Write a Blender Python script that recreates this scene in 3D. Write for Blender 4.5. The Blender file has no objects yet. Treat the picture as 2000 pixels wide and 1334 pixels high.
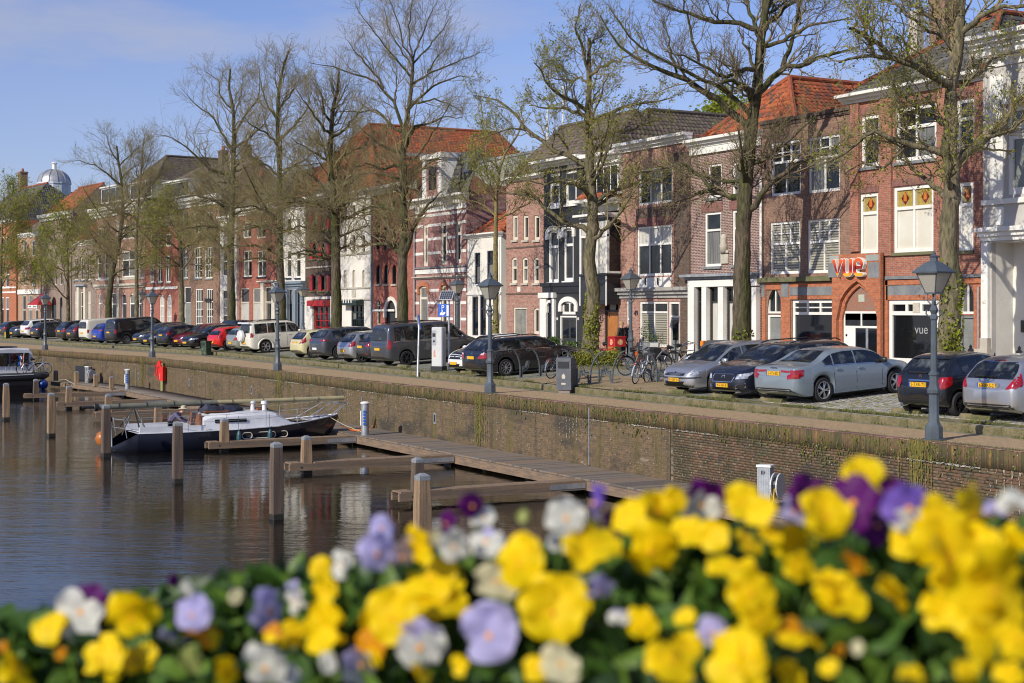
import bpy, bmesh, math, random
import numpy as np
from mathutils import Vector, Matrix, noise
from mathutils.bvhtree import BVHTree
from mathutils.geometry import delaunay_2d_cdt
R = math.radians
random.seed(7)
rng = np.random.default_rng(7)
scene = bpy.context.scene
COL = scene.collection
# ------------------------------------------------------------------ camera, sky, sun, exposure
# x runs along the street (house fronts face -y), y from the water to the houses, z = 0 on the quay walk
CZ, FP, HY = 2.85, 2890.0, 605.0            # eye height; focal length and horizon as measured on the 2000 px wide photograph
FX, FY = -0.878, 0.4787                     # view direction on the ground
cam = bpy.data.cameras.new('camera'); camo = bpy.data.objects.new('camera', cam); COL.objects.link(camo)
cam.sensor_width = 36; cam.lens = 36 * FP / 2000; cam.shift_y = -(667 - HY) / 2000
cam.clip_start = .05; cam.clip_end = 3000
camo.location = (0, 0, CZ); camo.rotation_euler = (R(90), 0, math.atan2(-FX, FY))
cam.dof.use_dof = True; cam.dof.focus_distance = 46; cam.dof.aperture_fstop = 5.6; cam.dof.aperture_blades = 8
scene.camera = camo
SUN_EL, SUN_H = R(31), (-.31, .951)
wo = bpy.data.worlds.new('World'); scene.world = wo; wo.use_nodes = True
nt = wo.node_tree; N = nt.nodes; N.clear()
out = N.new('ShaderNodeOutputWorld'); bg = N.new('ShaderNodeBackground'); sky = N.new('ShaderNodeTexSky')
sky.sky_type = 'NISHITA'; sky.sun_disc = False; sky.sun_elevation = SUN_EL; sky.sun_rotation = math.atan2(-SUN_H[0], -SUN_H[1])
sky.air_density = 1.0; sky.dust_density = .4; sky.ozone_density = 2.2
tc = N.new('ShaderNodeTexCoord'); mp = N.new('ShaderNodeMapping'); mp.inputs['Scale'].default_value = (2.2, 2.2, 9.0)
nz = N.new('ShaderNodeTexNoise'); nz.inputs['Scale'].default_value = 1.7; nz.inputs['Detail'].default_value = 7; nz.inputs['Roughness'].default_value = .52
rp = N.new('ShaderNodeValToRGB'); rp.color_ramp.elements[0].position = .55; rp.color_ramp.elements[1].position = .76
mx = N.new('ShaderNodeMixRGB'); mx.inputs[2].default_value = (5.0, 5.1, 6.0, 1)
ml = N.new('ShaderNodeMath'); ml.operation = 'MULTIPLY'; ml.inputs[1].default_value = .7
L = nt.links.new
L(tc.outputs['Generated'], mp.inputs[0]); L(mp.outputs[0], nz.inputs['Vector']); L(nz.outputs['Fac'], rp.inputs[0]); L(rp.outputs[0], ml.inputs[0])
sx = N.new('ShaderNodeSeparateXYZ'); hz = N.new('ShaderNodeMapRange'); hz.inputs['From Min'].default_value = .08; hz.inputs['From Max'].default_value = .24; hz.inputs['To Min'].default_value = .55; hz.inputs['To Max'].default_value = 0
ad = N.new('ShaderNodeMath'); ad.use_clamp = True; L(tc.outputs['Generated'], sx.inputs[0]); L(sx.outputs['Z'], hz.inputs['Value']); m2 = N.new('ShaderNodeMath'); m2.operation = 'MULTIPLY'; L(hz.outputs[0], m2.inputs[0]); L(nz.outputs['Fac'], m2.inputs[1]); L(ml.outputs[0], ad.inputs[0]); L(m2.outputs[0], ad.inputs[1])
L(ad.outputs[0], mx.inputs[0]); wb = N.new('ShaderNodeMixRGB'); wb.blend_type = 'MULTIPLY'; wb.inputs[0].default_value = 1; wb.inputs[2].default_value = (.95, .97, 1.36, 1)   # white balance
L(sky.outputs[0], wb.inputs[1]); L(wb.outputs[0], mx.inputs[1]); L(mx.outputs[0], bg.inputs[0]); L(bg.outputs[0], out.inputs[0])
bg.inputs[1].default_value = .098
sun = bpy.data.lights.new('sun', 'SUN'); suno = bpy.data.objects.new('sun', sun); COL.objects.link(suno)
sun.energy = 4.7; sun.angle = R(.53); sun.color = (1, .93, .80)
suno.rotation_euler = Vector((SUN_H[0] * math.cos(SUN_EL), SUN_H[1] * math.cos(SUN_EL), -math.sin(SUN_EL))).to_track_quat('-Z', 'Y').to_euler()
vs = scene.view_settings; vs.view_transform = 'Standard'; vs.look = 'None'; vs.exposure = 0; vs.gamma = 1; vs.use_curve_mapping = False
scene.cycles.max_bounces = 6; scene.cycles.glossy_bounces = 3; scene.cycles.transparent_max_bounces = 12
scene.cycles.use_denoising = True; scene.cycles.filter_width = 1.1; scene.cycles.sample_clamp_indirect = 4

# ------------------------------------------------------------------ measuring: photograph pixel -> metres on a real plane
def ray(px): t = (px - 1000) / FP; return (FX + FY * t, FY - FX * t)      # ground direction for one metre of depth
def on_line(px, p, u):                       # depth where the sight line of px crosses the ground line p + s*u, and s
 dx, dy = ray(px); det = dx * -u[1] + u[0] * dy
 d = (p[0] * -u[1] + u[0] * p[1]) / det
 s = (dx * d - p[0]) * u[0] + (dy * d - p[1]) * u[1]
 return d, s
def zat(py, d): return CZ - (py - HY) * d / FP
def bend(x, x0=-89.): return .122 * min(0., x - x0)                       # the quay bends a little beyond x0
def on_y(px, f):                             # point of the sight line of px on the curve y = f(x)
 lo, hi = 1., 400.
 dx, dy = ray(px)
 for _ in range(60):
  m = (lo + hi) / 2
  if dy * m < f(dx * m): lo = m
  else: hi = m
 return dx * lo, dy * lo, lo
def kerb_y(x): return 25.65 + .045 * max(0, -x - 35) + bend(x)
def quay_y(x): return 23.2 + bend(x)
def gz(x, y):                                # ground height on the land side
 k = y - kerb_y(x)
 return 0. if k < 0 else .22 + min(1, k / 5.) * .28
def face_y(x): return 37.5 + bend(x, -113.)

# ------------------------------------------------------------------ helpers
def tag(o, label=None, cat=None, group=None, kind=None):
 if label: o['label'] = label
 if cat: o['category'] = cat
 if group: o['group'] = group
 if kind: o['kind'] = kind
 return o
def thing(name, label, cat, loc=(0, 0, 0), rz=0., group=None, rx=0.):
 o = bpy.data.objects.new(name, None); COL.objects.link(o); o.empty_display_size = .3
 o.location = loc; o.rotation_euler = (rx, 0, rz)
 return tag(o, label, cat, group)
def link(name, me, parent=None, loc=None, rot=None):
 o = bpy.data.objects.new(name, me); COL.objects.link(o)
 if parent is not None: o.parent = parent
 if loc is not None: o.location = loc
 if rot is not None: o.rotation_euler = rot
 return o
def kids(o): return [c for c in o.children]
def dup(root, loc, rz=0., label=None, group=None, par=None, rx=None):
 r = root.copy(); COL.objects.link(r)
 if par is not None: r.parent = par
 else:
  r.location = loc; r.rotation_euler = (rx if rx is not None else root.rotation_euler[0], 0, rz)
 if label: r['label'] = label
 if group: r['group'] = group
 for c in kids(root): dup(c, None, par=r)
 return r
def finish(me, mats, smooth=False, uv=True):
 for m in mats: me.materials.append(m)
 n = len(me.polygons)
 if not n: return me
 if smooth is not False:
  me.polygons.foreach_set('use_smooth', np.ones(n, bool))
 if uv:
  nl = len(me.loops); li = np.empty(nl, np.int32); me.loops.foreach_get('vertex_index', li)
  co = np.empty(len(me.vertices) * 3, np.float32); me.vertices.foreach_get('co', co); co = co.reshape(-1, 3)
  nr = np.empty(n * 3, np.float32); me.polygons.foreach_get('normal', nr); nr = nr.reshape(-1, 3)
  lt = np.empty(n, np.int32); me.polygons.foreach_get('loop_total', lt)
  ln = np.repeat(nr, lt, 0); p = co[li]; a = np.abs(ln)
  u = np.where(a[:, 0] > np.maximum(a[:, 1], a[:, 2]), p[:, 1], p[:, 0])
  v = np.where(a[:, 2] > np.maximum(a[:, 0], a[:, 1]), p[:, 1], p[:, 2])
  l = me.uv_layers.new(name='UVMap'); l.data.foreach_set('uv', np.stack([u, v], 1).astype(np.float32).ravel())
 if smooth is not False and smooth is not True:
  me.set_sharp_from_angle(angle=R(smooth))
 return me
class MB:
 def __init__(s): s.v = []; s.f = []; s.m = []
 def add(s, vs, fs, m=0):
  b = len(s.v); s.v += [tuple(v) for v in vs]; s.f += [tuple(i + b for i in f) for f in fs]; s.m += [m] * len(fs); return s
 def poly(s, pts, m=0): return s.add(pts, [tuple(range(len(pts)))], m)
 def box(s, x0, x1, y0, y1, z0, z1, m=0, c=0.):
  if c:                                # chamfered along the vertical edges and the top
   xs, ys = (x0, x0 + c, x1 - c, x1), (y0, y0 + c, y1 - c, y1)
   ring = lambda z, e: [(x0 + c + e, y0 + e, z), (x1 - c - e, y0 + e, z), (x1 - e, y0 + c + e, z), (x1 - e, y1 - c - e, z), (x1 - c - e, y1 - e, z), (x0 + c + e, y1 - e, z), (x0 + e, y1 - c - e, z), (x0 + e, y0 + c + e, z)]
   rs = ring(z0, 0) + ring(z1 - c, 0) + ring(z1, c * .7)
   fs = [(i, (i + 1) % 8, 8 + (i + 1) % 8, 8 + i) for i in range(8)] + [(8 + i, 8 + (i + 1) % 8, 16 + (i + 1) % 8, 16 + i) for i in range(8)]
   return s.add(rs, fs + [tuple(range(16, 24)), tuple(range(7, -1, -1))], m)
  v = [(x, y, z) for z in (z0, z1) for x, y in ((x0, y0), (x1, y0), (x1, y1), (x0, y1))]
  return s.add(v, [(3, 2, 1, 0), (4, 5, 6, 7), (0, 1, 5, 4), (1, 2, 6, 5), (2, 3, 7, 6), (3, 0, 4, 7)], m)
 def prism(s, pts, lo, hi, ax=1, m=0, cap=True):   # polygon (counter-clockwise) swept along an axis
  f = {0: lambda a, b, t: (t, a, b), 1: lambda a, b, t: (a, t, b), 2: lambda a, b, t: (a, b, t)}[ax]
  n = len(pts); v = [f(a, b, lo) for a, b in pts] + [f(a, b, hi) for a, b in pts]
  fs = [(i, (i + 1) % n, n + (i + 1) % n, n + i) for i in range(n)]
  if cap: fs += [tuple(range(n - 1, -1, -1)), tuple(range(n, 2 * n))]
  if ax == 1: fs = [t[::-1] for t in fs]
  return s.add(v, fs, m)
 def tube(s, pts, rad, n=6, m=0, caps=True):
  pts = [Vector(p) for p in pts]; k = len(pts)
  rad = [rad] * k if not hasattr(rad, '__len__') else rad
  v = []; up = None
  for i, p in enumerate(pts):
   t = (pts[min(i + 1, k - 1)] - pts[max(i - 1, 0)]).normalized()
   if up is None: up = t.orthogonal().normalized()
   up = (up - t * up.dot(t)); up = up.normalized() if up.length > 1e-6 else t.orthogonal().normalized()
   w = t.cross(up)
   for j in range(n):
    a = 2 * math.pi * j / n; v.append(p + (up * math.cos(a) + w * math.sin(a)) * rad[i])
  fs = [(i * n + j, i * n + (j + 1) % n, (i + 1) * n + (j + 1) % n, (i + 1) * n + j) for i in range(k - 1) for j in range(n)]
  if caps: fs += [tuple(range(n - 1, -1, -1)), tuple(range((k - 1) * n, k * n))]
  return s.add(v, fs, m)
 def lathe(s, prof, c=(0, 0, 0), n=12, m=0, ax=2, cap=True):
  v = []
  for r, z in prof:
   for j in range(n):
    a = 2 * math.pi * (j + .5) / n; q = (r * math.cos(a), r * math.sin(a), z)
    if ax == 1: q = (q[0], -q[2], q[1])
    if ax == 0: q = (q[2], q[0], q[1])
    v.append((c[0] + q[0], c[1] + q[1], c[2] + q[2]))
  k = len(prof); fs = [(i * n + j, i * n + (j + 1) % n, (i + 1) * n + (j + 1) % n, (i + 1) * n + j) for i in range(k - 1) for j in range(n)]
  if cap and prof[0][0] > 1e-6: fs.append(tuple(range(n - 1, -1, -1)))
  if cap and prof[-1][0] > 1e-6: fs.append(tuple(range((k - 1) * n, k * n)))
  return s.add(v, fs, m)
 def mesh(s, name, mats, smooth=False, uv=True):
  me = bpy.data.meshes.new(name); me.from_pydata(s.v, [], s.f)
  if any(s.m): me.polygons.foreach_set('material_index', np.array(s.m, np.int32))
  return finish(me, mats if isinstance(mats, (list, tuple)) else [mats], smooth, uv)
 def obj(s, name, mats, parent=None, loc=None, rot=None, smooth=False):
  return link(name, s.mesh(name, mats, smooth), parent, loc, rot)
def np_mesh(name, v, f, mats, smooth=False, uv=False, mi=None):
 me = bpy.data.meshes.new(name); f = np.asarray(f, np.int32); k = f.shape[1]
 me.vertices.add(len(v)); me.vertices.foreach_set('co', np.asarray(v, np.float32).ravel())
 me.loops.add(f.size); me.loops.foreach_set('vertex_index', f.ravel())
 me.polygons.add(len(f)); me.polygons.foreach_set('loop_start', np.arange(0, f.size, k, dtype=np.int32))
 if mi is not None: me.polygons.foreach_set('material_index', np.asarray(mi, np.int32))
 me.update(calc_edges=True); me.validate()
 return finish(me, mats if isinstance(mats, (list, tuple)) else [mats], smooth, uv)
BOX_Q = np.array([(3, 2, 1, 0), (4, 5, 6, 7), (0, 1, 5, 4), (1, 2, 6, 5), (2, 3, 7, 6), (3, 0, 4, 7)])
def boxes(lo, hi):                           # many boxes at once
 lo, hi = np.asarray(lo, float), np.asarray(hi, float); n = len(lo)
 v = np.empty((n, 8, 3))
 for i, (a, b, c) in enumerate([(0, 0, 0), (1, 0, 0), (1, 1, 0), (0, 1, 0), (0, 0, 1), (1, 0, 1), (1, 1, 1), (0, 1, 1)]):
  v[:, i, 0] = (hi if a else lo)[:, 0]; v[:, i, 1] = (hi if b else lo)[:, 1]; v[:, i, 2] = (hi if c else lo)[:, 2]
 f = (np.arange(n)[:, None, None] * 8 + BOX_Q[None]).reshape(-1, 4)
 return v.reshape(-1, 3), f
_txt = {}
def text_mesh(s, size, mat, ext=.004, sx=1.):
 key = (s, size, mat.name, ext, sx)
 if key in _txt: return _txt[key]
 cu = bpy.data.curves.new('lettering', 'FONT'); cu.body = s; cu.size = size; cu.extrude = ext; cu.align_x = 'CENTER'; cu.align_y = 'CENTER'
 o = bpy.data.objects.new('lettering', cu); COL.objects.link(o)
 me = bpy.data.meshes.new_from_object(o.evaluated_get(bpy.context.evaluated_depsgraph_get()))
 bpy.data.objects.remove(o); me.materials.clear(); me.materials.append(mat)
 if sx != 1: me.transform(Matrix.Diagonal((sx, 1, 1, 1)))
 _txt[key] = me; return me

# ------------------------------------------------------------------ materials
MATS = {}
def mat(name, col, rough=.7, metal=0., col2=None, scale=3., lo=.4, hi=.62, bump=0., bscale=40., coat=0., spec=.5, stretch=None, trans=0., fine=.12, bd=.02):
 if name in MATS: return MATS[name]
 m = bpy.data.materials.new(name); m.use_nodes = True; t = m.node_tree; b = t.nodes['Principled BSDF']; K = t.links.new
 b.inputs['Roughness'].default_value = rough; b.inputs['Metallic'].default_value = metal
 b.inputs['Coat Weight'].default_value = coat; b.inputs['Coat Roughness'].default_value = .04; b.inputs['Specular IOR Level'].default_value = spec
 c = tuple(col) + (1,)
 b.inputs['Base Color'].default_value = c
 if col2 is not None or bump or fine:
  co = t.nodes.new('ShaderNodeTexCoord'); src = co.outputs['Object']
  if stretch:
   q = t.nodes.new('ShaderNodeMapping'); q.inputs['Scale'].default_value = stretch; K(src, q.inputs[0]); src = q.outputs[0]
 cur = None
 if col2 is not None:
  n = t.nodes.new('ShaderNodeTexNoise'); n.inputs['Scale'].default_value = scale; n.inputs['Detail'].default_value = 6; n.inputs['Roughness'].default_value = .6; K(src, n.inputs['Vector'])
  r = t.nodes.new('ShaderNodeValToRGB'); r.color_ramp.elements[0].position = lo; r.color_ramp.elements[1].position = hi
  r.color_ramp.elements[0].color = c; r.color_ramp.elements[1].color = tuple(col2) + (1,); K(n.outputs['Fac'], r.inputs[0]); cur = r.outputs[0]
 if fine:
  n2 = t.nodes.new('ShaderNodeTexNoise'); n2.inputs['Scale'].default_value = bscale; n2.inputs['Detail'].default_value = 3; K(src, n2.inputs['Vector'])
  v = t.nodes.new('ShaderNodeMapRange'); v.inputs['From Min'].default_value = .3; v.inputs['From Max'].default_value = .7; v.inputs['To Min'].default_value = 1 - fine; v.inputs['To Max'].default_value = 1 + fine
  K(n2.outputs['Fac'], v.inputs['Value'])
  h = t.nodes.new('ShaderNodeHueSaturation'); h.inputs['Color'].default_value = c; K(v.outputs[0], h.inputs['Value'])
  if cur is not None: K(cur, h.inputs['Color'])
  cur = h.outputs[0]
  if bump:
   bp = t.nodes.new('ShaderNodeBump'); bp.inputs['Strength'].default_value = bump; bp.inputs['Distance'].default_value = bd; K(n2.outputs['Fac'], bp.inputs['Height']); K(bp.outputs[0], b.inputs['Normal'])
 if cur is not None: K(cur, b.inputs['Base Color'])
 if trans:
  o = t.nodes['Material Output']; tr = t.nodes.new('ShaderNodeBsdfTranslucent'); ms = t.nodes.new('ShaderNodeMixShader'); ms.inputs[0].default_value = trans
  if cur is not None: K(cur, tr.inputs[0])
  else: tr.inputs[0].default_value = c
  K(b.outputs[0], ms.inputs[1]); K(tr.outputs[0], ms.inputs[2]); K(ms.outputs[0], o.inputs[0])
 MATS[name] = m; return m
def brick(name, c1, c2, mortar=(.42, .38, .33), w=.22, h=.066, ms=.011, dirt=(.12, .09, .07), amt=.5, vert=False, bump=.5, off=.5, stains=None):
 if name in MATS: return MATS[name]
 m = bpy.data.materials.new(name); m.use_nodes = True; t = m.node_tree; b = t.nodes['Principled BSDF']; K = t.links.new
 uv = t.nodes.new('ShaderNodeUVMap'); src = uv.outputs[0]
 if vert:
  q = t.nodes.new('ShaderNodeMapping'); q.inputs['Rotation'].default_value = (0, 0, R(90)); K(src, q.inputs[0]); src = q.outputs[0]
 k = t.nodes.new('ShaderNodeTexBrick'); k.inputs['Scale'].default_value = 1; k.inputs['Brick Width'].default_value = w; k.inputs['Row Height'].default_value = h
 k.inputs['Mortar Size'].default_value = ms * .5; k.inputs['Mortar Smooth'].default_value = .15; k.offset = off; k.inputs['Bias'].default_value = 0
 k.inputs['Color1'].default_value = c1 + (1,); k.inputs['Color2'].default_value = c2 + (1,); k.inputs['Mortar'].default_value = mortar + (1,)
 K(src, k.inputs['Vector'])
 n = t.nodes.new('ShaderNodeTexNoise'); n.inputs['Scale'].default_value = .9; n.inputs['Detail'].default_value = 8; n.inputs['Roughness'].default_value = .65; K(uv.outputs[0], n.inputs['Vector'])
 r = t.nodes.new('ShaderNodeValToRGB'); r.color_ramp.elements[0].position = .45; r.color_ramp.elements[1].position = .72; K(n.outputs['Fac'], r.inputs[0])
 f = t.nodes.new('ShaderNodeMath'); f.operation = 'MULTIPLY'; f.inputs[1].default_value = amt; K(r.outputs[0], f.inputs[0])
 x = t.nodes.new('ShaderNodeMixRGB'); x.inputs[2].default_value = dirt + (1,); K(k.outputs['Color'], x.inputs[1]); K(f.outputs[0], x.inputs[0]); cur = x.outputs[0]
 n2 = t.nodes.new('ShaderNodeTexNoise'); n2.inputs['Scale'].default_value = 7; n2.inputs['Detail'].default_value = 4; K(uv.outputs[0], n2.inputs['Vector'])
 v = t.nodes.new('ShaderNodeMapRange'); v.inputs['From Min'].default_value = .3; v.inputs['From Max'].default_value = .7; v.inputs['To Min'].default_value = .78; v.inputs['To Max'].default_value = 1.2; K(n2.outputs['Fac'], v.inputs['Value'])
 hs = t.nodes.new('ShaderNodeHueSaturation'); K(cur, hs.inputs['Color']); K(v.outputs[0], hs.inputs['Value']); cur = hs.outputs[0]
 for (col, sc, lo, hi, a) in stains or []:
  q = t.nodes.new('ShaderNodeMapping'); q.inputs['Scale'].default_value = sc + (1,); K(uv.outputs[0], q.inputs[0])
  sn = t.nodes.new('ShaderNodeTexNoise'); sn.inputs['Scale'].default_value = 1; sn.inputs['Detail'].default_value = 6; sn.inputs['Roughness'].default_value = .6; K(q.outputs[0], sn.inputs['Vector'])
  rr = t.nodes.new('ShaderNodeMapRange'); rr.inputs['From Min'].default_value = lo; rr.inputs['From Max'].default_value = hi; rr.inputs['To Max'].default_value = a; K(sn.outputs['Fac'], rr.inputs['Value'])
  y = t.nodes.new('ShaderNodeMixRGB'); y.inputs[2].default_value = col + (1,); K(cur, y.inputs[1]); K(rr.outputs[0], y.inputs[0]); cur = y.outputs[0]
 K(cur, b.inputs['Base Color']); b.inputs['Roughness'].default_value = .9
 bp = t.nodes.new('ShaderNodeBump'); bp.inputs['Strength'].default_value = bump; bp.inputs['Distance'].default_value = .012; bp.invert = True; K(k.outputs['Fac'], bp.inputs['Height']); K(bp.outputs[0], b.inputs['Normal'])
 MATS[name] = m; return m
white = mat('white paint', (.76, .75, .70), .5, col2=(.64, .62, .57), scale=1.2, lo=.45, hi=.75)
cream = mat('cream paint', (.66, .61, .50), .5, col2=(.58, .53, .43), scale=1.2)
stone = mat('pale stone', (.50, .46, .38), .8, col2=(.38, .34, .28), scale=2, bump=.2)
bluestone = mat('grey slate stone', (.16, .17, .18), .6, col2=(.22, .23, .23), scale=2)
blackp = mat('black paint', (.018, .019, .022), .35)
darkwood = mat('dark paint', (.03, .033, .035), .4)
lead = mat('lead and zinc', (.22, .24, .26), .5, col2=(.32, .34, .36), scale=3)
steel = mat('galvanised steel', (.48, .50, .52), .42, .6, col2=(.36, .38, .40), scale=6)
chrome = mat('chrome', (.7, .7, .72), .12, 1., fine=0)
glassm = mat('window glass', (.006, .008, .010), .02, spec=.6, col2=(.035, .037, .036), scale=1.1, lo=.45, hi=.75, fine=0)  # lighter cloudy patches in the colour imitate reflections in the dark panes
curtainm = mat('glass over white curtain', (.42, .41, .37), .25, col2=(.56, .54, .49), scale=2, stretch=(9, 9, .4), spec=.6, fine=0)
blindm = mat('glass over cream blind', (.60, .57, .47), .25, col2=(.66, .64, .56), scale=1, spec=.6, fine=0)
slatm = mat('glass over slatted blind', (.05, .048, .042), .2, spec=.5, fine=0)
_t = slatm.node_tree; _w = _t.nodes.new('ShaderNodeTexWave'); _c = _t.nodes.new('ShaderNodeTexCoord'); _r = _t.nodes.new('ShaderNodeValToRGB'); _w.bands_direction = 'Z'; _w.inputs['Scale'].default_value = 3.1; _w.inputs['Distortion'].default_value = .15; _t.links.new(_c.outputs['Object'], _w.inputs[0]); _t.links.new(_w.outputs['Fac'], _r.inputs[0]); _r.color_ramp.elements[0].position = .25; _r.color_ramp.elements[0].color = (.10, .095, .075, 1); _r.color_ramp.elements[1].position = .5; _r.color_ramp.elements[1].color = (.36, .34, .27, 1); _t.links.new(_r.outputs[0], _t.nodes['Principled BSDF'].inputs['Base Color'])
rubber = mat('tyre rubber', (.016, .016, .017), .8, bscale=20)
blackpl = mat('black plastic', (.02, .02, .022), .45)
grass_m = mat('grass', (.085, .125, .02), .8, col2=(.15, .16, .04), scale=4, trans=.25)
# ================================================================== THE SETTING
ZW, ZD = -2.2, -1.81                          # water level, pier deck
def strip(name, f0, f1, z0, z1, m, xs=None, kind='structure', parent=None):
 xs = xs if xs is not None else np.concatenate([np.arange(16, -89, -5.), np.arange(-89, -330, -3.)])
 v = []; z = lambda q, x, y: q(x, y) if callable(q) else q
 for x in xs:
  for f, q in ((f0, z0), (f1, z1)): y = f(x); v.append((x, y, z(q, x, y)))
 me = bpy.data.meshes.new(name); me.from_pydata(v, [], [(2 * i, 2 * i + 2, 2 * i + 3, 2 * i + 1)[::-1] for i in range(len(xs) - 1)])
 finish(me, [m]); o = link(name, me, parent)
 if kind: o['kind'] = kind
 return o
# water: gently rippled, dark
wm = bpy.data.materials.new('canal water'); wm.use_nodes = True; t = wm.node_tree; b = t.nodes['Principled BSDF']
b.inputs['Base Color'].default_value = (.008, .0066, .004, 1); b.inputs['Roughness'].default_value = .035; b.inputs['IOR'].default_value = 1.33; b.inputs['Specular IOR Level'].default_value = .62
co = t.nodes.new('ShaderNodeTexCoord'); hs = []
for sc, st, amp in (((2.2, .8, 1), 1., 1.), ((.55, .20, 1), 1., .42), ((.16, .06, 1), 1., .15)):
 q = t.nodes.new('ShaderNodeMapping'); q.vector_type = 'TEXTURE'; q.inputs['Scale'].default_value = sc; q.inputs['Rotation'].default_value = (0, 0, R(61.4)); t.links.new(co.outputs['Object'], q.inputs[0])
 n = t.nodes.new('ShaderNodeTexNoise'); n.inputs['Scale'].default_value = st; n.inputs['Detail'].default_value = 3; t.links.new(q.outputs[0], n.inputs['Vector'])
 u = t.nodes.new('ShaderNodeMath'); u.operation = 'MULTIPLY'; u.inputs[1].default_value = amp; t.links.new(n.outputs['Fac'], u.inputs[0]); hs.append(u)
a1 = t.nodes.new('ShaderNodeMath'); t.links.new(hs[0].outputs[0], a1.inputs[0]); t.links.new(hs[1].outputs[0], a1.inputs[1])
a2 = t.nodes.new('ShaderNodeMath'); t.links.new(a1.outputs[0], a2.inputs[0]); t.links.new(hs[2].outputs[0], a2.inputs[1])
bp = t.nodes.new('ShaderNodeBump'); bp.inputs['Strength'].default_value = .30; bp.inputs['Distance'].default_value = .05; t.links.new(a2.outputs[0], bp.inputs['Height']); t.links.new(bp.outputs[0], b.inputs['Normal'])
wn = t.nodes.new('ShaderNodeTexNoise'); wn.inputs['Scale'].default_value = .11; wn.inputs['Detail'].default_value = 3; t.links.new(co.outputs['Object'], wn.inputs['Vector']); wr_ = t.nodes.new('ShaderNodeMapRange'); wr_.inputs['From Min'].default_value = .38; wr_.inputs['From Max'].default_value = .62; wr_.inputs['To Min'].default_value = .14; wr_.inputs['To Max'].default_value = .42; t.links.new(wn.outputs['Fac'], wr_.inputs['Value']); t.links.new(wr_.outputs[0], bp.inputs['Strength'])   # calm patches and breezy ones
MB().poly([(120, -160, ZW), (120, 40, ZW), (-420, 40, ZW), (-420, -160, ZW)][::-1]).obj('canal_water', wm)['kind'] = 'structure'
earth = mat('earth', (.16, .14, .09), .9)
MB().poly([(900, 45, .3), (900, 1500, .3), (-1500, 1500, .3), (-1500, -10, .3), (-330, -10, .3), (-130, 40, .3)]).obj('ground', earth)['kind'] = 'structure'
# quay walk of clay pavers, kerb, parking strip, road, pavement
walk_m = brick('clay pavers', (.46, .31, .165), (.37, .255, .14), (.25, .19, .11), w=.2, h=.1, ms=.012, dirt=(.34, .255, .12), amt=.5, bump=.3)
grey_m = brick('grey pavers', (.25, .22, .17), (.20, .175, .135), (.15, .15, .10), w=.2, h=.1, ms=.014, dirt=(.13, .16, .04), amt=.7, bump=.3)
moss_m = mat('mossy concrete', (.20, .165, .09), .9, col2=(.085, .09, .03), scale=2.2, lo=.36, hi=.62, bump=.5, bscale=25, fine=.25)
kerb_m = mat('mossy kerb stone', (.19, .155, .085), .9, col2=(.09, .088, .033), scale=3, lo=.35, hi=.65, bump=.6, bscale=18, fine=.3)
sett_m = brick('grey setts', (.30, .285, .25), (.22, .215, .19), (.12, .12, .06), w=.17, h=.11, ms=.02, dirt=(.12, .14, .05), amt=.75, bump=.8)
road_m = brick('red brick road', (.25, .14, .10), (.19, .115, .09), (.13, .1, .08), w=.2, h=.07, ms=.01, dirt=(.15, .12, .09), amt=.4, bump=.3)
pave_m = brick('pavement slabs', (.33, .29, .22), (.28, .24, .18), (.2, .17, .13), w=.3, h=.3, ms=.01, dirt=(.22, .18, .09), amt=.5, bump=.2)
strip('quay_walk', lambda x: quay_y(x) + .26, lambda x: max(quay_y(x) + 2.2, kerb_y(x) - .45 - .02 * max(0, -x - 45)), 0, 0, walk_m)
strip('quay_walk_grey', lambda x: max(quay_y(x) + 2.2, kerb_y(x) - .45 - .02 * max(0, -x - 45)), lambda x: kerb_y(x) + .05, 0, 0, grey_m)
strip('mossy_verge', lambda x: kerb_y(x) + .12, lambda x: kerb_y(x) + .62, .205, gz, moss_m)
park = strip('parking_area', lambda x: kerb_y(x) + .62, lambda x: kerb_y(x) + 5.4, gz, gz, sett_m)
strip('road', lambda x: kerb_y(x) + 5.4, lambda x: face_y(x) - 3.6, .49, .49, road_m)
strip('pavement', lambda x: face_y(x) - 3.6, lambda x: face_y(x) + .3, .55, .56, pave_m)
strip('pavement_kerb', lambda x: face_y(x) - 3.62, lambda x: face_y(x) - 3.6, .45, .55, kerb_m)
kb = link('kerb', None); kb['kind'] = 'structure'
kvar = []
for i in range(4):
 m = MB(); m.box(-.497, .497, 0, .15, -.15, .205 + random.uniform(-.012, .012), 0, .025); kvar.append(m.mesh('kerb_stone', kerb_m, 30))
x = -19.5
while x > -165:
 c = math.atan2(kerb_y(x + .5) - kerb_y(x - .5), 1)
 o = link('kerb_stone', random.choice(kvar), kb, (x, kerb_y(x) + random.uniform(-.008, .008), 0), (0, 0, c)); x -= 1.0
# setts that show between the cars near the camera: real stones
pos = []
for x in np.arange(-33.2, -21.5, .17):
 for j, y in enumerate(np.arange(26.0, 31.0, .115)):
  if y > kerb_y(x) + .5: pos.append((x + (j % 2) * .085 + random.uniform(-.01, .01), y + random.uniform(-.006, .006)))
pos.sort(key=lambda p: abs(p[0] + 29.2) + .9 * (p[1] - 26)); P = np.array(pos)
settm = [mat('sett grey', (.30, .285, .245), .85, bump=.4), mat('sett dark', (.20, .195, .175), .85, bump=.4), mat('sett warm', (.27, .23, .17), .85, bump=.4), mat('sett mossy', (.15, .16, .06), .9, bump=.4)]
sv = []
for k in range(4): m = MB(); m.box(-.074, .074, -.047, .047, -.03, .018, 0, .012); sv.append(m.mesh('sett', settm[k], 30))
for (x, y) in pos[:300]: link('sett', random.choices(sv, (4, 3, 2, 2))[0], park, (x, y, gz(x, y) + random.uniform(-.004, .004)))
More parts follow.
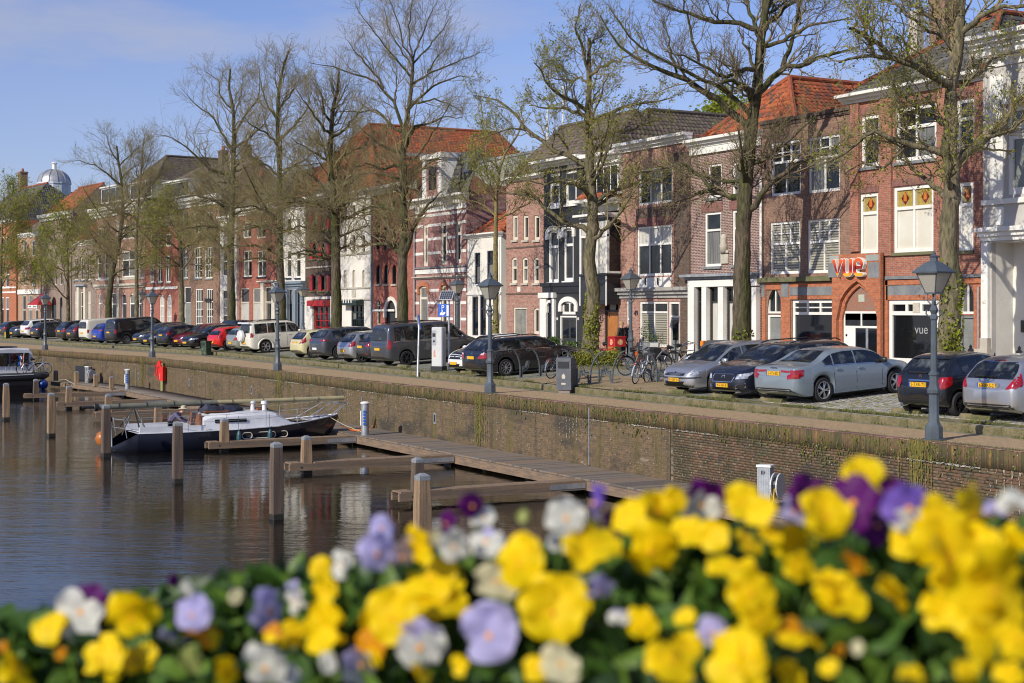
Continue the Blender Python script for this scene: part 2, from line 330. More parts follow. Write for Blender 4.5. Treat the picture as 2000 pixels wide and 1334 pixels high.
Q = P[300:]; zz = np.array([gz(x, y) for x, y in Q]) + rng.uniform(-.005, .004, len(Q))
v, f = boxes(np.c_[Q[:, 0] - .074, Q[:, 1] - .047, zz - .03], np.c_[Q[:, 0] + .074, Q[:, 1] + .047, zz + .016])
o = link('setts', np_mesh('setts', v, f, settm, uv=True, mi=np.repeat(rng.choice(4, len(Q), p=(.4, .25, .2, .15)), 6)), park); o['kind'] = 'stuff'
bk = strip('bicycle_parking', lambda x: kerb_y(x) + .16, lambda x: kerb_y(x) + 5.5, lambda x, y: gz(x, y) + .004, lambda x, y: gz(x, y) + .004, brick('mossy tan pavers', (.37, .265, .15), (.30, .21, .12), (.2, .16, .09), w=.2, h=.1, ms=.012, dirt=(.17, .15, .055), amt=.8, bump=.3), np.arange(-38.9, -49.4, -1.05))
linem = mat('worn white road paint', (.55, .54, .49), .8, col2=(.33, .32, .27), scale=8, lo=.45, hi=.6)
def cardir(x): return R(94.5) + math.atan2(bend(x + 2) - bend(x - 2), 4)
for x in (-31.25, -28.7, -26.1, -23.4, -36.1, -38.6):
 a = R(94.5); y0 = kerb_y(x) + .9; m = MB()
 for k in range(8):
  s0, s1 = k * .5, k * .5 + .46; q = [(x + math.cos(a) * s + dx, y0 + math.sin(a) * s) for s, dx in ((s0, -.05), (s0, .05), (s1, .05), (s1, -.05))]
  m.poly([(px, py, gz(px, py) + .024) for px, py in q])
 m.obj('parking_line', linem)['kind'] = 'structure'

# ------------------------------------------------------------------ the quay wall
wall_st = [((.035, .032, .028), (.45, .9), .52, .64, .8), ((.10, .085, .02), (1.8, .2), .50, .66, .8), ((.42, .39, .33), (.9, 2.6), .66, .74, .6), ((.04, .034, .022), (2.6, .16), .54, .68, .7)]
wall_m = brick('quay brick', (.165, .102, .054), (.095, .066, .038), (.20, .165, .105), w=.225, h=.068, ms=.012, dirt=(.105, .085, .035), amt=.65, bump=.7, stains=wall_st)
mort_m = mat('quay mortar', (.22, .185, .13), .95, col2=(.07, .06, .035), scale=1.3, bump=.4)
qb = [mat('quay brick brown', (.14, .088, .048), .9, col2=(.07, .057, .028), scale=1.2, bump=.4), mat('quay brick red', (.165, .085, .05), .9, col2=(.09, .064, .034), scale=1.2, bump=.4),
  mat('quay brick dark', (.075, .058, .045), .9, col2=(.10, .088, .045), scale=1.5, bump=.4), mat('quay brick tan', (.185, .13, .08), .9, col2=(.10, .082, .045), scale=1.2, bump=.4)]
cap_m = [mat('soldier brick mossy', (.095, .078, .03), .95, col2=(.15, .095, .045), scale=6, bump=.4), mat('soldier brick red', (.17, .095, .052), .95, col2=(.085, .07, .03), scale=6, bump=.4), mat('soldier brick dark', (.075, .062, .03), .95, bump=.4), mat('soldier brick ochre', (.24, .135, .04), .95, col2=(.10, .08, .035), scale=7, bump=.4)]
qw = thing('quay_wall', 'long weathered brown brick quay wall along the water with a mossy row of upright bricks on top', 'quay wall', (0, 0, 0))
NX0, NX1 = -20.0, -33.5                       # stretch near enough to tell single bricks apart
far_x = np.concatenate([np.arange(NX1, -89, -5.), np.arange(-89, -260, -3.)])
for nm, xs in (('wall_face', far_x), ('wall_face', np.array([16., NX0]))):
 strip(nm, lambda x: quay_y(x) + .001, quay_y, -.40, -3.4, wall_m, xs, None, qw)
strip('mortar', lambda x: quay_y(x) + .018, lambda x: quay_y(x) + .018, -.40, -1.9, mort_m, np.array([NX0, NX1]), None, qw)
strip('wall_foot', quay_y, quay_y, -1.9, -3.4, wall_m, np.array([NX0, NX1]), None, qw)
lo, hi, mi = [], [], []
for j in range(22):
 z = -.405 - (j + 1) * .068; x = NX0 - (j % 2) * .1125;
 while x > NX1 + .11:
  w = .212 if (j % 4) else .102
  if x - w > NX1: lo.append((x - w, 23.2 + random.uniform(-.004, .003), z + .006)); hi.append((x, 23.3, z + .063))
  x -= w + .0125
lo, hi = np.array(lo), np.array(hi); order = np.argsort(-lo[:, 0] + rng.uniform(0, 3, len(lo))); lo, hi = lo[order], hi[order]
pick = rng.choice(4, len(lo), p=(.42, .25, .2, .13)); br = {}
for i in range(300):
 w = round(hi[i, 0] - lo[i, 0], 3); k = (w, pick[i])
 if k not in br: br[k] = MB().box(0, w, 0, .1, 0, .057).mesh('brick', qb[pick[i]])
 link('brick', br[k], qw, lo[i])
v, f = boxes(lo[300:], hi[300:]); o = link('bricks', np_mesh('bricks', v, f, qb, mi=np.repeat(pick[300:], 6)), qw); o['kind'] = 'stuff'
# the soldier course along the top and the reddish edge stones on it
xs = np.arange(-19., -160., -.066); n = len(xs); yq = np.array([quay_y(x) for x in xs]); pr = rng.uniform(0, .022, n)
lo = np.c_[xs - .058, yq - .012 - pr, -.40 + rng.uniform(-.008, .004, n)]; hi = np.c_[xs, yq + .09, -.012 + rng.uniform(-.008, 0, n)]
v, f = boxes(lo, hi); pk = rng.choice(4, n, p=(.36, .28, .28, .08))
o = link('soldier_course', np_mesh('soldier_course', v, f, cap_m, mi=np.repeat(pk, 6)), qw); o['kind'] = 'stuff'
edge_m = [mat('edge brick red', (.24, .12, .10), .85, col2=(.17, .10, .08), scale=3, bump=.3), mat('edge brick pale', (.30, .17, .14), .85, bump=.3), mat('edge brick dull', (.16, .095, .085), .85, bump=.3)]
xs = np.arange(-19., -160., -.108); n = len(xs); yq = np.array([quay_y(x) for x in xs])
v, f = boxes(np.c_[xs - .1, yq - .02, np.full(n, -.01)], np.c_[xs, yq + .255, .006 + rng.uniform(-.003, .004, n)])
pk = rng.choice(3, n); eb = {}
for i in range(300):
 k = pk[i]
 if k not in eb: eb[k] = MB().box(-.1, 0, -.02, .255, -.01, .009).mesh('edge_brick', edge_m[k])
 link('edge_brick', eb[k], qw, (xs[i], yq[i], rng.uniform(-.003, .003)))
o = link('edge_bricks', np_mesh('edge_bricks', v[2400:], f[300 * 6:] - 2400, edge_m, mi=np.repeat(pk[300:], 6)), qw); o['kind'] = 'stuff'
# algae running down below each lamp, moss on the soldier course, lichen dots
alg = [mat('yellow algae', (.215, .175, .035), .9, col2=(.12, .10, .03), scale=9), mat('green moss', (.10, .105, .02), .95), mat('white lichen', (.46, .44, .37), .9)]
pts = []; pk = []
LAMPX = [8.4 * 0 + v for v in (-24.1, -44.7, -64.9, -89.1, -108.6)]
def flake(x, y, z, w, h, m):
 pts.append([(x - w, y, z - h), (x + w * random.uniform(.5, 1), y, z - h), (x + w, y, z + h), (x - w * random.uniform(.5, 1), y, z + h)]); pk.append(m)
for lx in LAMPX:
 cols = [random.gauss(0, .26) for _ in range(26)]
 for k in range(1100):
  z = -.02 - random.random() ** 1.4 * 1.75; flake(lx + random.choice(cols) + random.gauss(0, .012), quay_y(lx) - .036 - random.random() * .006, max(-1.75, z), random.uniform(.003, .013), random.uniform(.015, .06), 0 if random.random() < .68 else 1)
for k in range(5200):
 x = -20 - random.random() ** 1.3 * 70; dens = noise.noise((x * .35, 3.1, 0))
 if random.random() < .45 + dens: flake(x, quay_y(x) - .037, -.05 - abs(random.gauss(0, .22)) - (.5 * random.random() if dens > .2 else 0), random.uniform(.008, .03), random.uniform(.01, .045), 1)
for k in range(1500):
 x = -20 - random.random() * 60; flake(x, quay_y(x) - .0385, -.05 - random.random() ** .8 * 1.6, random.uniform(.004, .013), random.uniform(.004, .013), 2)
for k in range(2600):                         # lime bloom along the joint under the upright bricks, and runs below it
 x = -20 - random.random() ** 1.2 * 62; q = noise.noise((x * .45, 9., 2))
 if q > .02: flake(x, quay_y(x) - .0395, -.425 + random.gauss(0, .008), random.uniform(.01, .05), random.uniform(.003, .009), 2)
 elif q < -.28: flake(round(x * 5) / 5 + random.gauss(0, .012), quay_y(x) - .0395, -.43 - random.random() ** 1.6 * .8, random.uniform(.003, .010), random.uniform(.01, .04), 2)
P4 = np.array(pts).reshape(-1, 3); o = link('moss_and_lichen', np_mesh('moss', P4, np.arange(len(P4)).reshape(-1, 4), alg, mi=pk), qw); o['kind'] = 'stuff'
# mooring ring niches in the wall, two thin conduits
for px, py in ((850, 817), (492, 762), (370, 747), (271, 735), (243, 716)):
 d, s = on_line(px, (0, 23.2), (-1, 0)) if px > 297 else on_line(px, (-89, 23.2), (-.9925, -.122))
 X, Y = ray(px)[0] * d, ray(px)[1] * d; z = zat(py, d)
 t = MB(); t.box(-.1, .1, -.025, .02, -.2, .2, 0); t.box(-.05, .05, -.03, -.026, -.13, .13, 1); t.lathe([(.012, -.03), (.05, -.03), (.05, -.045), (.012, -.045)], (0, -.01, .02), 8, 2, ax=1); t.obj('mooring_plate', [steel, blackp, chrome], qw, (X, Y, z))
for px, pt, pb in ((266, 718, 757), (708, 775, 842), (1152, 796, 908)):
 d, s = on_line(px, (0, 23.2), (-1, 0)) if px > 297 else on_line(px, (-89, 23.2), (-.9925, -.122))
 MB().box(-.02, .02, -.03, 0, zat(pb, d), zat(pt, d)).obj('joint_strip', steel, qw, (ray(px)[0] * d, ray(px)[1] * d - .01, 0))

# ------------------------------------------------------------------ jetty of planks along the wall, finger jetties, mooring piles
wood = mat('grey weathered wood', (.235, .195, .155), .85, col2=(.16, .13, .105), scale=2.5, stretch=(12, 1, 1), bump=.4, bscale=30, fine=.25)
wood2 = mat('brown weathered wood', (.26, .175, .105), .85, col2=(.18, .13, .09), scale=2.5, stretch=(1, 14, 1), bump=.4, bscale=30, fine=.25)
wood3 = mat('dark weathered wood', (.15, .125, .10), .85, col2=(.10, .085, .07), scale=2.5, stretch=(12, 1, 1), bump=.4, bscale=30, fine=.25)
beam_m = mat('hardwood beam', (.24, .165, .105), .8, col2=(.15, .11, .08), scale=1.6, stretch=(1, .3, 9), bump=.4, bscale=25, fine=.25)
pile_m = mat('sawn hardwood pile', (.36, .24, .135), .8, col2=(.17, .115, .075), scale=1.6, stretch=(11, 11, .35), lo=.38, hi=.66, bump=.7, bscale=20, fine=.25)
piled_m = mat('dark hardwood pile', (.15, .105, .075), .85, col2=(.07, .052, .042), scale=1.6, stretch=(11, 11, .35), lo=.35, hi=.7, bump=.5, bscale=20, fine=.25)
capm = mat('weathered zinc cap', (.17, .19, .21), .55, col2=(.27, .28, .28), scale=5); wet_m = mat('wet black wood', (.028, .024, .015), .5)
def deck_y0(x): return quay_y(x) - 1.92
jt = thing('jetty', 'long plank jetty running along the foot of the quay wall', 'jetty', (0, 0, 0))
pl = []
for k in range(6):
 m = MB(); m.box(-.0685, .0685, 0, 1.86 + random.uniform(-.01, .01), -.045, random.uniform(-.003, .004), 0, .006); pl.append(m.mesh('plank', (wood, wood, wood3, wood2, wood, wood3)[k]))
xs = np.arange(-20.3, -98.3, -.147)
vis = [x for x in xs if not -32 < x < -24.5][:0] + list(xs)
for i, x in enumerate(vis[:300]): link('plank', random.choice(pl), jt, (x, deck_y0(x) + random.uniform(-.006, .012), ZD))
rest = np.array(vis[300:]); yy = np.array([deck_y0(x) for x in rest])
v, f = boxes(np.c_[rest - .069, yy, np.full(len(rest), ZD - .045)], np.c_[rest + .069, yy + 1.86, ZD + rng.uniform(-.004, .004, len(rest))])
o = link('planks', np_mesh('planks', v, f, [wood, wood3], mi=np.repeat(rng.choice(2, len(rest), p=(.65, .35)), 6)), jt); o['kind'] = 'stuff'
x = -20.
while x > -97:
 x1 = max(x - 4.2, -98.4); c = math.atan2(deck_y0(x) - deck_y0(x1), x - x1)
 MB().box(-4.19, 0, -.07, .05, -.30, -.05).obj('edge_beam', beam_m, jt, (x, deck_y0(x), ZD), (0, 0, c)); x -= 4.2
x = -22.
while x > -98:
 MB().box(-.12, .12, .0, .24, -1.4, -.05).obj('deck_post', mat('mossy post', (.20, .18, .09), .9, col2=(.07, .07, .03), scale=3), jt, (x, deck_y0(x) + .2, ZD)); x -= 2.75
def pile(name, label, x, y, ztop, w, m, group, rz=0., par=None):
 p = thing(name, label, 'mooring pile', (x, y, ZW), rz, group) if par is None else par
 h = ztop - ZW; a = w / 2; b = MB()
 sec = lambda r, z: [(r, r * .92, z), (r * .92, r, z), (-r * .92, r, z), (-r, r * .92, z), (-r, -r * .92, z), (-r * .92, -r, z), (r * .92, -r, z), (r, -r * .92, z)]
 rr = [(a, .13), (a, h - .62), (a * .86, h - .12)]; vs = sum((sec(r, z) for r, z in rr), [])
 b.add(vs, [(i * 8 + j, i * 8 + (j + 1) % 8, (i + 1) * 8 + (j + 1) % 8, (i + 1) * 8 + j) for i in range(2) for j in range(8)] + [tuple(range(16, 24))])
 b.obj('post', m, p)
 b = MB(); vs = sec(a * .99, -1.2) + sec(a * .99, .14); b.add(vs, [(j, (j + 1) % 8, 8 + (j + 1) % 8, 8 + j) for j in range(8)] + [tuple(range(8, 16))]); b.obj('foot', wet_m, p)
 b = MB(); vs = sec(a * .875, h - .13) + sec(a * .875, h - .05) + sec(a * .3, h); b.add(vs, [(i * 8 + j, i * 8 + (j + 1) % 8, (i + 1) * 8 + (j + 1) % 8, (i + 1) * 8 + j) for i in range(2) for j in range(8)] + [tuple(range(16, 24))]); b.obj('cap', capm, p)
 return p
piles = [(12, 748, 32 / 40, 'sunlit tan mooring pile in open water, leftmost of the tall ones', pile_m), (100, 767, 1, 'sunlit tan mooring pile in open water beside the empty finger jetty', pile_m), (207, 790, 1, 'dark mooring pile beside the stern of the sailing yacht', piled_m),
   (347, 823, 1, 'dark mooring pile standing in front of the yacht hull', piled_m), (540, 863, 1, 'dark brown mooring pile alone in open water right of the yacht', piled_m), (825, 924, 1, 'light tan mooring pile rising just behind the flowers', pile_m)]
for px, py, q, lb, m in piles:
 d, s = on_line(px, (0, 12.1), (-1, 0)); pile('mooring_pile', lb, ray(px)[0] * d, 12.1, zat(py, d), .275, m, 'tall mooring piles in the canal', R(random.uniform(-6, 6)))
fing = [(-85.4, 'finger jetty nearest the white cabin boat, in shade'), (-76.9, 'sunlit finger jetty with a duck by it'), (-68.5, 'finger jetty partly behind the yacht stern'), (-60.0, 'finger jetty on the far side of the yacht'),
  (-51.2, 'finger jetty alongside the near flank of the yacht'), (-43.0, 'empty finger jetty second from the flowers'), (-34.9, 'dark finger jetty closest to the flowers')]
boltm = mat('dark bolt', (.05, .045, .04), .5, .5)
for i, (x, lb) in enumerate(fing):
 y1 = deck_y0(x) - .06; y0 = 15.6; fj = thing('finger_jetty', lb, 'finger jetty', (x, y0, ZD), 0, 'finger jetties between the berths')
 n = y1 - y0
 for sx in (-.27, .17):
  m = MB().box(sx, sx + .1, 0, n, -.26, -.05); m.obj('beam', beam_m, fj)
 m = MB()
 for sx in (-.275, .275): m.lathe([(.028, -.006), (.028, .006)], (sx, .38, -.15), 8, ax=0)
 m.obj('bolt', boltm, fj)
 mp_ = MB().box(-.265, .265, -.058, .058, -.05, -.012).mesh('plank', wood2)
 k = .10
 while k < n - .05:
  if not .42 < k < .86: link('plank', mp_, fj, (random.uniform(-.006, .006), k, random.uniform(-.003, .003)))
  k += .128
 MB().box(-.27, .27, n - 1.0, n - .04, -.27, -.262).obj('bracket_plate', steel, fj)
 MB().box(.272, .278, n - 1.15, n - .05, -.22, -.08).obj('side_bracket', steel, fj)
 if i != 6: MB().box(-.25, .25, n * .97, n * .97 + .01, -1, -.3).obj('support', wet_m, fj)
 pz = -1.02 if i != 6 else -.98
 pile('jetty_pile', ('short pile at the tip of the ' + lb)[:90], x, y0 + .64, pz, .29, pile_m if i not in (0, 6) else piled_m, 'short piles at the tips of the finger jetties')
# short mooring posts standing on the far part of the deck
for k, (px, py, ph, lb) in enumerate([(109, 744, 21, 'short wooden post beside the black dinghy'), (150, 749, 24, 'short wooden post left of the grey power pedestal'), (187, 754, 24, 'short wooden post right of the grey power pedestal'), (218, 759, 24, 'short wooden post nearest the round white pedestal')]):
 d = FP * (CZ - ZD) / (py - HY); X, Y = ray(px)[0] * d, ray(px)[1] * d; h = ph / FP * d
 p = thing('bollard', lb, 'bollard', (X, Y, ZD), 0, 'wooden bollards on the jetty')
 MB().box(-.13, .13, -.13, .13, 0, h - .08, 0, .02).obj('post', pile_m, p); MB().lathe([(.17, h - .08), (.17, h - .04), (.03, h)], (0, 0, 0), 4).obj('cap', capm, p, rot=(0, 0, 0))
# grass growing from the kerb joints and in the verge
gp = []
def blade(x, y, z, h):
 a = random.random() * 6.28; w = .006 + h * .05; dx, dy = math.cos(a), math.sin(a); l = random.uniform(.1, .6) * h
 gp.append([(x - dy * w, y + dx * w, z), (x + dy * w, y - dx * w, z), (x + dx * l, y + dy * l, z + h)])
for k in range(60000):
 x = -20.5 - random.random() ** 1.25 * 105; r = random.random(); y = kerb_y(x)
 if r < .35: y += .15 + random.random() * .1
 elif r < .75: y += .15 + random.random() ** 2 * .8
 else: y -= random.random() ** 2 * (.25 + .02 * max(0, -x - 45))
 if noise.noise((x * .8, y * 1.6, 1)) + .35 * noise.noise((x * 4, y * 4, 2)) < .10: continue
 blade(x, y, gz(x, y) if y > kerb_y(x) + .1 else 0, random.uniform(.02, .075))
for k in range(16000):                        # moss and tufts on the lip of the wall
 x = -19.5 - random.random() ** 1.2 * 85
 if noise.noise((x * .9, 2, 7)) + .4 * noise.noise((x * 5, 2, 7)) > -.02: blade(x, quay_y(x) - .02 + random.random() ** 2 * .3, .004, random.uniform(.012, .05))
G = np.array(gp).reshape(-1, 3)
o = link('grass', np_mesh('grass', G, np.arange(len(G)).reshape(-1, 3), [grass_m, mat('dry grass', (.22, .19, .07), .85, trans=.2)], mi=rng.choice(2, len(gp), p=(.72, .28)))); o['kind'] = 'stuff'
# rounded concrete wheel stops
ws = MB(); ws.prism([(-.13, 0), (.13, 0), (.13, .06), (.07, .125), (-.07, .125), (-.13, .06)], -.45, .45, 0); wsm = ws.mesh('wheel_stop', moss_m, 40)
WS = []
for x, lb in ((-33.0, 'behind the grey saloon'), (-35.3, 'under the dark estate with headlights'), (-37.9, 'under the silver hatchback facing the water'), (-51.6, 'behind the black estate near the lamp'), (-53.6, 'under the white city car'), (-60.6, 'behind the grey van'), (-25.4, 'behind the silver hatchback at the picture edge'), (-27.7, 'behind the little black car')):
 tag(link('wheel_stop', wsm, None, (x, kerb_y(x) + .72, gz(x, kerb_y(x) + .72)), (0, 0, R(4))), 'mossy concrete wheel stop ' + lb, 'wheel stop', 'concrete wheel stops')
# ================================================================== THE HOUSES
GZ = .55
ROWS = [((-35., 37.5), (1., 0.), 0.), ((-113., 37.5), (.99264, .1211), R(6.957))]
tile_red = [mat('red pantile', (.34, .085, .028), .8, col2=(.21, .06, .03), scale=5, bump=.2), mat('orange pantile', (.42, .115, .035), .8, col2=(.28, .08, .03), scale=5, bump=.2), mat('dull red pantile', (.17, .065, .04), .85, col2=(.075, .055, .045), scale=5, bump=.2)]
tile_dark = [mat('dark pantile', (.085, .08, .075), .6, col2=(.055, .052, .05), scale=5, bump=.2), mat('grey pantile', (.12, .115, .105), .6, bump=.2), mat('mossy pantile', (.10, .098, .06), .8, bump=.2)]
tile_brown = [mat('brown pantile', (.115, .088, .068), .75, col2=(.08, .066, .055), scale=5, bump=.2), mat('umber pantile', (.15, .115, .088), .75, bump=.2), mat('mossy brown pantile', (.12, .11, .06), .85, bump=.2)]
br_red = brick('red brick', (.36, .095, .06), (.27, .07, .05), (.36, .28, .22), amt=.35, dirt=(.18, .07, .05))
br_vue = brick('red facade brick', (.36, .13, .08), (.26, .095, .06), (.38, .30, .24), amt=.4, dirt=(.14, .08, .06))
br_org = brick('orange brick', (.46, .145, .06), (.36, .11, .05), (.34, .22, .15), amt=.35, dirt=(.24, .09, .05))
br_brn = brick('brown brick', (.27, .155, .105), (.20, .112, .08), (.31, .24, .18), amt=.4, dirt=(.12, .085, .065))
br_pnk = brick('pink brick', (.38, .19, .14), (.27, .12, .09), (.46, .40, .33), amt=.3, dirt=(.22, .14, .11))
br_pur = brick('purple brick', (.20, .085, .07), (.13, .06, .055), (.48, .43, .37), ms=.02, amt=.3, dirt=(.11, .07, .06))
br_dkb = brick('dark brown brick', (.125, .078, .055), (.085, .058, .045), (.16, .13, .1), amt=.5, dirt=(.075, .06, .05))
br_strp = brick('crimson brick', (.34, .135, .12), (.24, .09, .085), (.46, .38, .33), ms=.016, amt=.25, dirt=(.19, .10, .09))
br_tan = brick('tan brick', (.42, .25, .16), (.34, .19, .12), (.42, .35, .27), amt=.4, dirt=(.24, .16, .11))
br_gry = brick('greyish brick', (.27, .20, .16), (.20, .14, .115), (.32, .28, .24), amt=.4, dirt=(.17, .13, .1))
br_rol = brick('upright red bricks', (.24, .085, .07), (.17, .065, .055), (.28, .22, .19), vert=True, amt=.3)
stuc = mat('white stucco', (.70, .68, .62), .8, col2=(.58, .55, .49), scale=.9, lo=.42, hi=.75, bump=.1)
stuc_g = mat('grey stucco', (.36, .35, .32), .8, col2=(.28, .27, .25), scale=1, bump=.1)
stuc_b = mat('black plaster', (.022, .024, .027), .6, col2=(.032, .034, .036), scale=1)
render_g = mat('grey render', (.33, .35, .32), .85, col2=(.27, .29, .27), scale=.6)
doorgr = mat('grey door', (.18, .19, .18), .5, col2=(.22, .23, .22), scale=2)
redp = mat('red paint', (.42, .015, .02), .4); greenp = mat('dark green paint', (.012, .028, .022), .35); bluep = mat('blue grey paint', (.20, .25, .30), .45); navy = mat('navy paint', (.012, .016, .035), .3)
ambg = mat('stained amber glass', (.42, .30, .05), .25, col2=(.28, .22, .06), scale=12); ambr = mat('stained ruby glass', (.16, .02, .012), .2)
orangew = mat('varnished wood', (.42, .17, .04), .4, col2=(.3, .11, .03), scale=3, stretch=(8, 8, 1))
dimc = mat('glass over grey curtain', (.10, .10, .095), .08, col2=(.20, .20, .185), scale=2, stretch=(8, 8, .4), spec=.6, fine=0); PANES = {'g': mat('glass over pale wall', (.13, .14, .13), .06, col2=(.19, .20, .18), scale=.8, spec=.6, fine=0), 'k': glassm, 'c': curtainm, 'b': blindm, 's': slatm, 'n': navy, 'o': orangew, 'B': mat('black shop glass', (.008, .009, .011), .04, spec=.8)}
tilem = MB()
_w = .25; _pr = [(-.5 + i / 6., .5 * math.cos(2 * math.pi * (i / 6.))) for i in range(7)]
def tile_mesh(m):
 b = MB(); a = [(u * _w, 0, .03 * z) for u, z in _pr] + [(u * _w, .34, .03 * z - .022) for u, z in _pr]; lo = [(u * _w, 0, .03 * z - .022) for u, z in _pr]
 b.add(a + lo, [(i, i + 1, 8 + i, 7 + i) for i in range(6)] + [(14 + i, 15 + i, i + 1, i) for i in range(6)]); return b.mesh('tile', m, True)
def roof_plane(parent, org, along, up, W, Ln, mats_, cl=0., cr=0., single=False, name='roof'):
 """pantiles in rows: org = lower left corner, along/up unit vectors, cl/cr = how far the two ends lean in per metre of slope"""
 along, up, org = Vector(along), Vector(up), Vector(org); nrm = along.cross(up)
 rf = MB(); q = lambda a, c, h=-.03: org + along * a + up * c + nrm * h
 rf.poly([q(0, 0), q(W, 0), q(max(W - cr * Ln, cl * Ln), Ln), q(min(cl * Ln, W - cr * Ln), Ln)])
 ro = rf.obj(name, mats_[0], parent)
 rows = int(Ln / .31); V, F, MI = [], [], []; tm = None; cnt = 0
 M = Matrix((along, up, nrm)).transposed().to_4x4()
 if single: tm = [tile_mesh(m) for m in mats_]
 for r in range(rows):
  c = r * .31; a = cl * c; e = W - cr * c; k = int((e - a) / _w)
  for i in range(k):
   x = a + (i + .5) * _w + ((e - a) - k * _w) / 2; w3 = random.random(); mi = 0 if w3 < .5 else 1 if w3 < .84 else 2
   if single and cnt < 300:
    o = link('tile', tm[mi], ro); o.matrix_local = Matrix.Translation(org + along * (x + random.uniform(-.006, .006)) + up * c + nrm * random.uniform(.0, .008)) @ M; cnt += 1; continue
   b = len(V); h = random.uniform(0, .012)
   for u, z in _pr: V.append(q(x + u * _w, c, .03 * z + h))
   for u, z in _pr: V.append(q(x + u * _w, c + .33, .03 * z - .03 + h))
   for u, z in _pr: V.append(q(x + u * _w, c, .03 * z - .024 + h))
   for j in range(6): F.append((b + j, b + j + 1, b + 8 + j, b + 7 + j)); F.append((b + 14 + j, b + 15 + j, b + j + 1, b + j)); MI += [mi, mi]
 if F:
  o = link('tiles', np_mesh('tiles', np.array([tuple(v) for v in V]), F, mats_, smooth=True, mi=MI), ro); o['kind'] = 'stuff'
 return ro
class House:
 def __init__(s, name, label, px0, px1, ztop, wall, row=0, dy=0., depth=8., cat='house', group='row of houses along the quay'):
  p, u, a = ROWS[row]; s.p, s.u, s.a = p, u, a
  s.s0 = on_line(px0, p, u)[1]; s.W = on_line(px1, p, u)[1] - s.s0 - .006; s.dy = dy
  s.H = ztop(s) if callable(ztop) else ztop; s.auto = False; s.wall = wall; s.D = depth; s.op = []; s.arch = []
  s.o = thing(name, label, cat, (p[0] + u[0] * s.s0 - u[1] * dy, p[1] + u[1] * s.s0 + u[0] * dy, GZ), a, group)
 def x(s, px): return on_line(px, s.p, s.u)[1] - s.s0
 def z(s, px, py): return zat(py, on_line(px, s.p, s.u)[0]) - GZ
 def rect(s, r): return s.x(r[0]), s.x(r[1]), s.z(r[0], r[2]), s.z(r[0], r[3])
 def bx(s, name, m, r, y0, y1, c=0.):
  x0, x1, z1, z0 = s.rect(r); return MB().box(x0, x1, y0, y1, z0, z1).obj(name, m, s.o)
 def cornice(s, r, m, proj=.35, steps=3, dent=0, name='cornice'):
  x0, x1, z1, z0 = s.rect(r); h = z1 - z0; b = MB()
  for i in range(steps):
   f = (i + 1) / steps; e = .02 * i; b.box(x0 - e, x1 + e, -proj * f ** 1.3, .05, z0 + h * i / steps + (.001 if i else 0), z0 + h * (i + 1) / steps)
  if dent:
   n = int((x1 - x0) / dent)
   for k in range(n): b.box(x0 + (k + .25) * dent, x0 + (k + .7) * dent, -proj * .75, -.01, z0 - dent * .5, z0 - .002)
  if name == 'cornice': s.H = max(s.H, z1 - .06) if s.auto else z1 - .06; s.auto = True
  return b.obj(name, m, s.o)
 def win(s, r, cols=1, tr=0., tc=None, rows=1, trows=1, fr=None, pane='k', top=None, arch='', sill=None, door=None, hood=None, rec=.05, fw=None, name='window', open_=True, split=None):
  x0, x1, z1, z0 = s.rect(r); fr = fr or white; w, h = x1 - x0, z1 - z0; d = on_line(r[0], s.p, s.u)[0]
  if open_: s.op.append((x0, x1, z0, z1))
  rise = {'': 0, 'r': w * .5, 's': w * .18, 'p': w * .95}[arch]
  if rise: s.arch.append((x0, x1, z1, rise, arch))
  fw = fw or min(.085, .13 * w); b = MB(); y0, y1 = rec, rec + .09
  b.box(x0, x0 + fw, y0, y1, z0, z1); b.box(x1 - fw, x1, y0, y1, z0, z1); b.box(x0 + fw, x1 - fw, y0 + .001, y1, z0, z0 + fw * 1.1); b.box(x0 + fw, x1 - fw, y0 + .001, y1, z1 - fw, z1)
  zt = z1 - h * tr; cells = []; mw = fw * .75
  def grid(za, zb, n, k, pn):
   for i in range(1, n): xx = x0 + fw + (w - 2 * fw) * i / n; b.box(xx - mw / 2, xx + mw / 2, y0 + .004, y1, za, zb)
   for j in range(1, k): zz = za + (zb - za) * j / k; b.box(x0 + fw, x1 - fw, y0 + .012, y1 - .01, zz - mw * .28, zz + mw * .28)
   for i in range(n):
    for j in range(k): cells.append((x0 + fw + (w - 2 * fw) * i / n, x0 + fw + (w - 2 * fw) * (i + 1) / n, za + (zb - za) * j / k, za + (zb - za) * (j + 1) / k, pn))
  if tr: b.box(x0 + fw, x1 - fw, y0 - .012, y1, zt - mw * .6, zt + mw * .6); grid(zt + mw * .6, z1 - fw, tc or cols, trows, top or pane)
  grid(z0 + fw * 1.1, zt - (mw * .6 if tr else fw), cols, rows, pane)
  f = b.obj(name, fr, s.o)
  sc = FP / d; big = [c for c in cells if min((c[1] - c[0]) * .45, c[3] - c[2]) * sc >= 7]; sm = [c for c in cells if c not in big]
  yg = y1 - .028
  def pmesh(cs):
   m = MB(); ms = []
   for c in cs:
    pm = PANES.get(c[4], c[4]) if isinstance(c[4], str) else c[4]
    if c[4] == 'k' and random.random() < .22: pm = dimc
    if pm not in ms: ms.append(pm)
    m.poly([(c[0], yg, c[2]), (c[1], yg, c[2]), (c[1], yg, c[3]), (c[0], yg, c[3])], ms.index(pm))
   return m, ms
  for c in big: m, ms = pmesh([c]); m.obj('pane', ms, f)
  if sm: m, ms = pmesh(sm); m.obj('pane', ms, f)
  if sill: MB().box(x0 - .06, x1 + .06, -.09, .06, z0 - .11, z0 - .003).obj('sill', sill, s.o)
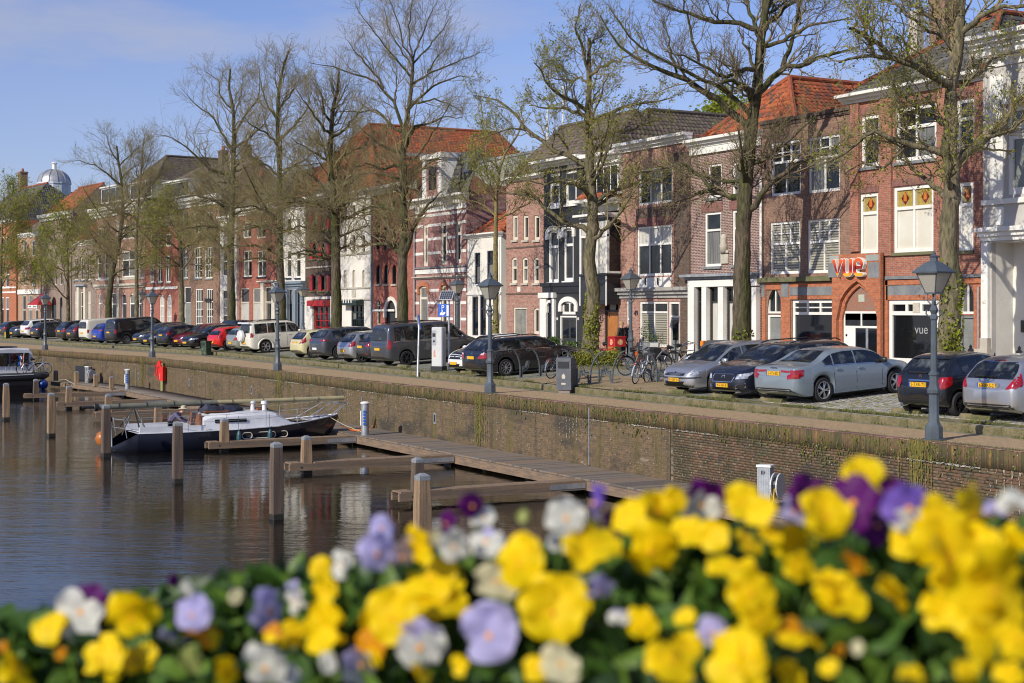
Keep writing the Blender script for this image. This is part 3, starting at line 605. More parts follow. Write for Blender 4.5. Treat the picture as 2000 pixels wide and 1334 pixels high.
  if hood:
   m = MB(); n = 12; t = min(.22, .2 * w)
   for k in range(n):
    a0, a1 = math.pi * k / n, math.pi * (k + 1) / n; cx = (x0 + x1) / 2; rz = rise if rise else w * .3; zz = z1 - rz
    P = lambda a, e: (cx + (w / 2 + e) * math.cos(a), zz + (rz + e) * math.sin(a))
    q = [P(a0, -.02), P(a0, t), P(a1, t), P(a1, -.02)]; m.prism(q, -.07, .03, 1)
   m.box(x0 - t * 1.1, x0 + .05, -.071, .03, zz - .28, zz); m.box(x1 - .05, x1 + t * 1.1, -.071, .03, zz - .28, zz); m.obj('arch_trim', hood, s.o)
  return f
 def door(s, r, leaf, fr=None, tr=.22, glassy=False, cols=1, **k):
  x0, x1, z1, z0 = s.rect(r); s.op.append((x0, x1, z0, z1)); h = z1 - z0; w = x1 - x0; fr = fr or white; b = MB(); fw = min(.1, .13 * w)
  b.box(x0, x0 + fw, .04, .16, z0, z1); b.box(x1 - fw, x1, .04, .16, z0, z1); b.box(x0 + fw, x1 - fw, .041, .16, z1 - fw, z1)
  zt = z1 - h * tr
  if tr: b.box(x0 + fw, x1 - fw, .035, .16, zt - .04, zt + .04)
  d = b.obj('door_frame', fr, s.o)
  if tr: MB().poly([(x0 + fw, .12, zt + .04), (x1 - fw, .12, zt + .04), (x1 - fw, .12, z1 - fw), (x0 + fw, .12, z1 - fw)]).obj('pane', glassm, d)
  for i in range(cols):
   a, e = x0 + fw + (w - 2 * fw) * i / cols + .006, x0 + fw + (w - 2 * fw) * (i + 1) / cols - .006; m = MB(); zb = zt - .045 if tr else z1 - fw - .005
   m.box(a, e, .10, .15, z0, zb); e2 = .12 * (e - a)
   for lo, hi in ((.08, .40), (.46, .94)):
    if glassy and lo > .3: continue
    m.box(a + e2, e - e2, .092, .101, z0 + (zb - z0) * lo, z0 + (zb - z0) * hi)
   l = m.obj('door', leaf, s.o)
   if glassy: MB().poly([(a + e2, .0955, z0 + (zb - z0) * .46), (e - e2, .0955, z0 + (zb - z0) * .46), (e - e2, .0955, zb - .1), (a + e2, .0955, zb - .1)]).obj('pane', glassm, l)
   MB().lathe([(.0, -.06), (.03, -.05), (.03, -.03), (.012, 0)], (e - e2 * .6, .09, z0 + 1.0), 8, ax=1).obj('handle', chrome, l, rot=None)
 def build(s, zgable=None, side=None):
  b = MB(); W, H = s.W, s.H
  xs = sorted({0., W, *[max(0, min(W, v)) for o in s.op for v in o[:2]]}); zs = sorted({-.2, H, *[max(-.2, min(H, v)) for o in s.op for v in o[2:]]})
  for i in range(len(xs) - 1):
   for j in range(len(zs) - 1):
    cx, cz = (xs[i] + xs[i + 1]) / 2, (zs[j] + zs[j + 1]) / 2
    if xs[i + 1] - xs[i] < 1e-5 or zs[j + 1] - zs[j] < 1e-5 or any(o[0] < cx < o[1] and o[2] < cz < o[3] for o in s.op): continue
    b.poly([(xs[i], 0, zs[j]), (xs[i + 1], 0, zs[j]), (xs[i + 1], 0, zs[j + 1]), (xs[i], 0, zs[j + 1])])
  for x0, x1, z0, z1 in s.op:
   q = .2; b.poly([(x0, 0, z0), (x0, 0, z1), (x0, q, z1), (x0, q, z0)]); b.poly([(x1, 0, z1), (x1, 0, z0), (x1, q, z0), (x1, q, z1)])
   b.poly([(x0, 0, z1), (x1, 0, z1), (x1, q, z1), (x0, q, z1)]); b.poly([(x0, 0, z0), (x0, q, z0), (x1, q, z0), (x1, 0, z0)])
  for x0, x1, z1, rise, kind in s.arch:
   n = 14; zz = z1 - rise; cx = (x0 + x1) / 2; hw = (x1 - x0) / 2
   def az(x):
    u = abs(x - cx) / hw
    if kind == 'p': return zz + rise * max(0, math.sqrt(max(0, 4 - (u + 1) ** 2)) / 1.7321)
    return zz + rise * math.sqrt(max(0, 1 - u * u)) if kind == 'r' else zz + rise * (1 - u * u)
   for k in range(n):
    a, e = x0 + (x1 - x0) * k / n, x0 + (x1 - x0) * (k + 1) / n; za, ze = az(a), az(e)
    b.poly([(a, 0, za), (e, 0, ze), (e, 0, z1), (a, 0, z1)]); b.poly([(a, 0, za), (a, .2, za), (e, .2, ze), (e, 0, ze)])
  b.poly([(0, s.D, -.2), (0, 0, -.2), (0, 0, H), (0, s.D, H)][::-1]); b.poly([(W, 0, -.2), (W, s.D, -.2), (W, s.D, H), (W, 0, H)][::-1])
  b.poly([(0, s.D, -.2), (W, s.D, -.2), (W, s.D, H), (0, s.D, H)]); b.poly([(0, 0, H), (W, 0, H), (W, s.D, H), (0, s.D, H)])
  for px0, px1 in getattr(s, 'back', [(0, W)]): b.poly([(px0, .21, -.2), (px1, .21, -.2), (px1, .21, H), (px0, .21, H)], 1)
  b.obj('wall', [s.wall, blackp], s.o); return s
 def roof(s, mats_, rise=2.6, run=3.2, over=.2, hl=0., hr=0., x0=None, x1=None, z=None, single=False, gable=None, y=0.):
  x0 = 0 if x0 is None else x0; x1 = s.W if x1 is None else x1; z = s.H if z is None else z; Ln = math.hypot(rise, run)
  up = Vector((0, run / Ln, rise / Ln)); cl, cr = hl / Ln, hr / Ln
  roof_plane(s.o, (x0, y - over * .3, z), (1, 0, 0), up, x1 - x0, Ln, mats_, cl, cr, single)
  b = MB(); zr = z + rise; m0, m1 = x0 + hl, x1 - hr
  b.poly([(m0, y + run, zr), (m1, y + run, zr), (x1, y + 2 * run, z), (x0, y + 2 * run, z)]); b.obj('back_roof', mats_[0], s.o)
  gm = gable or s.wall
  for hx_, xx, mm in ((hl, x0, m0), (hr, x1, m1)):
   if hx_:
    L2 = math.hypot(hx_, rise); al = Vector((0, -1, 0)) if xx == x0 else Vector((0, 1, 0)); up2 = Vector((hx_ if xx == x0 else -hx_, 0, rise)) / L2
    roof_plane(s.o, (xx, y + 2 * run, z) if xx == x0 else (xx, y, z), al, up2, 2 * run, L2, mats_, run / L2, run / L2, name='hip_roof')
   else: MB().poly([(xx, y, z), (xx, y + 2 * run, z), (xx, y + run, zr)]).obj('gable_wall', gm, s.o)
  b = MB(); b.tube([(m0 - .05, y + run, zr + .03), (m1 + .05, y + run, zr + .03)], .11, 8); b.obj('ridge_tiles', tile_red[0] if mats_ is not tile_brown else tile_brown[0], s.o)
  return s
 def roof_deep(s, mats_, rise, hf=3., x0=0., x1=None, z=None, D=11., y=0., single=False, ridge=None):
  x1 = s.W if x1 is None else x1; z = s.H if z is None else z; hw = (x1 - x0) / 2; Ln = math.hypot(hw, rise)
  roof_plane(s.o, (x1, y, z), (0, 1, 0), Vector((-hw / Ln, 0, rise / Ln)), D, Ln, mats_, hf / Ln, 0, single and not ridge)
  roof_plane(s.o, (x0, y + D, z), (0, -1, 0), Vector((hw / Ln, 0, rise / Ln)), D, Ln, mats_, 0, hf / Ln, name='side_roof')
  L2 = math.hypot(hf, rise); roof_plane(s.o, (x0, y, z), (1, 0, 0), Vector((0, hf / L2, rise / L2)), x1 - x0, L2, mats_, hw / L2, hw / L2, bool(single and ridge), name='hip_roof')
  b = MB(); xm = (x0 + x1) / 2; b.tube([(xm, y + hf, z + rise + .03), (xm, y + D, z + rise + .03)], .11, 8); b.tube([(x0, y, z + .03), (xm, y + hf, z + rise + .03)], .1, 6); b.tube([(x1, y, z + .03), (xm, y + hf, z + rise + .03)], .1, 6); b.obj('ridge_tiles', ridge or mats_[0], s.o)
 def chimney(s, x, y, z0, z1, w=.6, m=None, pots=2):
  c = MB().box(x - w / 2, x + w / 2, y - w * .4, y + w * .4, z0, z1).box(x - w * .56, x + w * .56, y - w * .46, y + w * .46, z1 - .18, z1 - .06).obj('chimney', m or br_brn, s.o)
  for k in range(pots): MB().lathe([(.11, 0), (.09, .35), (.11, .38)], (x + (k - (pots - 1) / 2) * .28, y, z1), 8).obj('chimney_pot', tile_red[0], c)
 def dormer(s, r, y0=.3, y1=2.6, cols=3, fr=None):
  x0, x1, z1, z0 = s.rect(r); fr = fr or white; b = MB(); w = x1 - x0
  b.box(x0, x1, y0, y1, z0, z1 - .12); b.box(x0 - .12, x1 + .12, y0 - .15, y1, z1 - .12, z1); d = b.obj('dormer', fr, s.o)
  for i in range(cols):
   a, e = x0 + .1 + (w - .2) * i / cols + .04, x0 + .1 + (w - .2) * (i + 1) / cols - .04
   MB().box(a, e, y0 - .012, y0 - .004, z0 + .15, z1 - .25).obj('pane', glassm, d)
 def pipe(s, px, pt, pb, m=None, y=-.1, r=.05):
  x = s.x(px); MB().tube([(x, y, s.z(px, pb)), (x, y, s.z(px, pt))], r, 8).obj('downpipe', m or steel, s.o)
W_ = stone
# ---- far right: white house, number 63
h = House('white_house', 'white stucco house with tall windows and a deep recessed porch, rightmost of the row', 1924, 2190, 10.6, mat('off white stucco', (.50, .48, .44), .8, col2=(.42, .40, .37), scale=.9, bump=.1), dy=-.10)
h.win((1972, 2050, 262, 381), 1, .0, pane='g', fw=.2); h.win((1970, 2050, 208, 254), 1, pane='g', fw=.2); h.win((2085, 2160, 205, 378), 2, .3, pane='g', fw=.2)
for r in ((1940, 1966, 150, 390), (1952, 1966, 405, 440), (2053, 2080, 150, 390)): h.bx('wall_panel', white, r, -.07, 0)
h.bx('window_hood', white, (1962, 2056, 196, 206), -.16, 0)
h.cornice((1914, 2200, 76, 110), white, .6, 4, dent=.28); h.bx('frieze_band', white, (1925, 2190, 118, 136), -.06, .0); h.bx('ledge', white, (1924, 2190, 392, 402), -.1, 0)
h.cornice((1920, 2200, 446, 472), white, .28, 3, name='entablature')
h.op.append((h.x(1941), h.x(2075), 0, h.z(1941, 474)))
x0, x1, z1 = h.x(1941), h.x(2075), h.z(1941, 474); h.back = [(0, x0), (x1, h.W)]
MB().poly([(x0, 1.0, 0), (x1, 1.0, 0), (x1, 1.0, z1), (x0, 1.0, z1)]).poly([(x0, .2, 0), (x0, 1.0, 0), (x0, 1.0, z1), (x0, .2, z1)]).poly([(x1, .2, 0), (x1, .2, z1), (x1, 1, z1), (x1, 1, 0)]).poly([(x0, .2, z1), (x0, 1, z1), (x1, 1, z1), (x1, .2, z1)]).obj('porch_wall', stuc, h.o)
b = MB(); b.box(x0 + 1.0, x0 + 1.1, .9, .99, 0, z1 - .15); b.box(x0 + 2.1, x0 + 2.2, .9, .99, 0, z1 - .15); b.box(x0 + 1.1, x0 + 2.1, .9, .99, z1 - .3, z1 - .15); b.box(x0 + 1.1, x0 + 2.1, .93, .99, 0, 2.25); b.box(x0 + 1.1, x0 + 2.1, .9, .985, 2.25, 2.4)
pdo = b.obj('door', white, h.o); MB().box(x0 + 1.28, x0 + 1.92, .915, .925, .95, 2.0).box(x0 + 1.15, x0 + 2.05, .95, .96, 2.45, z1 - .35).obj('pane', glassm, pdo)
b = MB()
for k in range(4): b.lathe([(.12, -.02), (.15, -.02), (.15, .0), (.12, 0)], (x0 + 1.6, .90, 1.1 + k * .27), 12, ax=1)
for k in range(5): b.box(x0 + 1.3 + k * .15, x0 + 1.315 + k * .15, .895, .91, .95, 2.0)
b.obj('door_grille', blackp, pdo); MB().lathe([(0, -.06), (.04, -.05), (.02, 0)], (x0 + 1.18, .92, 1.15), 8, ax=1).obj('handle', mat('brass', (.5, .33, .1), .25, 1), pdo)
MB().box(x0 + .35, x0 + .8, .965, .997, 1.55, 1.95).obj('plaque', blackp, h.o)
for a, e in ((1926, 1939), (2077, 2092)): h.bx('pilaster', white, (a, e, 474, 690), -.14, 0); h.bx('pilaster_foot', stone, (a - 1, e + 1, 660, 704), -.18, 0)
MB().box(x0 - .6, x0, -.22, 0, 0, 1.0).obj('plinth', stone, h.o)
link('house_number', text_mesh('63', .16, stone), h.o, (h.x(1930) + .05, -.145, 2.55), (R(90), 0, 0))
h.build(); h.roof(tile_red, 2.4, 3.2, y=.5, hl=3.2)
# ---- red brick cinema house
h = House('cinema_house', 'tall red brick house with stained glass and a pointed doorway under large red letters', 1664, 1924, 10.05, br_vue)
fw = .13
for r, c in (((1682, 1719, 228, 328), 1), ((1749, 1829, 213, 318), 2), ((1868, 1905, 196, 298), 1)): h.win(r, c, .38, sill=bluestone, top='k', fw=fw)
for r, c in (((1679, 1715, 379, 496), 1), ((1745, 1823, 366, 494), 2), ((1871, 1901, 357, 490), 1)):
 f = h.win(r, c, .33, sill=mat('mossy sill', (.14, .14, .07), .9), pane='b', top=ambg, fw=fw); x0, x1, z1, z0 = h.rect(r)
 for i in range(c):
  cx = x0 + (x1 - x0) * (i + .5) / c; cz = z1 - (z1 - z0) * .18; q = .2
  MB().prism([(cx - q, cz), (cx, cz - q * 1.2), (cx + q, cz), (cx, cz + q * 1.2)], .10, .109, 1).obj('ruby_lozenge', ambr, f)
  MB().prism([(cx - q * .4, cz - .1), (cx + q * .4, cz - .1), (cx + q * .3, cz + .2), (cx - q * .3, cz + .2)], .094, .0995, 1).obj('amber_shape', mat('stained orange glass', (.5, .16, .02), .25), f)
  m = MB()
  for k in range(1, 7): xx = x0 + .1 + (x1 - x0 - .2) * k / 7; m.box(xx - .006, xx + .006, .100, .112, z1 - (z1 - z0) * .32, z1 - .13)
  if i == 0: m.obj('lead_bars', lead, f)
for a, e in ((1664, 1680), (1721, 1744), (1834, 1866), (1907, 1924)): h.bx('brick_pier', br_vue, (a, e, 150 + (1924 - a) * .2, 500 if a != 1664 else 492), -.10, .0)
for r in ((1679, 1716, 366, 378), (1744, 1824, 352, 365), (1868, 1903, 343, 356), (1680, 1720, 212, 226), (1747, 1831, 196, 211), (1866, 1907, 180, 194)): h.bx('brick_lintel', br_rol, r, -.03, 0)
h.cornice((1650, 1927, 189, 206), white, .5, 3)
h.roof_deep(tile_dark, 2.9, 4.5, x0=-.25, x1=h.W + .2, z=h.H + .1, y=-.25, D=10, single=True, ridge=tile_red[0])
MB().box(h.x(1868), h.x(1868) + .8, 1.3, 2.2, h.H + .7, h.H + 1.55).obj('roof_window', lead, h.o)
h.chimney(1.0, 3.6, h.H + 2.2, h.H + 4.2, .8); h.chimney(6.0, 4.5, h.H + 2.2, h.H + 4.4, .9)
# portal block and ground floor in orange brick
def pointed(cx, hw, z0, zs, rise, n=10):
 return [(cx + hw * (1 - 2 * k / n), zs + rise * (math.sqrt(max(0, 4 - (abs(1 - 2 * k / n) + 1) ** 2)) / 1.7321)) for k in range(n + 1)]
def arch_block(o, x0, x1, zt, cx, hw, zs, rise, ya, yb, m, name='portal'):
 b = MB(); A = [(cx + hw, 0)] + pointed(cx, hw, 0, zs, rise) + [(cx - hw, 0)]
 b.poly([(x0, ya, 0), (cx - hw, ya, 0), (cx - hw, ya, zs), (x0, ya, zs)]); b.poly([(cx + hw, ya, 0), (x1, ya, 0), (x1, ya, zs), (cx + hw, ya, zs)])
 P = A[1:-1]
 b.poly([(cx + hw, ya, zs), (x1, ya, zs), (x1, ya, zt), (cx + hw, ya, zt)]); b.poly([(x0, ya, zs), (cx - hw, ya, zs), (cx - hw, ya, zt), (x0, ya, zt)])
 for (a, za), (e, ze) in zip(P, P[1:]): b.poly([(e, ya, ze), (a, ya, za), (a, ya, zt), (e, ya, zt)])
 for (a, za), (e, ze) in zip(A, A[1:]): b.poly([(a, ya, za), (e, ya, ze), (e, yb, ze), (a, yb, za)])
 b.poly([(x0, ya, 0), (x0, ya, zt), (x0, yb, zt), (x0, yb, 0)]); b.poly([(x1, ya, 0), (x1, yb, 0), (x1, yb, zt), (x1, ya, zt)]); b.poly([(x0, ya, zt), (x1, ya, zt), (x1, yb, zt), (x0, yb, zt)])
 return b.obj(name, m, o)
xa, xb = h.x(1636), h.x(1731); cx = h.x(1684); zt = h.z(1660, 497)
zz = [(h.z(1684, 549) - .0), h.z(1684, 625)]
arch_block(h.o, xa, xb, zt, cx, 1.12, zz[1], zz[0] - zz[1], -.28, -.14, br_org); arch_block(h.o, xa + .2, xb - .2, zt - .3, cx, .96, zz[1], zz[0] - zz[1] - .18, -.139, .02, br_org, 'inner_arch')
gz_ = h.z(1684, 608)
MB().prism([(cx - .95, gz_), (cx + .95, gz_)] + pointed(cx, .95, 0, zz[1], zz[0] - zz[1] - .2), -.03, -.004, 1).obj('tympanum', mat('mosaic panel', (.22, .17, .14), .6, col2=(.34, .12, .06), scale=9), h.o)
MB().box(cx - .16, cx + .16, -.04, -.031, gz_ + .35, gz_ + .62).obj('mosaic_tile', mat('pale mosaic', (.42, .45, .36), .5), h.o)
b = MB(); b.box(cx - .95, cx + .95, -.05, 0, gz_ - .08, gz_); b.box(cx - .95, cx + .95, -.05, 0, gz_ - .62, gz_ - .54)
for q in (-.95, -.03, .88): b.box(cx + q, cx + q + .07, -.051, 0, gz_ - .54, gz_ - .08)
b.box(cx - .95, cx - .32, -.05, 0, 0, gz_ - .62); dfr = b.obj('door_frame', white, h.o); MB().box(cx - .88, cx + .88, -.02, -.01, gz_ - .53, gz_ - .09).obj('pane', glassm, dfr)
dd = MB().box(cx - .31, cx + .24, -.03, -.006, 0, gz_ - .63).box(cx + .36, cx + .95, -.03, -.006, 0, gz_ - .63).obj('door', PANES['B'], h.o); MB().box(cx + .24, cx + .36, -.045, 0, 0, gz_ - .63).obj('door_post', steel, dd)
MB().lathe([(0, -.008), (.05, -.006), (.05, 0)], (cx - .8, -.05, 1.35), 10, ax=1).obj('blue_disc', mat('blue sign', (.02, .09, .4), .4), h.o)
for a, e, t_, b_ in ((1629, 1652, 512, 542), (1708, 1729, 511, 543), (1632, 1650, 498, 511), (1703, 1728, 496, 510)): h.bx('slate_panel', bluestone if t_ > 505 else render_g, (a, e, t_ + 2, b_), -.295, -.27)
# the red and orange letters, white sided
vm = bpy.data.materials.new('red to amber letter face'); vm.use_nodes = True; t = vm.node_tree; c = t.nodes.new('ShaderNodeTexCoord'); g = t.nodes.new('ShaderNodeSeparateXYZ'); rr = t.nodes.new('ShaderNodeValToRGB'); wv = t.nodes.new('ShaderNodeTexNoise'); wv.inputs['Scale'].default_value = 2.3
ad = t.nodes.new('ShaderNodeMath'); ad.operation = 'MULTIPLY_ADD'; ad.inputs[1].default_value = .25; t.links.new(c.outputs['Object'], g.inputs[0]); t.links.new(c.outputs['Object'], wv.inputs['Vector']); t.links.new(wv.outputs['Fac'], ad.inputs[0]); t.links.new(g.outputs['Y'], ad.inputs[2])
rr.color_ramp.elements[0].position = .24; rr.color_ramp.elements[0].color = (.75, .38, .02, 1); rr.color_ramp.elements[1].position = .36; rr.color_ramp.elements[1].color = (.62, .035, .015, 1)
for p_, cc in ((.52, (.20, .008, .012, 1)), (.72, (.32, .02, .012, 1)), (.98, (.70, .10, .02, 1))): e = rr.color_ramp.elements.new(p_); e.color = cc
t.links.new(ad.outputs[0], rr.inputs[0]); t.links.new(rr.outputs[0], t.nodes['Principled BSDF'].inputs['Base Color']); t.nodes['Principled BSDF'].inputs['Roughness'].default_value = .3
def stroke(path, r, z0, z1, b, m, closed=False):   # flat round-ended letter stroke
 n = len(path); lf, rt = [], []
 for i, (x, y) in enumerate(path):
  a, c = path[max(i - 1, 0)], path[min(i + 1, n - 1)]; dx, dy = c[0] - a[0], c[1] - a[1]; l = math.hypot(dx, dy) or 1; lf.append((x - dy / l * r, y + dx / l * r)); rt.append((x + dy / l * r, y - dx / l * r))
 for i in range(n - 1): b.prism([rt[i], rt[i + 1], lf[i + 1], lf[i]], z0, z1, 2, m)
 for (x, y) in (path[0], path[-1]): b.prism([(x + r * math.cos(k * math.pi / 6), y + r * math.sin(k * math.pi / 6)) for k in range(12)], z0, z1 - .0005, 2, m)
def arc(cx, cy, rx, ry, a0, a1, n=12): return [(cx + rx * math.cos(R(a0 + (a1 - a0) * k / n)), cy + ry * math.sin(R(a0 + (a1 - a0) * k / n))) for k in range(n + 1)]
glyph = {'v': [[(.08, .92), (.30, .1), (.52, .92)]], 'u': [[(.08, .92), (.08, .32)] + arc(.28, .30, .20, .22, 180, 360, 10) + [(.48, .32), (.48, .92)]], 'e': [[(.12, .50), (.50, .50)] + arc(.30, .66, .21, .28, 0, 180, 10) + [(.09, .34)] + arc(.31, .32, .22, .24, 180, 260, 6) + [(.50, .09)]]}
sg = thing('cinema_sign', 'red and amber letters VUE with white sides above the arched doorway', 'sign', Vector(h.o.location) + Vector((h.x(1645), -.30, h.z(1645, 541))))
k = (h.x(1703) - h.x(1645)) / 2.0; hh = h.z(1670, 503) - h.z(1670, 537)
for i, ch in enumerate('vue'):
 b, w2 = MB(), MB()
 for p in glyph[ch]:
  p = [(x * 1.12, y) for x, y in p]; stroke(p, .085, .16, .185, b, 0); stroke(p, .12, 0, .16, w2, 0)
 lt = w2.obj('letter', white, sg, (i * k * .70, 0, 0), (R(90), 0, 0)); lt.scale = (k, hh, 1); f = b.obj('letter_face', vm, lt)
# shop window right of the portal, arched side door
f = h.win((1737, 1834, 586, 708), 1, .21, 3, pane='B', fw=.16, rec=.0)
link('window_lettering', text_mesh('vue', .46, mat('pale vinyl', (.30, .31, .31), .5), .002), f, (h.x(1797), .06, h.z(1797, 644)), (R(90), 0, 0))
h.bx('stone_tablet', stone, (1784, 1797, 591, 611), -.03, .04); h.bx('stone_band', bluestone, (1733, 1921, 540, 546), -.12, 0)
for a, e, t_, b_, m in ((1733, 1865, 558, 577, bluestone), (1731, 1922, 547, 557, br_org), (1733, 1866, 577, 586, br_org), (1715, 1736, 548, 705, br_org), (1838, 1871, 578, 700, br_org), (1904, 1923, 556, 700, br_org), (1733, 1868, 709, 720, br_rol)): h.bx('brick_facing' if m is not bluestone else 'slate_panel', m, (a, e, t_, b_), -.06, 0)
h.win((1874, 1903, 552, 613), 2, .0, arch='p', pane='k', fw=.07); h.door((1874, 1904, 616, 692), doorgr, doorgr, 0)
h.pipe(1915, 560, 695, steel, -.1, .035)
h.build()
# ---- brown brick house with the black wide shop front
h = House('brown_brick_house', 'brown brick house with a red tiled hipped roof and a wide black ground floor window', 1488, 1661, 9.35, br_brn, dy=.02)
for r in ((1505, 1563, 280, 384), (1578, 1640, 270, 378)): h.win(r, 2, .38, 3, trows=2, fw=.1)
for r in ((1503, 1562, 435, 536), (1576, 1639, 430, 534)): h.win(r, 2, .42, 3, trows=2, pane='s', fw=.1)
h.bx('ledge', mat('mossy ledge', (.15, .14, .08), .9, col2=(.10, .11, .04), scale=3), (1482, 1629, 543, 552), -.22, 0); h.cornice((1486, 1662, 238, 252), br_dkb, .12, 2)
for a, e, t_, b_ in ((1489, 1496, 553, 712), (1526, 1544, 553, 706), (1496, 1526, 553, 566)): h.bx('brick_facing', br_org, (a, e, t_, b_), -.05, 0)
h.bx('brick_facing', br_org, (1544, 1629, 553, 585), -.05, 0); h.bx('slate_panel', bluestone, (1545, 1628, 561, 577), -.07, -.04); h.bx('slate_panel', bluestone, (1528, 1542, 552, 580), -.07, -.04); h.bx('slate_panel', bluestone, (1489, 1495, 553, 580), -.07, -.04)
h.win((1498, 1526, 562, 612), 2, arch='p', fw=.07); h.door((1498, 1526, 614, 706), doorgr, white, 0)
h.win((1546, 1629, 586, 690), 1, .25, 3, pane='B', fw=.12, trows=2); h.bx('brick_facing', br_org, (1546, 1629, 690, 706), -.05, 0)
h.pipe(1490, 345, 545, white, -.12, .06); h.build()
h.chimney(4.6, 3.9, h.H + 2., h.H + 4.1, .45, stone, 0)
# ---- purple brick house over a white shop front
h = House('purple_brick_house', 'purple brick house with pale joints above a white columned shop front', 1351, 1487, 9.55, br_pur, dy=-.02)
for r in ((1383, 1410, 322, 388), (1431, 1462, 318, 385), (1377, 1409, 416, 521), (1431, 1462, 411, 518)): h.win(r, 1, .33 if r[3] > 400 else 0, fw=.1, fr=white, sill=bluestone)
for r in ((1371, 1412, 398, 415), (1426, 1466, 393, 410)): h.bx('brick_lintel', br_rol, r, -.02, 0)
h.cornice((1350, 1488, 276, 292), white, .42, 3); h.bx('frieze_board', white, (1352, 1487, 293, 305), -.12, 0)
h.cornice((1344, 1486, 537, 547), lead, .45, 2); h.bx('frieze_board', white, (1351, 1486, 548, 561), -.2, 0)
for a, e in ((1352, 1364), (1379, 1388), (1411, 1421), (1441, 1450), (1477, 1486)):
 h.bx('column', white, (a, e, 561, 706), -.22, -.02); h.bx('column_foot', white, (a - 1.5, e + 1.5, 682, 710), -.27, -.02)
for a, e, p_ in ((1364, 1379, 'k'), (1388, 1411, 'c'), (1421, 1441, 'c'), (1450, 1477, 'k')): h.win((a, e, 561, 690), 1, .22, pane=p_, top='k', fr=darkwood, rec=.03, fw=.06)
h.bx('plinth', bluestone, (1364, 1477, 691, 712), -.1, 0)
rel = h.bx('relief_tablet', stone, (1411, 1425, 497, 515), -.07, 0); fg = MB(); fg.lathe([(.0, -.3), (.16, -.28), (.20, 0), (.12, .22), (.15, .3), (.13, .45), (0, .52)], (h.x(1417), -.05, h.z(1417, 480)), 8); fg.box(h.x(1417) - .28, h.x(1417) + .28, -.08, 0, h.z(1417, 495), h.z(1417, 495) + .12); fg.obj('stone_figure', stone, h.o, smooth=True)
h.build(); h.roof_deep(tile_red, 2.5, 2.4, x0=-.3, x1=h.W + 1.6, z=h.H + .1, y=.5, D=12, single=True)
fl = MB(); fl.lathe([(.42, 0), (.42, 2.6), (.36, 2.7)], (h.x(1391), 3.2, h.H - .2), 16); fl.obj('flue_pipe', mat('polished steel flue', (.6, .62, .64), .2, 1.), h.o, smooth=30)
# ---- grey plinthed house, number 49
h = House('grey_fronted_house', 'pinkish brown brick house with a grey stucco ground floor band and cream blinds', 1213, 1350, 9.5, br_pnk, dy=.0)
h.win((1247, 1313, 332, 402), 3, .0, fw=.1); h.win((1244, 1312, 444, 540), 3, .37, fw=.1, pane='k', top='c')
h.bx('brick_panel', br_dkb, (1243, 1314, 408, 428), -.02, 0); h.bx('brick_lintel', br_rol, (1242, 1315, 428, 443), -.03, 0)
h.bx('corner_pier', br_dkb, (1318, 1349, 300, 560), -.06, 0); h.bx('corner_pier', br_dkb, (1331, 1349, 584, 700), -.06, 0)
h.bx('apron_panel', stuc, (1247, 1312, 543, 564), -.05, 0)
for px in (1262, 1286): h.bx('wall_anchor', blackp, (px, px + 2, 543, 556), -.09, -.05)
h.cornice((1205, 1350, 563, 583), stuc_g, .34, 3, name='ledge')
h.win((1249, 1304, 589, 676), 2, .24, pane='s', top='k', fw=.1); h.door((1306, 1327, 589, 702), doorgr, white, .26, True); h.door((1224, 1234, 588, 706), doorgr, white, .3)
h.bx('plinth', stone, (1236, 1305, 680, 704), -.05, 0)
link('house_number', text_mesh('49', .34, blackp), h.o, (h.x(1243), -.03, h.z(1243, 612)), (R(90), 0, 0))
h.cornice((1206, 1350, 284, 301), white, .45, 3, dent=.0); h.build()
# ---- the bay-windowed house, number 45
h = House('bay_window_house', 'pink brick house with a black and white projecting bay window and a tall white dormer', 1141, 1213, 6.75, br_pnk)
x0, x1, z1, z0 = h.rect((1136, 1202, 436, 537)); x0 += 1.05; x1 = min(x1 + .75, h.W - .02); yb = -.75; b = MB(); b.box(x0, x1, yb, 0, z0 - 1.45, z0 - .12); b.box(x0 - .05, x1 + .05, yb - .05, 0, z0 - .11, z0); b.box(x0, x1, yb, 0, z1 - .05, z1 + .1)
bay = b.obj('bay_window', [blackp], h.o); n = 3; m = MB()
for i in range(n + 1): xx = x0 + (x1 - x0 - .12) * i / n; m.box(xx, xx + .12, yb - .01, yb + .12, z0, z1 - .05); m.box(xx + .02, xx + .1, yb - .03, yb, z0 - 1.5, z0 - .12)
m.box(x1 - .12, x1, yb + .12, 0, z0, z0 + .1); m.box(x0, x1, yb - .011, yb + .1, z1 - .8, z1 - .7); m.obj('bay_frame', white, bay)
for i in range(n):
 a, e = x0 + (x1 - x0 - .12) * i / n + .12, x0 + (x1 - x0 - .12) * (i + 1) / n
 for za, zb, pm in ((z0 + .02, z1 - .82, blindm if i else glassm), (z1 - .68, z1 - .06, curtainm)): MB().box(a + .04, e - .04, yb + .05, yb + .06, za, zb).obj('pane', pm, bay)
 MB().box(a + .06, e - .06, yb - .012, yb - .001, z0 - 1.25, z0 - .3).obj('bay_panel', darkwood, bay)
MB().poly([(x1 - .005, yb + .12, z0 + .1), (x1 - .005, -.02, z0 + .1), (x1 - .005, -.02, z1 - .05), (x1 - .005, yb + .12, z1 - .05)]).obj('pane', glassm, bay)
h.cornice((1150, 1213, 422, 435), white, .9, 3, name='bay_cornice'); h.cornice((1148, 1214, 394, 404), white, .9, 2, name='gutter'); h.bx('grey_band', stuc_g, (1141, 1212, 404, 418), -.1, 0)
h.dormer((1157, 1216, 321, 386), -.2, 3, 4); h.cornice((1140, 1216, 306, 320), white, .5, 2, name='top_cornice')
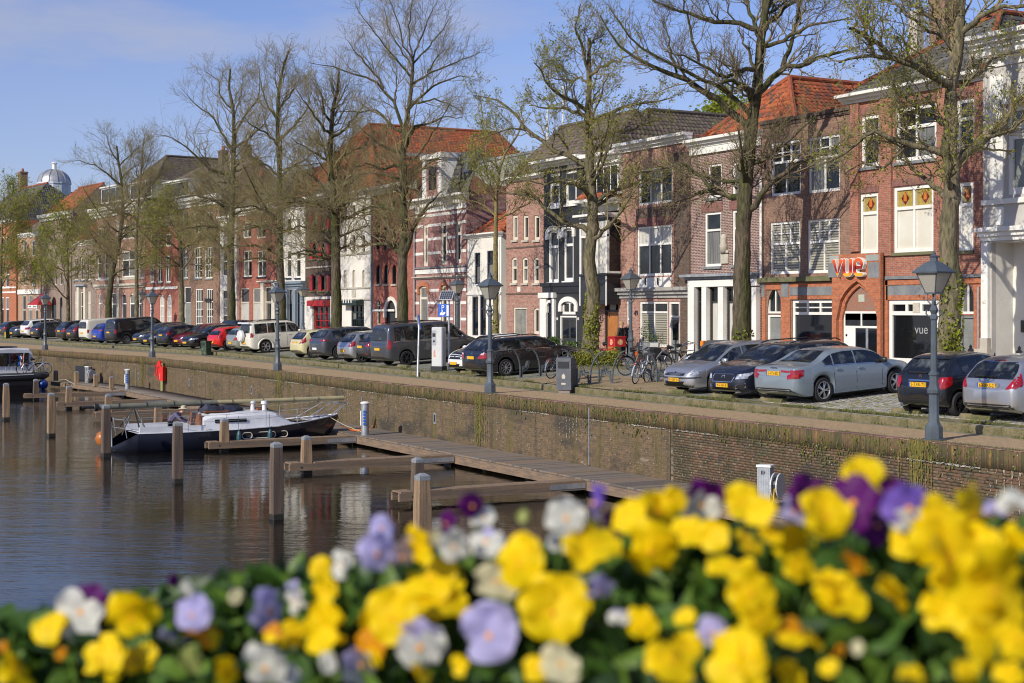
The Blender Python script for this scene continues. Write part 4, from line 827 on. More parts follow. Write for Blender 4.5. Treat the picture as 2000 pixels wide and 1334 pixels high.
h.win((1150, 1168, 585, 680), 1, .2, fr=blackp, pane='k'); h.door((1181, 1208, 583, 692), orangew, blackp, .22)
MB().lathe([(0, .02), (.28, .02), (.28, .03)], (h.x(1195), .09, h.z(1195, 598)), 16, ax=1).obj('round_emblem', stuc_g, h.o)
link('house_number', text_mesh('45', .42, blackp), h.o, (h.x(1175), -.02, h.z(1175, 622)), (R(90), 0, 0))
for px, py in ((1190, 581), (1201, 580)): MB().lathe([(.06, -.14), (.10, -.1), (.10, .1), (.05, .15)], (h.x(px), -.3, h.z(px, py)), 10).obj('wall_lamp', white, h.o)
b = MB(); b.lathe([(0, -.1), (.26, -.09), (.26, .0), (.2, .02)], (h.x(1168), -.55, h.z(1168, 597)), 14, ax=1); b.obj('round_sign', white, h.o)
h.build(); h.roof(tile_red, .9, 1., y=-.6, z=h.z(1161, 394))
MB().box(-.3, h.W, 1.0, 6, 6.5, h.z(1141, 312)).obj('upper_wall', stuc_g, h.o)
# ---- black painted house
h = House('black_house', 'black painted house with bright white window frames and white arched hoods', 1063, 1140, 8.95, stuc_b, dy=-.03)
for r in ((1075, 1094, 331, 346), (1106, 1127, 323, 340)): h.win(r, 2, fw=.13)
for r in ((1074, 1094, 358, 405), (1105, 1127, 354, 400)): h.win(r, 1, fw=.17, sill=white)
for r in ((1072, 1092, 450, 552), (1102, 1121, 446, 549)): h.win(r, 1, .32, arch='s', hood=white, fw=.14, sill=white)
h.cornice((1052, 1143, 318, 332), white, .55, 3); h.bx('ledge', blackp, (1060, 1140, 553, 560), -.14, 0); h.bx('band', blackp, (1062, 1140, 560, 573), -.06, 0)
h.bx('portal_head', white, (1058, 1088, 572, 582), -.2, 0)
h.bx('portal_pilaster', white, (1059, 1071, 583, 690), -.12, 0); h.bx('portal_pilaster', white, (1081, 1087, 583, 690), -.12, 0); h.win((1071, 1081, 590, 680), 1, .25, arch='r', hood=white, fr=darkwood)
h.win((1098, 1125, 588, 614), 2, arch='s', hood=white, fw=.12); h.door((1094, 1127, 616, 694), mat('charcoal door', (.04, .042, .045), .4), white, 0, True, 2)
for px in (1089, 1130): h.bx('doorbell', white, (px, px + 2, 620, 625), -.03, 0)
h.build()
# ---- plain pink brick warehouse
h = House('pink_warehouse', 'plain pink brown brick warehouse with narrow cream arched windows', 988, 1062, 8.75, br_pnk, dy=.03)
for a, e in ((1000, 1010), (1021, 1031), (1042, 1053)): h.win((a, e, 421, 469), 1, sill=stone, fr=cream, fw=.13)
for a, e in ((998, 1009), (1019, 1030), (1041, 1052)): h.win((a, e, 503, 553), 1, .4, arch='s', sill=stone, fr=cream, fw=.13)
h.door((1002, 1028, 600, 684), mat('grey old door', (.24, .23, .20), .8, col2=(.17, .17, .15), scale=3), cream, 0, False, 2); h.win((1041, 1052, 601, 652), 1, arch='s', fr=cream, fw=.13)
h.bx('brick_band', br_dkb, (988, 1062, 573, 576), -.03, 0); h.bx('brick_band', br_dkb, (988, 1062, 484, 487), -.03, 0); h.bx('notice', stuc, (1010, 1016, 560, 570), -.03, 0)
h.cornice((984, 1063, 350, 358), white, .3, 2); h.build(); h.roof(tile_brown, 3.0, 3.5, hr=2.2, y=-.1, x0=-.1, x1=h.W + 5.6)
h = House('brown_roofed_hall', 'building with a big brown tiled roof rising behind the black house', 1000, 1150, 9.2, br_dkb, dy=2.5, group='buildings behind the quay houses'); h.build(); h.roof_deep(tile_brown, 3.6, 3.5, D=11)
# ---- small white house and the grey block behind it
h = House('small_white_house', 'small white two storey house squeezed between brick neighbours', 913, 979, 6.35, stuc)
for r in ((927, 938, 494, 555), (951, 963, 490, 551)): h.win(r, 1, .4, fr=navy, sill=None)
for r in ((922, 934, 579, 655), (937, 949, 577, 655)): h.win(r, 1, .34, fr=navy, pane='k')
h.cornice((909, 981, 459, 467), white, .3, 3); h.bx('ledge', white, (913, 979, 572, 576), -.08, 0); h.bx('pilaster', white, (969, 977, 470, 690), -.08, 0); h.build(); h.roof(tile_red, 1.6, 2.2, hl=1.2, hr=1.2)
h = House('grey_block', 'plain grey rendered building rising behind the small white house', 733, 874, 12.0, render_g, dy=7., depth=9, group='buildings behind the quay houses'); MB().box(-.05, h.W + .05, -.06, .1, 11.9, 12.06).obj('roof_edge', lead, h.o); h.build()
MB().tube([(4.6, 3, 11), (4.6, 3, 15.5)], .05, 6).tube([(6.6, 3, 11), (6.6, 3, 16.4)], .05, 6).obj('mast', white, h.o)
h = House('alley_wall', 'narrow plastered strip of wall with a street name plate beside the small white house', 980, 987, 4.2, mat('ochre plaster', (.30, .24, .14), .9), dy=.4); h.bx('name_plate', white, (981, 987, 588, 594), -.03, 0); h.build()
# ---- striped house
h = House('striped_house', 'crimson brick house striped with white stone bands under a toothed white cornice', 811, 911, 7.95, br_strp)
for a, e, t_, b_ in ((827, 836, 439, 520), (861, 873, 435, 517), (890, 901, 432, 514)): h.win((a, e, t_, b_), 1, .3, fr=cream, fw=.2)
for a, e, t_, b_ in ((819, 836, 558, 640), (862, 873, 556, 644), (885, 900, 553, 648)): h.win((a, e, t_, b_), 1, .3, fr=cream, fw=.16, arch='s', hood=br_org)
def bands(h, pys, px0, px1, ops, m, t_=.16, y=-.02):
 for py in pys:
  z = h.z(px0, py); b = MB(); cuts = sorted((o[0], o[1]) for o in h.op if o[2] < z < o[3]); x = h.x(px0)
  for a, e in cuts + [(h.x(px1), 0)]:
   if a > x + .02: b.box(x, a, y, -.001, z - t_ / 2, z + t_ / 2)
   x = max(x, e)
  b.obj('stone_band', m, h.o)
bands(h, (425, 444, 470, 497, 592, 622, 568), 811, 911, None, white); h.bx('stone_band', white, (811, 911, 528, 536), -.05, 0); h.cornice((810, 912, 541, 546), stone, .2, 2, name='ledge'); h.bx('ledge', bluestone, (811, 911, 523, 526), -.08, 0)
h.cornice((806, 914, 392, 404), white, .5, 3, dent=.34); h.bx('frieze_board', white, (811, 911, 409, 419), -.06, 0); h.pipe(812, 400, 650, steel)
h.build(); roof_plane(h.o, (0, .1, h.H + .1), (1, 0, 0), (0, .35, .937), h.W, 2.7, tile_dark, name='mansard_roof')
x0 = h.x(832); MB().box(x0, x0 + 2.2, -.1, 1.5, h.H + .1, h.H + 2.2).obj('gable_dormer', br_strp, h.o); MB().box(x0 - .2, x0 + .3, -.15, 1.4, h.H + .1, h.H + 2.3).box(x0 + 1.9, x0 + 2.4, -.15, 1.4, h.H + .1, h.H + 2.3).box(x0 - .3, x0 + 2.5, -.25, 1.5, h.H + 2.3, h.H + 2.6).obj('dormer_trim', white, h.o)
MB().box(x0 + .6, x0 + 1.6, -.12, -.101, h.H + .5, h.H + 1.9).obj('dormer_pane', glassm, h.o); MB().box(h.x(890), h.x(897), .55, .75, h.H + 1.2, h.H + 2.1).obj('roof_window', steel, h.o)
# ---- orange brick gothic house
h = House('orange_gothic_house', 'orange red brick house with rows of narrow arched windows and a big arched gate', 728, 809, 9.3, br_red, dy=.03)
for t_, b_ in ((517, 555), (440, 488), (388, 418)):
 for a, e in ((734, 742), (749, 757), (765, 773)): h.win((a, e, t_, b_), 1, arch='r', fr=blackp, fw=.05, sill=stone if t_ > 500 else None)
f = h.win((753, 774, 586, 660), 1, arch='r', fr=blackp, fw=.05, pane=mat('charcoal gate', (.03, .032, .033), .6), hood=stuc); h.win((735, 742, 585, 634), 1, .25, arch='r', fr=cream, fw=.06)
h.cornice((726, 812, 368, 383), white, .45, 3); h.bx('ledge', white, (728, 770, 604, 608), -.05, 0); h.pipe(727, 380, 655, bluep); h.build(); h.roof(tile_red, 1.6, 2.4, y=.2)
h = House('red_roofed_hall', 'large hall with a wide orange red tiled roof rising behind the row', 528, 722, 10.2, br_dkb, dy=.6, depth=14, group='buildings behind the quay houses'); h.build(); h.roof_deep(tile_red, 5.3, 3.4, D=14)
b = MB(); b.box(h.W - 4.4, h.W - 4.0, 3.5, 14, h.H + 2.6, h.H + 2.8).obj('roof_gutter', lead, h.o)
# ---- white house with round niches
h = House('white_niche_house', 'white plastered house with rows of round headed niches over a dark green shop door', 664, 727, 9.5, stuc)
for t_, b_ in ((527, 562), (459, 492), (400, 430)):
 for a, e in ((671, 677), (688, 694), (707, 713)): h.win((a, e, t_, b_), 1, arch='r', fr=stone, fw=.02, pane='k' if t_ < 500 else stone)
for py in (562, 497, 584): h.bx('ledge', stone, (665, 726, py, py + 3), -.08, 0)
h.cornice((663, 728, 380, 392), white, .4, 3); h.bx('coat_of_arms', stone, (688, 695, 566, 580), -.05, 0)
f = h.win((686, 711, 596, 665), 3, .2, rows=4, fr=greenp, pane='k', fw=.08); aw = MB(); x0, x1, z1, z0 = h.rect((677, 711, 585, 595)); aw.prism([(0, z0), (-.55, z0 - .05), (-.55, z1 - .08), (0, z1)], x0, x1, 0); aw.obj('awning', greenp, h.o)
lm = mat('white print', (.7, .7, .68), .6)
for k in range(9):
 if k != 4: MB().box(x0 + .5 + k * .22, x0 + .66 + k * .22, -.562, -.556, z0 + .1, z0 + .36).obj('awning_print', lm, h.o) if k % 2 else None
h.build()
# ---- dark brick house with red shutters
h = House('red_shutter_house', 'dark brown brick house with red shutters and a red glazed shop door', 597, 663, 10.2, br_dkb, dy=-.02)
for t_, b_, in ((536, 568), (474, 506), (420, 448)):
 for a, e in ((606, 617), (623, 634), (640, 652)):
  h.win((a, e, t_, b_), 1, arch='s', fr=redp, fw=.07, sill=mat('mossy sill', (.14, .14, .07), .9)); x0, x1, z1, z0 = h.rect((a, e, t_, b_)); MB().box(x0 + .03, x0 + .5 * (x1 - x0), -.04, -.005, z0, z1 - .1).obj('shutter', redp, h.o)
h.bx('shop_surround', stuc, (598, 613, 584, 660), -.1, 0); h.bx('shop_surround', stuc, (648, 658, 584, 660), -.1, 0); h.bx('shop_lintel', stuc, (598, 658, 580, 585), -.11, 0)
h.win((615, 647, 597, 655), 3, .0, rows=4, fr=redp, pane='k', fw=.12); x0, x1, z1, z0 = h.rect((610, 648, 586, 597)); MB().prism([(0, z0), (-.4, z0 - .03), (-.4, z1 - .05), (0, z1)], x0, x1, 0).obj('awning', redp, h.o)
h.bx('ledge', stone, (597, 663, 522, 525), -.06, 0); h.cornice((596, 664, 386, 394), white, .3, 2); h.build(); h.roof(tile_brown, 2.6, 3.2)
# ---- white and slate-blue shop house
h = House('white_blue_house', 'white painted house above a slate blue shop front with thin columns', 545, 596, 9.2, stuc)
for a, e in ((559, 569), (577, 587)): h.win((a, e, 488, 543), 1, .35, fr=white, sill=navy, fw=.12); h.win((a, e, 425, 462), 1, fr=white, fw=.12)
h.win((548, 554, 488, 543), 1, .35, sill=navy)
h.cornice((544, 597, 551, 565), bluep, .35, 3, name='shop_cornice')
for a, e in ((548, 552), (560, 565), (575, 581), (590, 595)): h.bx('column', bluep, (a, e, 566, 662), -.18, 0)
for a, e in ((552, 560), (565, 575), (581, 590)): h.win((a, e, 566, 655), 1, .3, fr=navy, pane='k', rec=.02)
h.cornice((544, 597, 404, 414), white, .35, 3); h.build(); h.roof(tile_dark, 2.4, 3.2)
# ---- red brick house
h = House('red_brick_house', 'bright red brick house with tall white sash windows and a cream doorway', 463, 545, 9.6, br_red, dy=.02)
for a, e in ((475, 491), (502, 519)): h.win((a, e, 490, 541), 2, .4, sill=navy); h.win((a - 1, e - 1, 434, 466), 2, fw=.1)
for a, e in ((469, 486), (493, 510)): h.win((a, e, 563, 655), 1, .3, fr=cream, pane='c', top='k')
h.door((517, 532, 560, 660), doorgr, cream, .3, True); h.bx('door_surround', cream, (511, 517, 553, 660), -.12, 0); h.bx('door_surround', cream, (532, 543, 553, 660), -.12, 0); h.cornice((507, 545, 549, 553), cream, .3, 2, name='door_hood')
h.cornice((461, 546, 410, 424), white, .42, 3); h.build(); h.roof(tile_brown, 2.8, 3.4)
# ---- bent stretch: farther houses
B = 1
h = House('narrow_white_house', 'very narrow white house with dark tall windows behind a tree trunk', 430, 462, 9.0, stuc, B)
h.win((435, 446, 491, 540), 1, .4); h.win((435, 446, 440, 466), 1); h.win((434, 446, 566, 650), 1, rows=5); h.cornice((429, 463, 424, 432), white, .3, 2); h.build(); h.roof(tile_brown, 2.4, 3.2); h.chimney(.6, 3.4, h.H + 1.5, h.H + 3.6)
h = House('brown_townhouse', 'brown brick town house with tall many paned white windows and a white cornice', 348, 429, 10.0, br_brn, B)
for a, e in ((357, 367), (379, 394), (400, 415)): h.win((a, e, 415, 456), 2, rows=2, fw=.1); h.win((a, e, 483, 544), 3, .33, rows=3, fw=.1, sill=bluestone);
for a, e in ((382, 396), (403, 416)): h.win((a, e, 564, 648), 3, .3, rows=4, fw=.1)
h.door((360, 373, 560, 650), doorgr, white, .35); h.cornice((346, 431, 391, 409), white, .45, 3); h.bx('name_board', blackp, (402, 413, 583, 589), -.12, -.06); h.build(); h.roof(tile_brown, 3.2, 3.4, hl=2); h.chimney(1.8, 3.4, h.H + 2.2, h.H + 4.4, .8, br_dkb); h.chimney(5.5, 3.8, h.H + 2.2, h.H + 4.6, .8, br_dkb)
h = House('russet_house', 'russet brick house with arched white windows under a dark mansard roof with a dormer', 283, 347, 8.2, br_red, B, .05)
for a, e in ((292, 301), (306, 316), (322, 332)): h.win((a, e, 457, 482), 1, fw=.13); h.win((a, e, 499, 552), 2, .35, arch='s', fw=.12, sill=bluestone)
for a, e in ((311, 320), (325, 334), (291, 299)): h.win((a, e, 575, 640), 1, .35, rows=2, arch='r', fw=.13, pane='c')
h.bx('stone_band', white, (284, 346, 561, 566), -.05, 0); h.cornice((281, 348, 430, 446), white, .4, 3); h.build()
roof_plane(h.o, (0, .2, h.H), (1, 0, 0), (0, .42, .907), h.W, 3.6, tile_brown, name='mansard_roof'); h.dormer((314, 362, 356, 390), .3, 2.6, 1); h.bx('brick_gable', br_brn, (290, 314, 398, 428), .0, .6)
roof_plane(h.o, (0, 1.7, h.H + 3.25), (1, 0, 0), (0, .85, .52), h.W, 3.4, tile_brown, .5, .3, name='upper_roof')
h = House('rosy_bay_house', 'rosy brick house with a stone trimmed bay and two white roof dormers', 189, 283, 9.4, br_pnk, B)
for a, e in ((187 + 3, 198), (204, 213)): h.win((a, e, 495, 545), 1, .4, fw=.12, sill=white); h.win((a, e, 446, 472), 1, fw=.12)
h.win((238, 265, 491, 542), 2, .35, fw=.12); h.win((240, 262, 440, 468), 2, fw=.12); h.win((271, 279, 495, 544), 1, .4)
for a, e in ((192, 198), (238, 247), (253, 263), (270, 278)): h.win((a, e, 573, 640), 1, .3, arch='r', fw=.12)
h.door((218, 227, 572, 645), greenp, white, .3); h.cornice((188, 284, 556, 564), stone, .3, 2, name='ledge'); h.bx('stone_ledge', stone, (189, 283, 545, 549), -.06, 0); h.bx('pilaster', stone, (230, 235, 430, 640), -.12, 0); h.bx('pilaster', stone, (266, 270, 430, 640), -.12, 0)
h.cornice((180, 286, 410, 428), white, .5, 3); h.build(); h.roof_deep(tile_brown, 5.0, 4.6, D=14); h.dormer((190, 232, 366, 399), .4, 3, 3); h.dormer((246, 288, 358, 392), .4, 3, 3)
MB().tube([(h.x(208), -.1, h.z(208, 600)), (h.x(206), -1.5, h.z(206, 556))], .035, 6).obj('flagpole', white, h.o)
h = House('plum_house', 'plum brick house with three tall cream windows and a cream door bay', 140, 188, 7.7, br_gry, B, .04)
for a, e in ((144, 152), (157, 164), (169, 176)): h.win((a, e, 503, 547), 2, .35, fr=cream, fw=.1, sill=bluep)
for a, e in ((145, 152), (170, 177)): h.win((a, e, 569, 636), 2, .35, fr=cream, fw=.12, pane='c')
h.door((157, 165, 570, 642), greenp, cream, .4); h.bx('door_bay', cream, (152.5, 156.5, 560, 642), -.2, 0); h.bx('door_bay', cream, (165.5, 169, 560, 642), -.2, 0); h.cornice((151, 170, 556, 562), lead, .4, 2, name='door_hood'); h.cornice((140, 189, 472, 482), cream, .35, 3); h.build(); h.roof(tile_red, 3.4, 3.6, hl=1.5, z=h.H, y=.1); h.chimney(1.5, 3.6, h.H + 2.4, h.H + 4.6, .8, mat('mossy chimney', (.24, .17, .05), .9)); h.chimney(4.6, 3.6, h.H + 2.4, h.H + 4.2, .8, mat('mossy chimney', (.24, .17, .05), .9))
h = House('gothic_grey_house', 'grey brown brick house with small pointed windows and a dark arched entrance', 80, 139, 10.0, br_gry, B)
for k, (a, e) in enumerate(((86, 90), (96, 100), (107, 111), (117, 121), (128, 132))): h.win((a, e, 532, 556), 1, arch='r', fr=white, fw=.05); h.win((a, e, 487, 506), 1, arch='r', fr=white, fw=.05)
h.win((101, 110, 580, 640), 1, arch='r', fr=greenp, pane='k'); h.win((117, 122, 580, 640), 1, .3, arch='r', fr=greenp); h.win((86, 92, 585, 640), 1, fr=greenp)
h.cornice((79, 141, 421, 434), white, .4, 2); h.build(); h.roof(tile_red, 3.0, 3.4, hl=2)
h = House('salmon_shop_house', 'salmon brick house with a white wooden shop front left of the red awning', 35, 79, 7.6, br_tan, B, .03)
for a, e in ((45, 51), (61, 68)): h.win((a, e, 515, 558), 2, .35); h.win((a, e, 470, 500), 1)
for a, e in ((43, 50), (55, 63), (68, 74)): h.win((a, e, 577, 640), 1, .45)
h.bx('shop_fascia', white, (36, 79, 566, 575), -.15, 0); h.cornice((34, 80, 458, 466), white, .3, 3); h.build(); h.roof(tile_brown, 2, 3)
h = House('far_red_house', 'red brick house with white stone bands at the far left end of the row', -62, 34, 8.2, br_org, B, -.15)
for a, e in ((5, 10), (13, 20)): h.win((a, e, 519, 562), 1, .4, fw=.14); h.win((a, e, 580, 640), 1, .4, fw=.14); h.win((a, e, 463, 489), 1, fw=.14)
for py in (561, 570, 503): h.bx('stone_band', white, (-3, 34, py, py + 3), -.04, 0)
h.cornice((-6, 36, 434, 440), white, .3, 2); h.build(); h.roof(tile_dark, 4.6, 5.0, hl=3, hr=4.5); h.chimney(h.x(-36), 5, h.H + 3.6, h.H + 6.6, 1.1)
h = House('end_house', 'tall brick house beyond the left picture edge', -120, -64, 9, br_brn, B); h.win((-100, -85, 500, 550), 1); h.win((-100, -85, 580, 640), 1); h.build(); h.roof(tile_dark, 3, 4)
# ---- observatory dome standing behind the roofs, a far white mast and a tree behind
d = 200.; X, Y = ray(106)[0] * d, ray(106)[1] * d; k = d / FP; ob = thing('observatory_dome', 'white round turret with a ribbed silver dome above the rooftops', 'dome', (X, Y, .3))
zb, zm, zt = zat(420, d) - .3, zat(357, d) - .3, zat(331, d) - .3; r = 31 * k
MB().lathe([(r, 0), (r, zm - .25), (r * 1.05, zm - .2), (r * 1.05, zm)], n=12).obj('drum', mat('pale blue drum', (.50, .56, .62), .6), ob)
b = MB(); b.lathe([(r * 1.02 * math.cos(a), zm + (zt - zm) * math.sin(a)) for a in [i * math.pi / 2 / 9 for i in range(9)]] + [(.25, zt)], n=24); b.obj('dome', mat('dull silver', (.46, .46, .46), .45, .5, col2=(.36, .36, .37), scale=2), ob, smooth=20)
b = MB()
for i in range(12): a = i * math.pi / 6; b.tube([(r * 1.03 * math.cos(q) * math.cos(a), r * 1.03 * math.cos(q) * math.sin(a), zm + (zt - zm) * 1.01 * math.sin(q)) for q in [j * math.pi / 2 / 8 for j in range(9)]], .06, 4)
b.obj('dome_rib', steel, ob); MB().lathe([(.3, zt - .1), (.3, zt + .7), (.45, zt + .8), (.3, zt + .95)], n=10).obj('finial', white, ob)
# red awning with a white printed edge in front of the grey brown house
d, s_ = on_line(92, *ROWS[1][:2]); X, Y = ray(92)[0] * d, ray(92)[1] * d; k = d / FP; aw = thing('red_awning', 'red triangular shop awning with a white printed edge', 'awning', (X, Y, zat(603, d)), ROWS[1][2])
w = 34 * k / .55; z1 = 16 * k; b = MB(); b.add([(-w / 2, -1.6, z1 * .45), (w / 2, -1.6, z1 * .45), (-w / 2, -.02, z1 * 1.9), (-w * .3, -.02, z1 * 1.9), (w / 2, -.02, z1 * .5), (-w / 2, -.02, z1 * .45)], [(0, 1, 4, 3, 2), (0, 2, 5), (0, 5, 4, 1)]); b.obj('awning_cloth', redp, aw)
MB().box(-w / 2, w / 2, -1.63, -1.605, 0, z1 * .45).obj('valance', white, aw)
for i in range(11):
 if i not in (1, 5, 6): MB().box(-w * .46 + i * w * .085, -w * .46 + i * w * .085 + w * .055, -1.64, -1.632, z1 * .18, z1 * .36).obj('valance_print', navy, aw)
MB().box(-w * .47, w * .47, -1.64, -1.632, z1 * .02, z1 * .06).obj('valance_stripe', redp, aw)
# ================================================================== VEHICLES
def pchip(pts):
 xs = np.array([p[0] for p in pts], float); ys = np.array([p[1] for p in pts], float); h = np.diff(xs); dl = np.diff(ys) / h; m = np.zeros(len(xs))
 for i in range(1, len(xs) - 1):
  if dl[i - 1] * dl[i] > 0: w1, w2 = 2 * h[i] + h[i - 1], h[i] + 2 * h[i - 1]; m[i] = (w1 + w2) / (w1 / dl[i - 1] + w2 / dl[i])
 m[0], m[-1] = dl[0], dl[-1]
 def f(x):
  x = min(max(x, xs[0]), xs[-1]); i = int(min(max(np.searchsorted(xs, x) - 1, 0), len(xs) - 2)); t = (x - xs[i]) / h[i]
  return float(ys[i] * (2 * t**3 - 3 * t**2 + 1) + h[i] * m[i] * (t**3 - 2 * t**2 + t) + ys[i + 1] * (-2 * t**3 + 3 * t**2) + h[i] * m[i + 1] * (t**3 - t**2))
 return f
def paint(name, col, metal=.0, rough=.32): return mat('car paint ' + name, col, rough, metal, coat=1., fine=.03, bscale=3)
tail_m = mat('red tail lamp', (.34, .006, .008), .15, coat=1., col2=(.20, .004, .006), scale=14, fine=0); tailw_m = mat('clear tail lamp', (.55, .42, .42), .2, coat=1., fine=0)
head_m = mat('headlamp glass', (.62, .65, .68), .1, .35, col2=(.22, .24, .26), scale=9, coat=1., fine=0)
cglass = mat('car glass', (.008, .010, .012), .02, spec=.8, col2=(.12, .135, .14), scale=1.9, lo=.52, hi=.68, fine=0); trim_m = mat('dark bumper plastic', (.028, .029, .031), .6); grille_m = mat('black grille', (.01, .01, .012), .4)  # car glass: paler blotches in its colour imitate the bright interior seen through
plate_y = mat('yellow number plate', (.72, .40, .02), .45, fine=0); plate_w = mat('white number plate', (.7, .7, .7), .45, fine=0); plate_b = mat('blue plate strip', (.03, .10, .5), .45, fine=0); ink = mat('black lettering', (.01, .01, .01), .5, fine=0)
alloy = mat('silver alloy', (.52, .53, .55), .28, .85, fine=0); alloyd = mat('dark alloy', (.05, .05, .055), .3, .6, fine=0); under_m = mat('underbody black', (.008, .008, .008), .9, fine=0); seam_m = mat('door seam', (.006, .006, .007), .8, fine=0)
_wh = {}
def wheel_mesh(r, style, dark):
 k = (r, style, dark)
 if k in _wh: return _wh[k]
 w = .20; ri = r * .70; t = MB()
 t.lathe([(ri, -w / 2), (r * .93, -w / 2), (r, -w * .34), (r, w * .34), (r * .93, w / 2), (ri, w / 2), (ri - .01, w * .3)], n=36, ax=1, cap=False)
 tm = t.mesh('tyre', rubber, 40); m = MB(); a = 0 if not dark else 1
 m.lathe([(ri, w * .42), (ri * 1.0, w * .5), (ri * .94, w * .5), (ri * .9, w * .36), (ri * .88, -w * .2)], n=36, m=a, ax=1, cap=False)
 m.lathe([(0, w * .02), (ri * .9, w * .0)], n=24, m=2, ax=1)
 n = {'five': 5, 'seven': 7, 'ten': 10, 'cap': 9, 'twin': 5, 'six': 6}[style]; sp = .24 if n < 8 else .13
 for i in range(n):
  for o in ((-.17, .17) if style == 'twin' else (0,)):
   c = 2 * math.pi * i / n; q = []
   for rr, hw, yy in ((ri * .16, sp * .5 * ri * .55, .45), (ri * .93, sp * .5 * ri * (1.0 if style != 'twin' else .42), .36)):
    cc = c + (o * .9 if rr > ri * .5 else o * .3); q.append((rr, hw, yy * w, cc))
   pts = [(rr * math.cos(cc) + s * hw * -math.sin(cc), rr * math.sin(cc) + s * hw * math.cos(cc), yy) for rr, hw, yy, cc in q for s in (-1, 1)]
   v = [(p[0], -p[2], p[1]) for p in pts] + [(p[0], -p[2] + .03, p[1]) for p in pts]
   m.add(v, [(0, 1, 3, 2), (0, 2, 6, 4), (1, 5, 7, 3)], a)
 m.lathe([(0, w * .47), (ri * .2, w * .46), (ri * .22, w * .36)], n=12, m=a, ax=1)
 _wh[k] = (tm, m.mesh('rim', [alloy, alloyd, under_m], 35)); return _wh[k]
KINDS_ = {  # side outline: (metres from the rear bumper, height) for roof/bonnet line and for the waistline
 'hatch': dict(L=4.1, W=1.73, top=[(0, .84), (.06, .95), (.30, 1.20), (.52, 1.40), (.95, 1.475), (1.7, 1.485), (2.3, 1.42), (2.72, 1.20), (3.12, .98), (3.6, .90), (3.95, .78), (4.1, .62)], belt=[(0, .92), (1, .95), (2.6, .90), (3.1, .88), (4.1, .6)], wh=(.66, 3.18), wr=.31, dlo=(.55, 2.98), rw=(1.02, 1.385), pil=(1.25, 2.05)),
 'mini': dict(L=3.56, W=1.63, top=[(0, .80), (.07, .96), (.32, 1.24), (.52, 1.42), (.9, 1.485), (1.45, 1.49), (1.95, 1.42), (2.4, 1.18), (2.72, 1.00), (3.15, .90), (3.45, .76), (3.56, .60)], belt=[(0, .95), (.9, .99), (2.2, .92), (2.7, .89), (3.56, .58)], wh=(.56, 2.86), wr=.30, dlo=(.62, 2.62), rw=(1.03, 1.40), pil=(1.28,)),
 'saloon': dict(L=4.76, W=1.85, top=[(0, .80), (.04, .99), (.12, 1.03), (.62, 1.07), (.95, 1.15), (1.5, 1.385), (2.0, 1.43), (2.6, 1.425), (3.05, 1.34), (3.62, 1.04), (3.9, .985), (4.4, .89), (4.68, .76), (4.76, .62)], belt=[(0, .95), (1.0, .99), (3.5, .92), (3.9, .90), (4.76, .6)], wh=(1.0, 3.87), wr=.345, dlo=(1.02, 3.42), rw=None, pil=(1.42, 2.28)),
 'estate': dict(L=4.75, W=1.85, top=[(0, .86), (.05, 1.0), (.26, 1.20), (.52, 1.41), (.8, 1.47), (1.8, 1.49), (2.6, 1.475), (3.05, 1.36), (3.6, 1.06), (3.9, 1.0), (4.4, .89), (4.68, .76), (4.75, .60)], belt=[(0, .97), (1.0, 1.0), (3.5, .94), (3.9, .92), (4.75, .6)], wh=(.98, 3.86), wr=.335, dlo=(.42, 3.42), rw=(1.05, 1.38), pil=(1.32, 2.3)),
 'suv': dict(L=4.45, W=1.84, top=[(0, .95), (.06, 1.08), (.28, 1.32), (.52, 1.56), (.9, 1.62), (1.8, 1.65), (2.5, 1.60), (2.95, 1.40), (3.35, 1.16), (3.8, 1.08), (4.25, .95), (4.45, .70)], belt=[(0, 1.05), (1, 1.09), (2.8, 1.03), (3.3, 1.0), (4.45, .7)], wh=(.85, 3.52), wr=.36, dlo=(.55, 3.2), rw=(1.16, 1.54), pil=(1.3, 2.2)),
 'boxy': dict(L=4.7, W=1.85, top=[(0, 1.0), (.03, 1.2), (.12, 1.72), (.24, 1.84), (.9, 1.86), (2.4, 1.85), (2.85, 1.76), (3.35, 1.28), (3.7, 1.19), (4.45, 1.10), (4.64, .95), (4.7, .75)], belt=[(0, 1.14), (1, 1.16), (3.2, 1.12), (3.7, 1.08), (4.7, .75)], wh=(.95, 3.7), wr=.385, dlo=(.32, 3.25), rw=(1.22, 1.72), pil=(1.12, 1.62, 2.35)),
 'van': dict(L=5.1, W=1.92, top=[(0, 1.02), (.03, 1.2), (.13, 1.76), (.26, 1.88), (.9, 1.92), (3.0, 1.92), (3.45, 1.85), (4.02, 1.42), (4.3, 1.19), (4.75, 1.03), (5.0, .88), (5.1, .65)], belt=[(0, 1.12), (1, 1.13), (3.8, 1.08), (4.2, 1.04), (5.1, .65)], wh=(.95, 4.12), wr=.34, dlo=(.40, 4.02), rw=(1.16, 1.78), pil=(1.95, 3.02)),
}
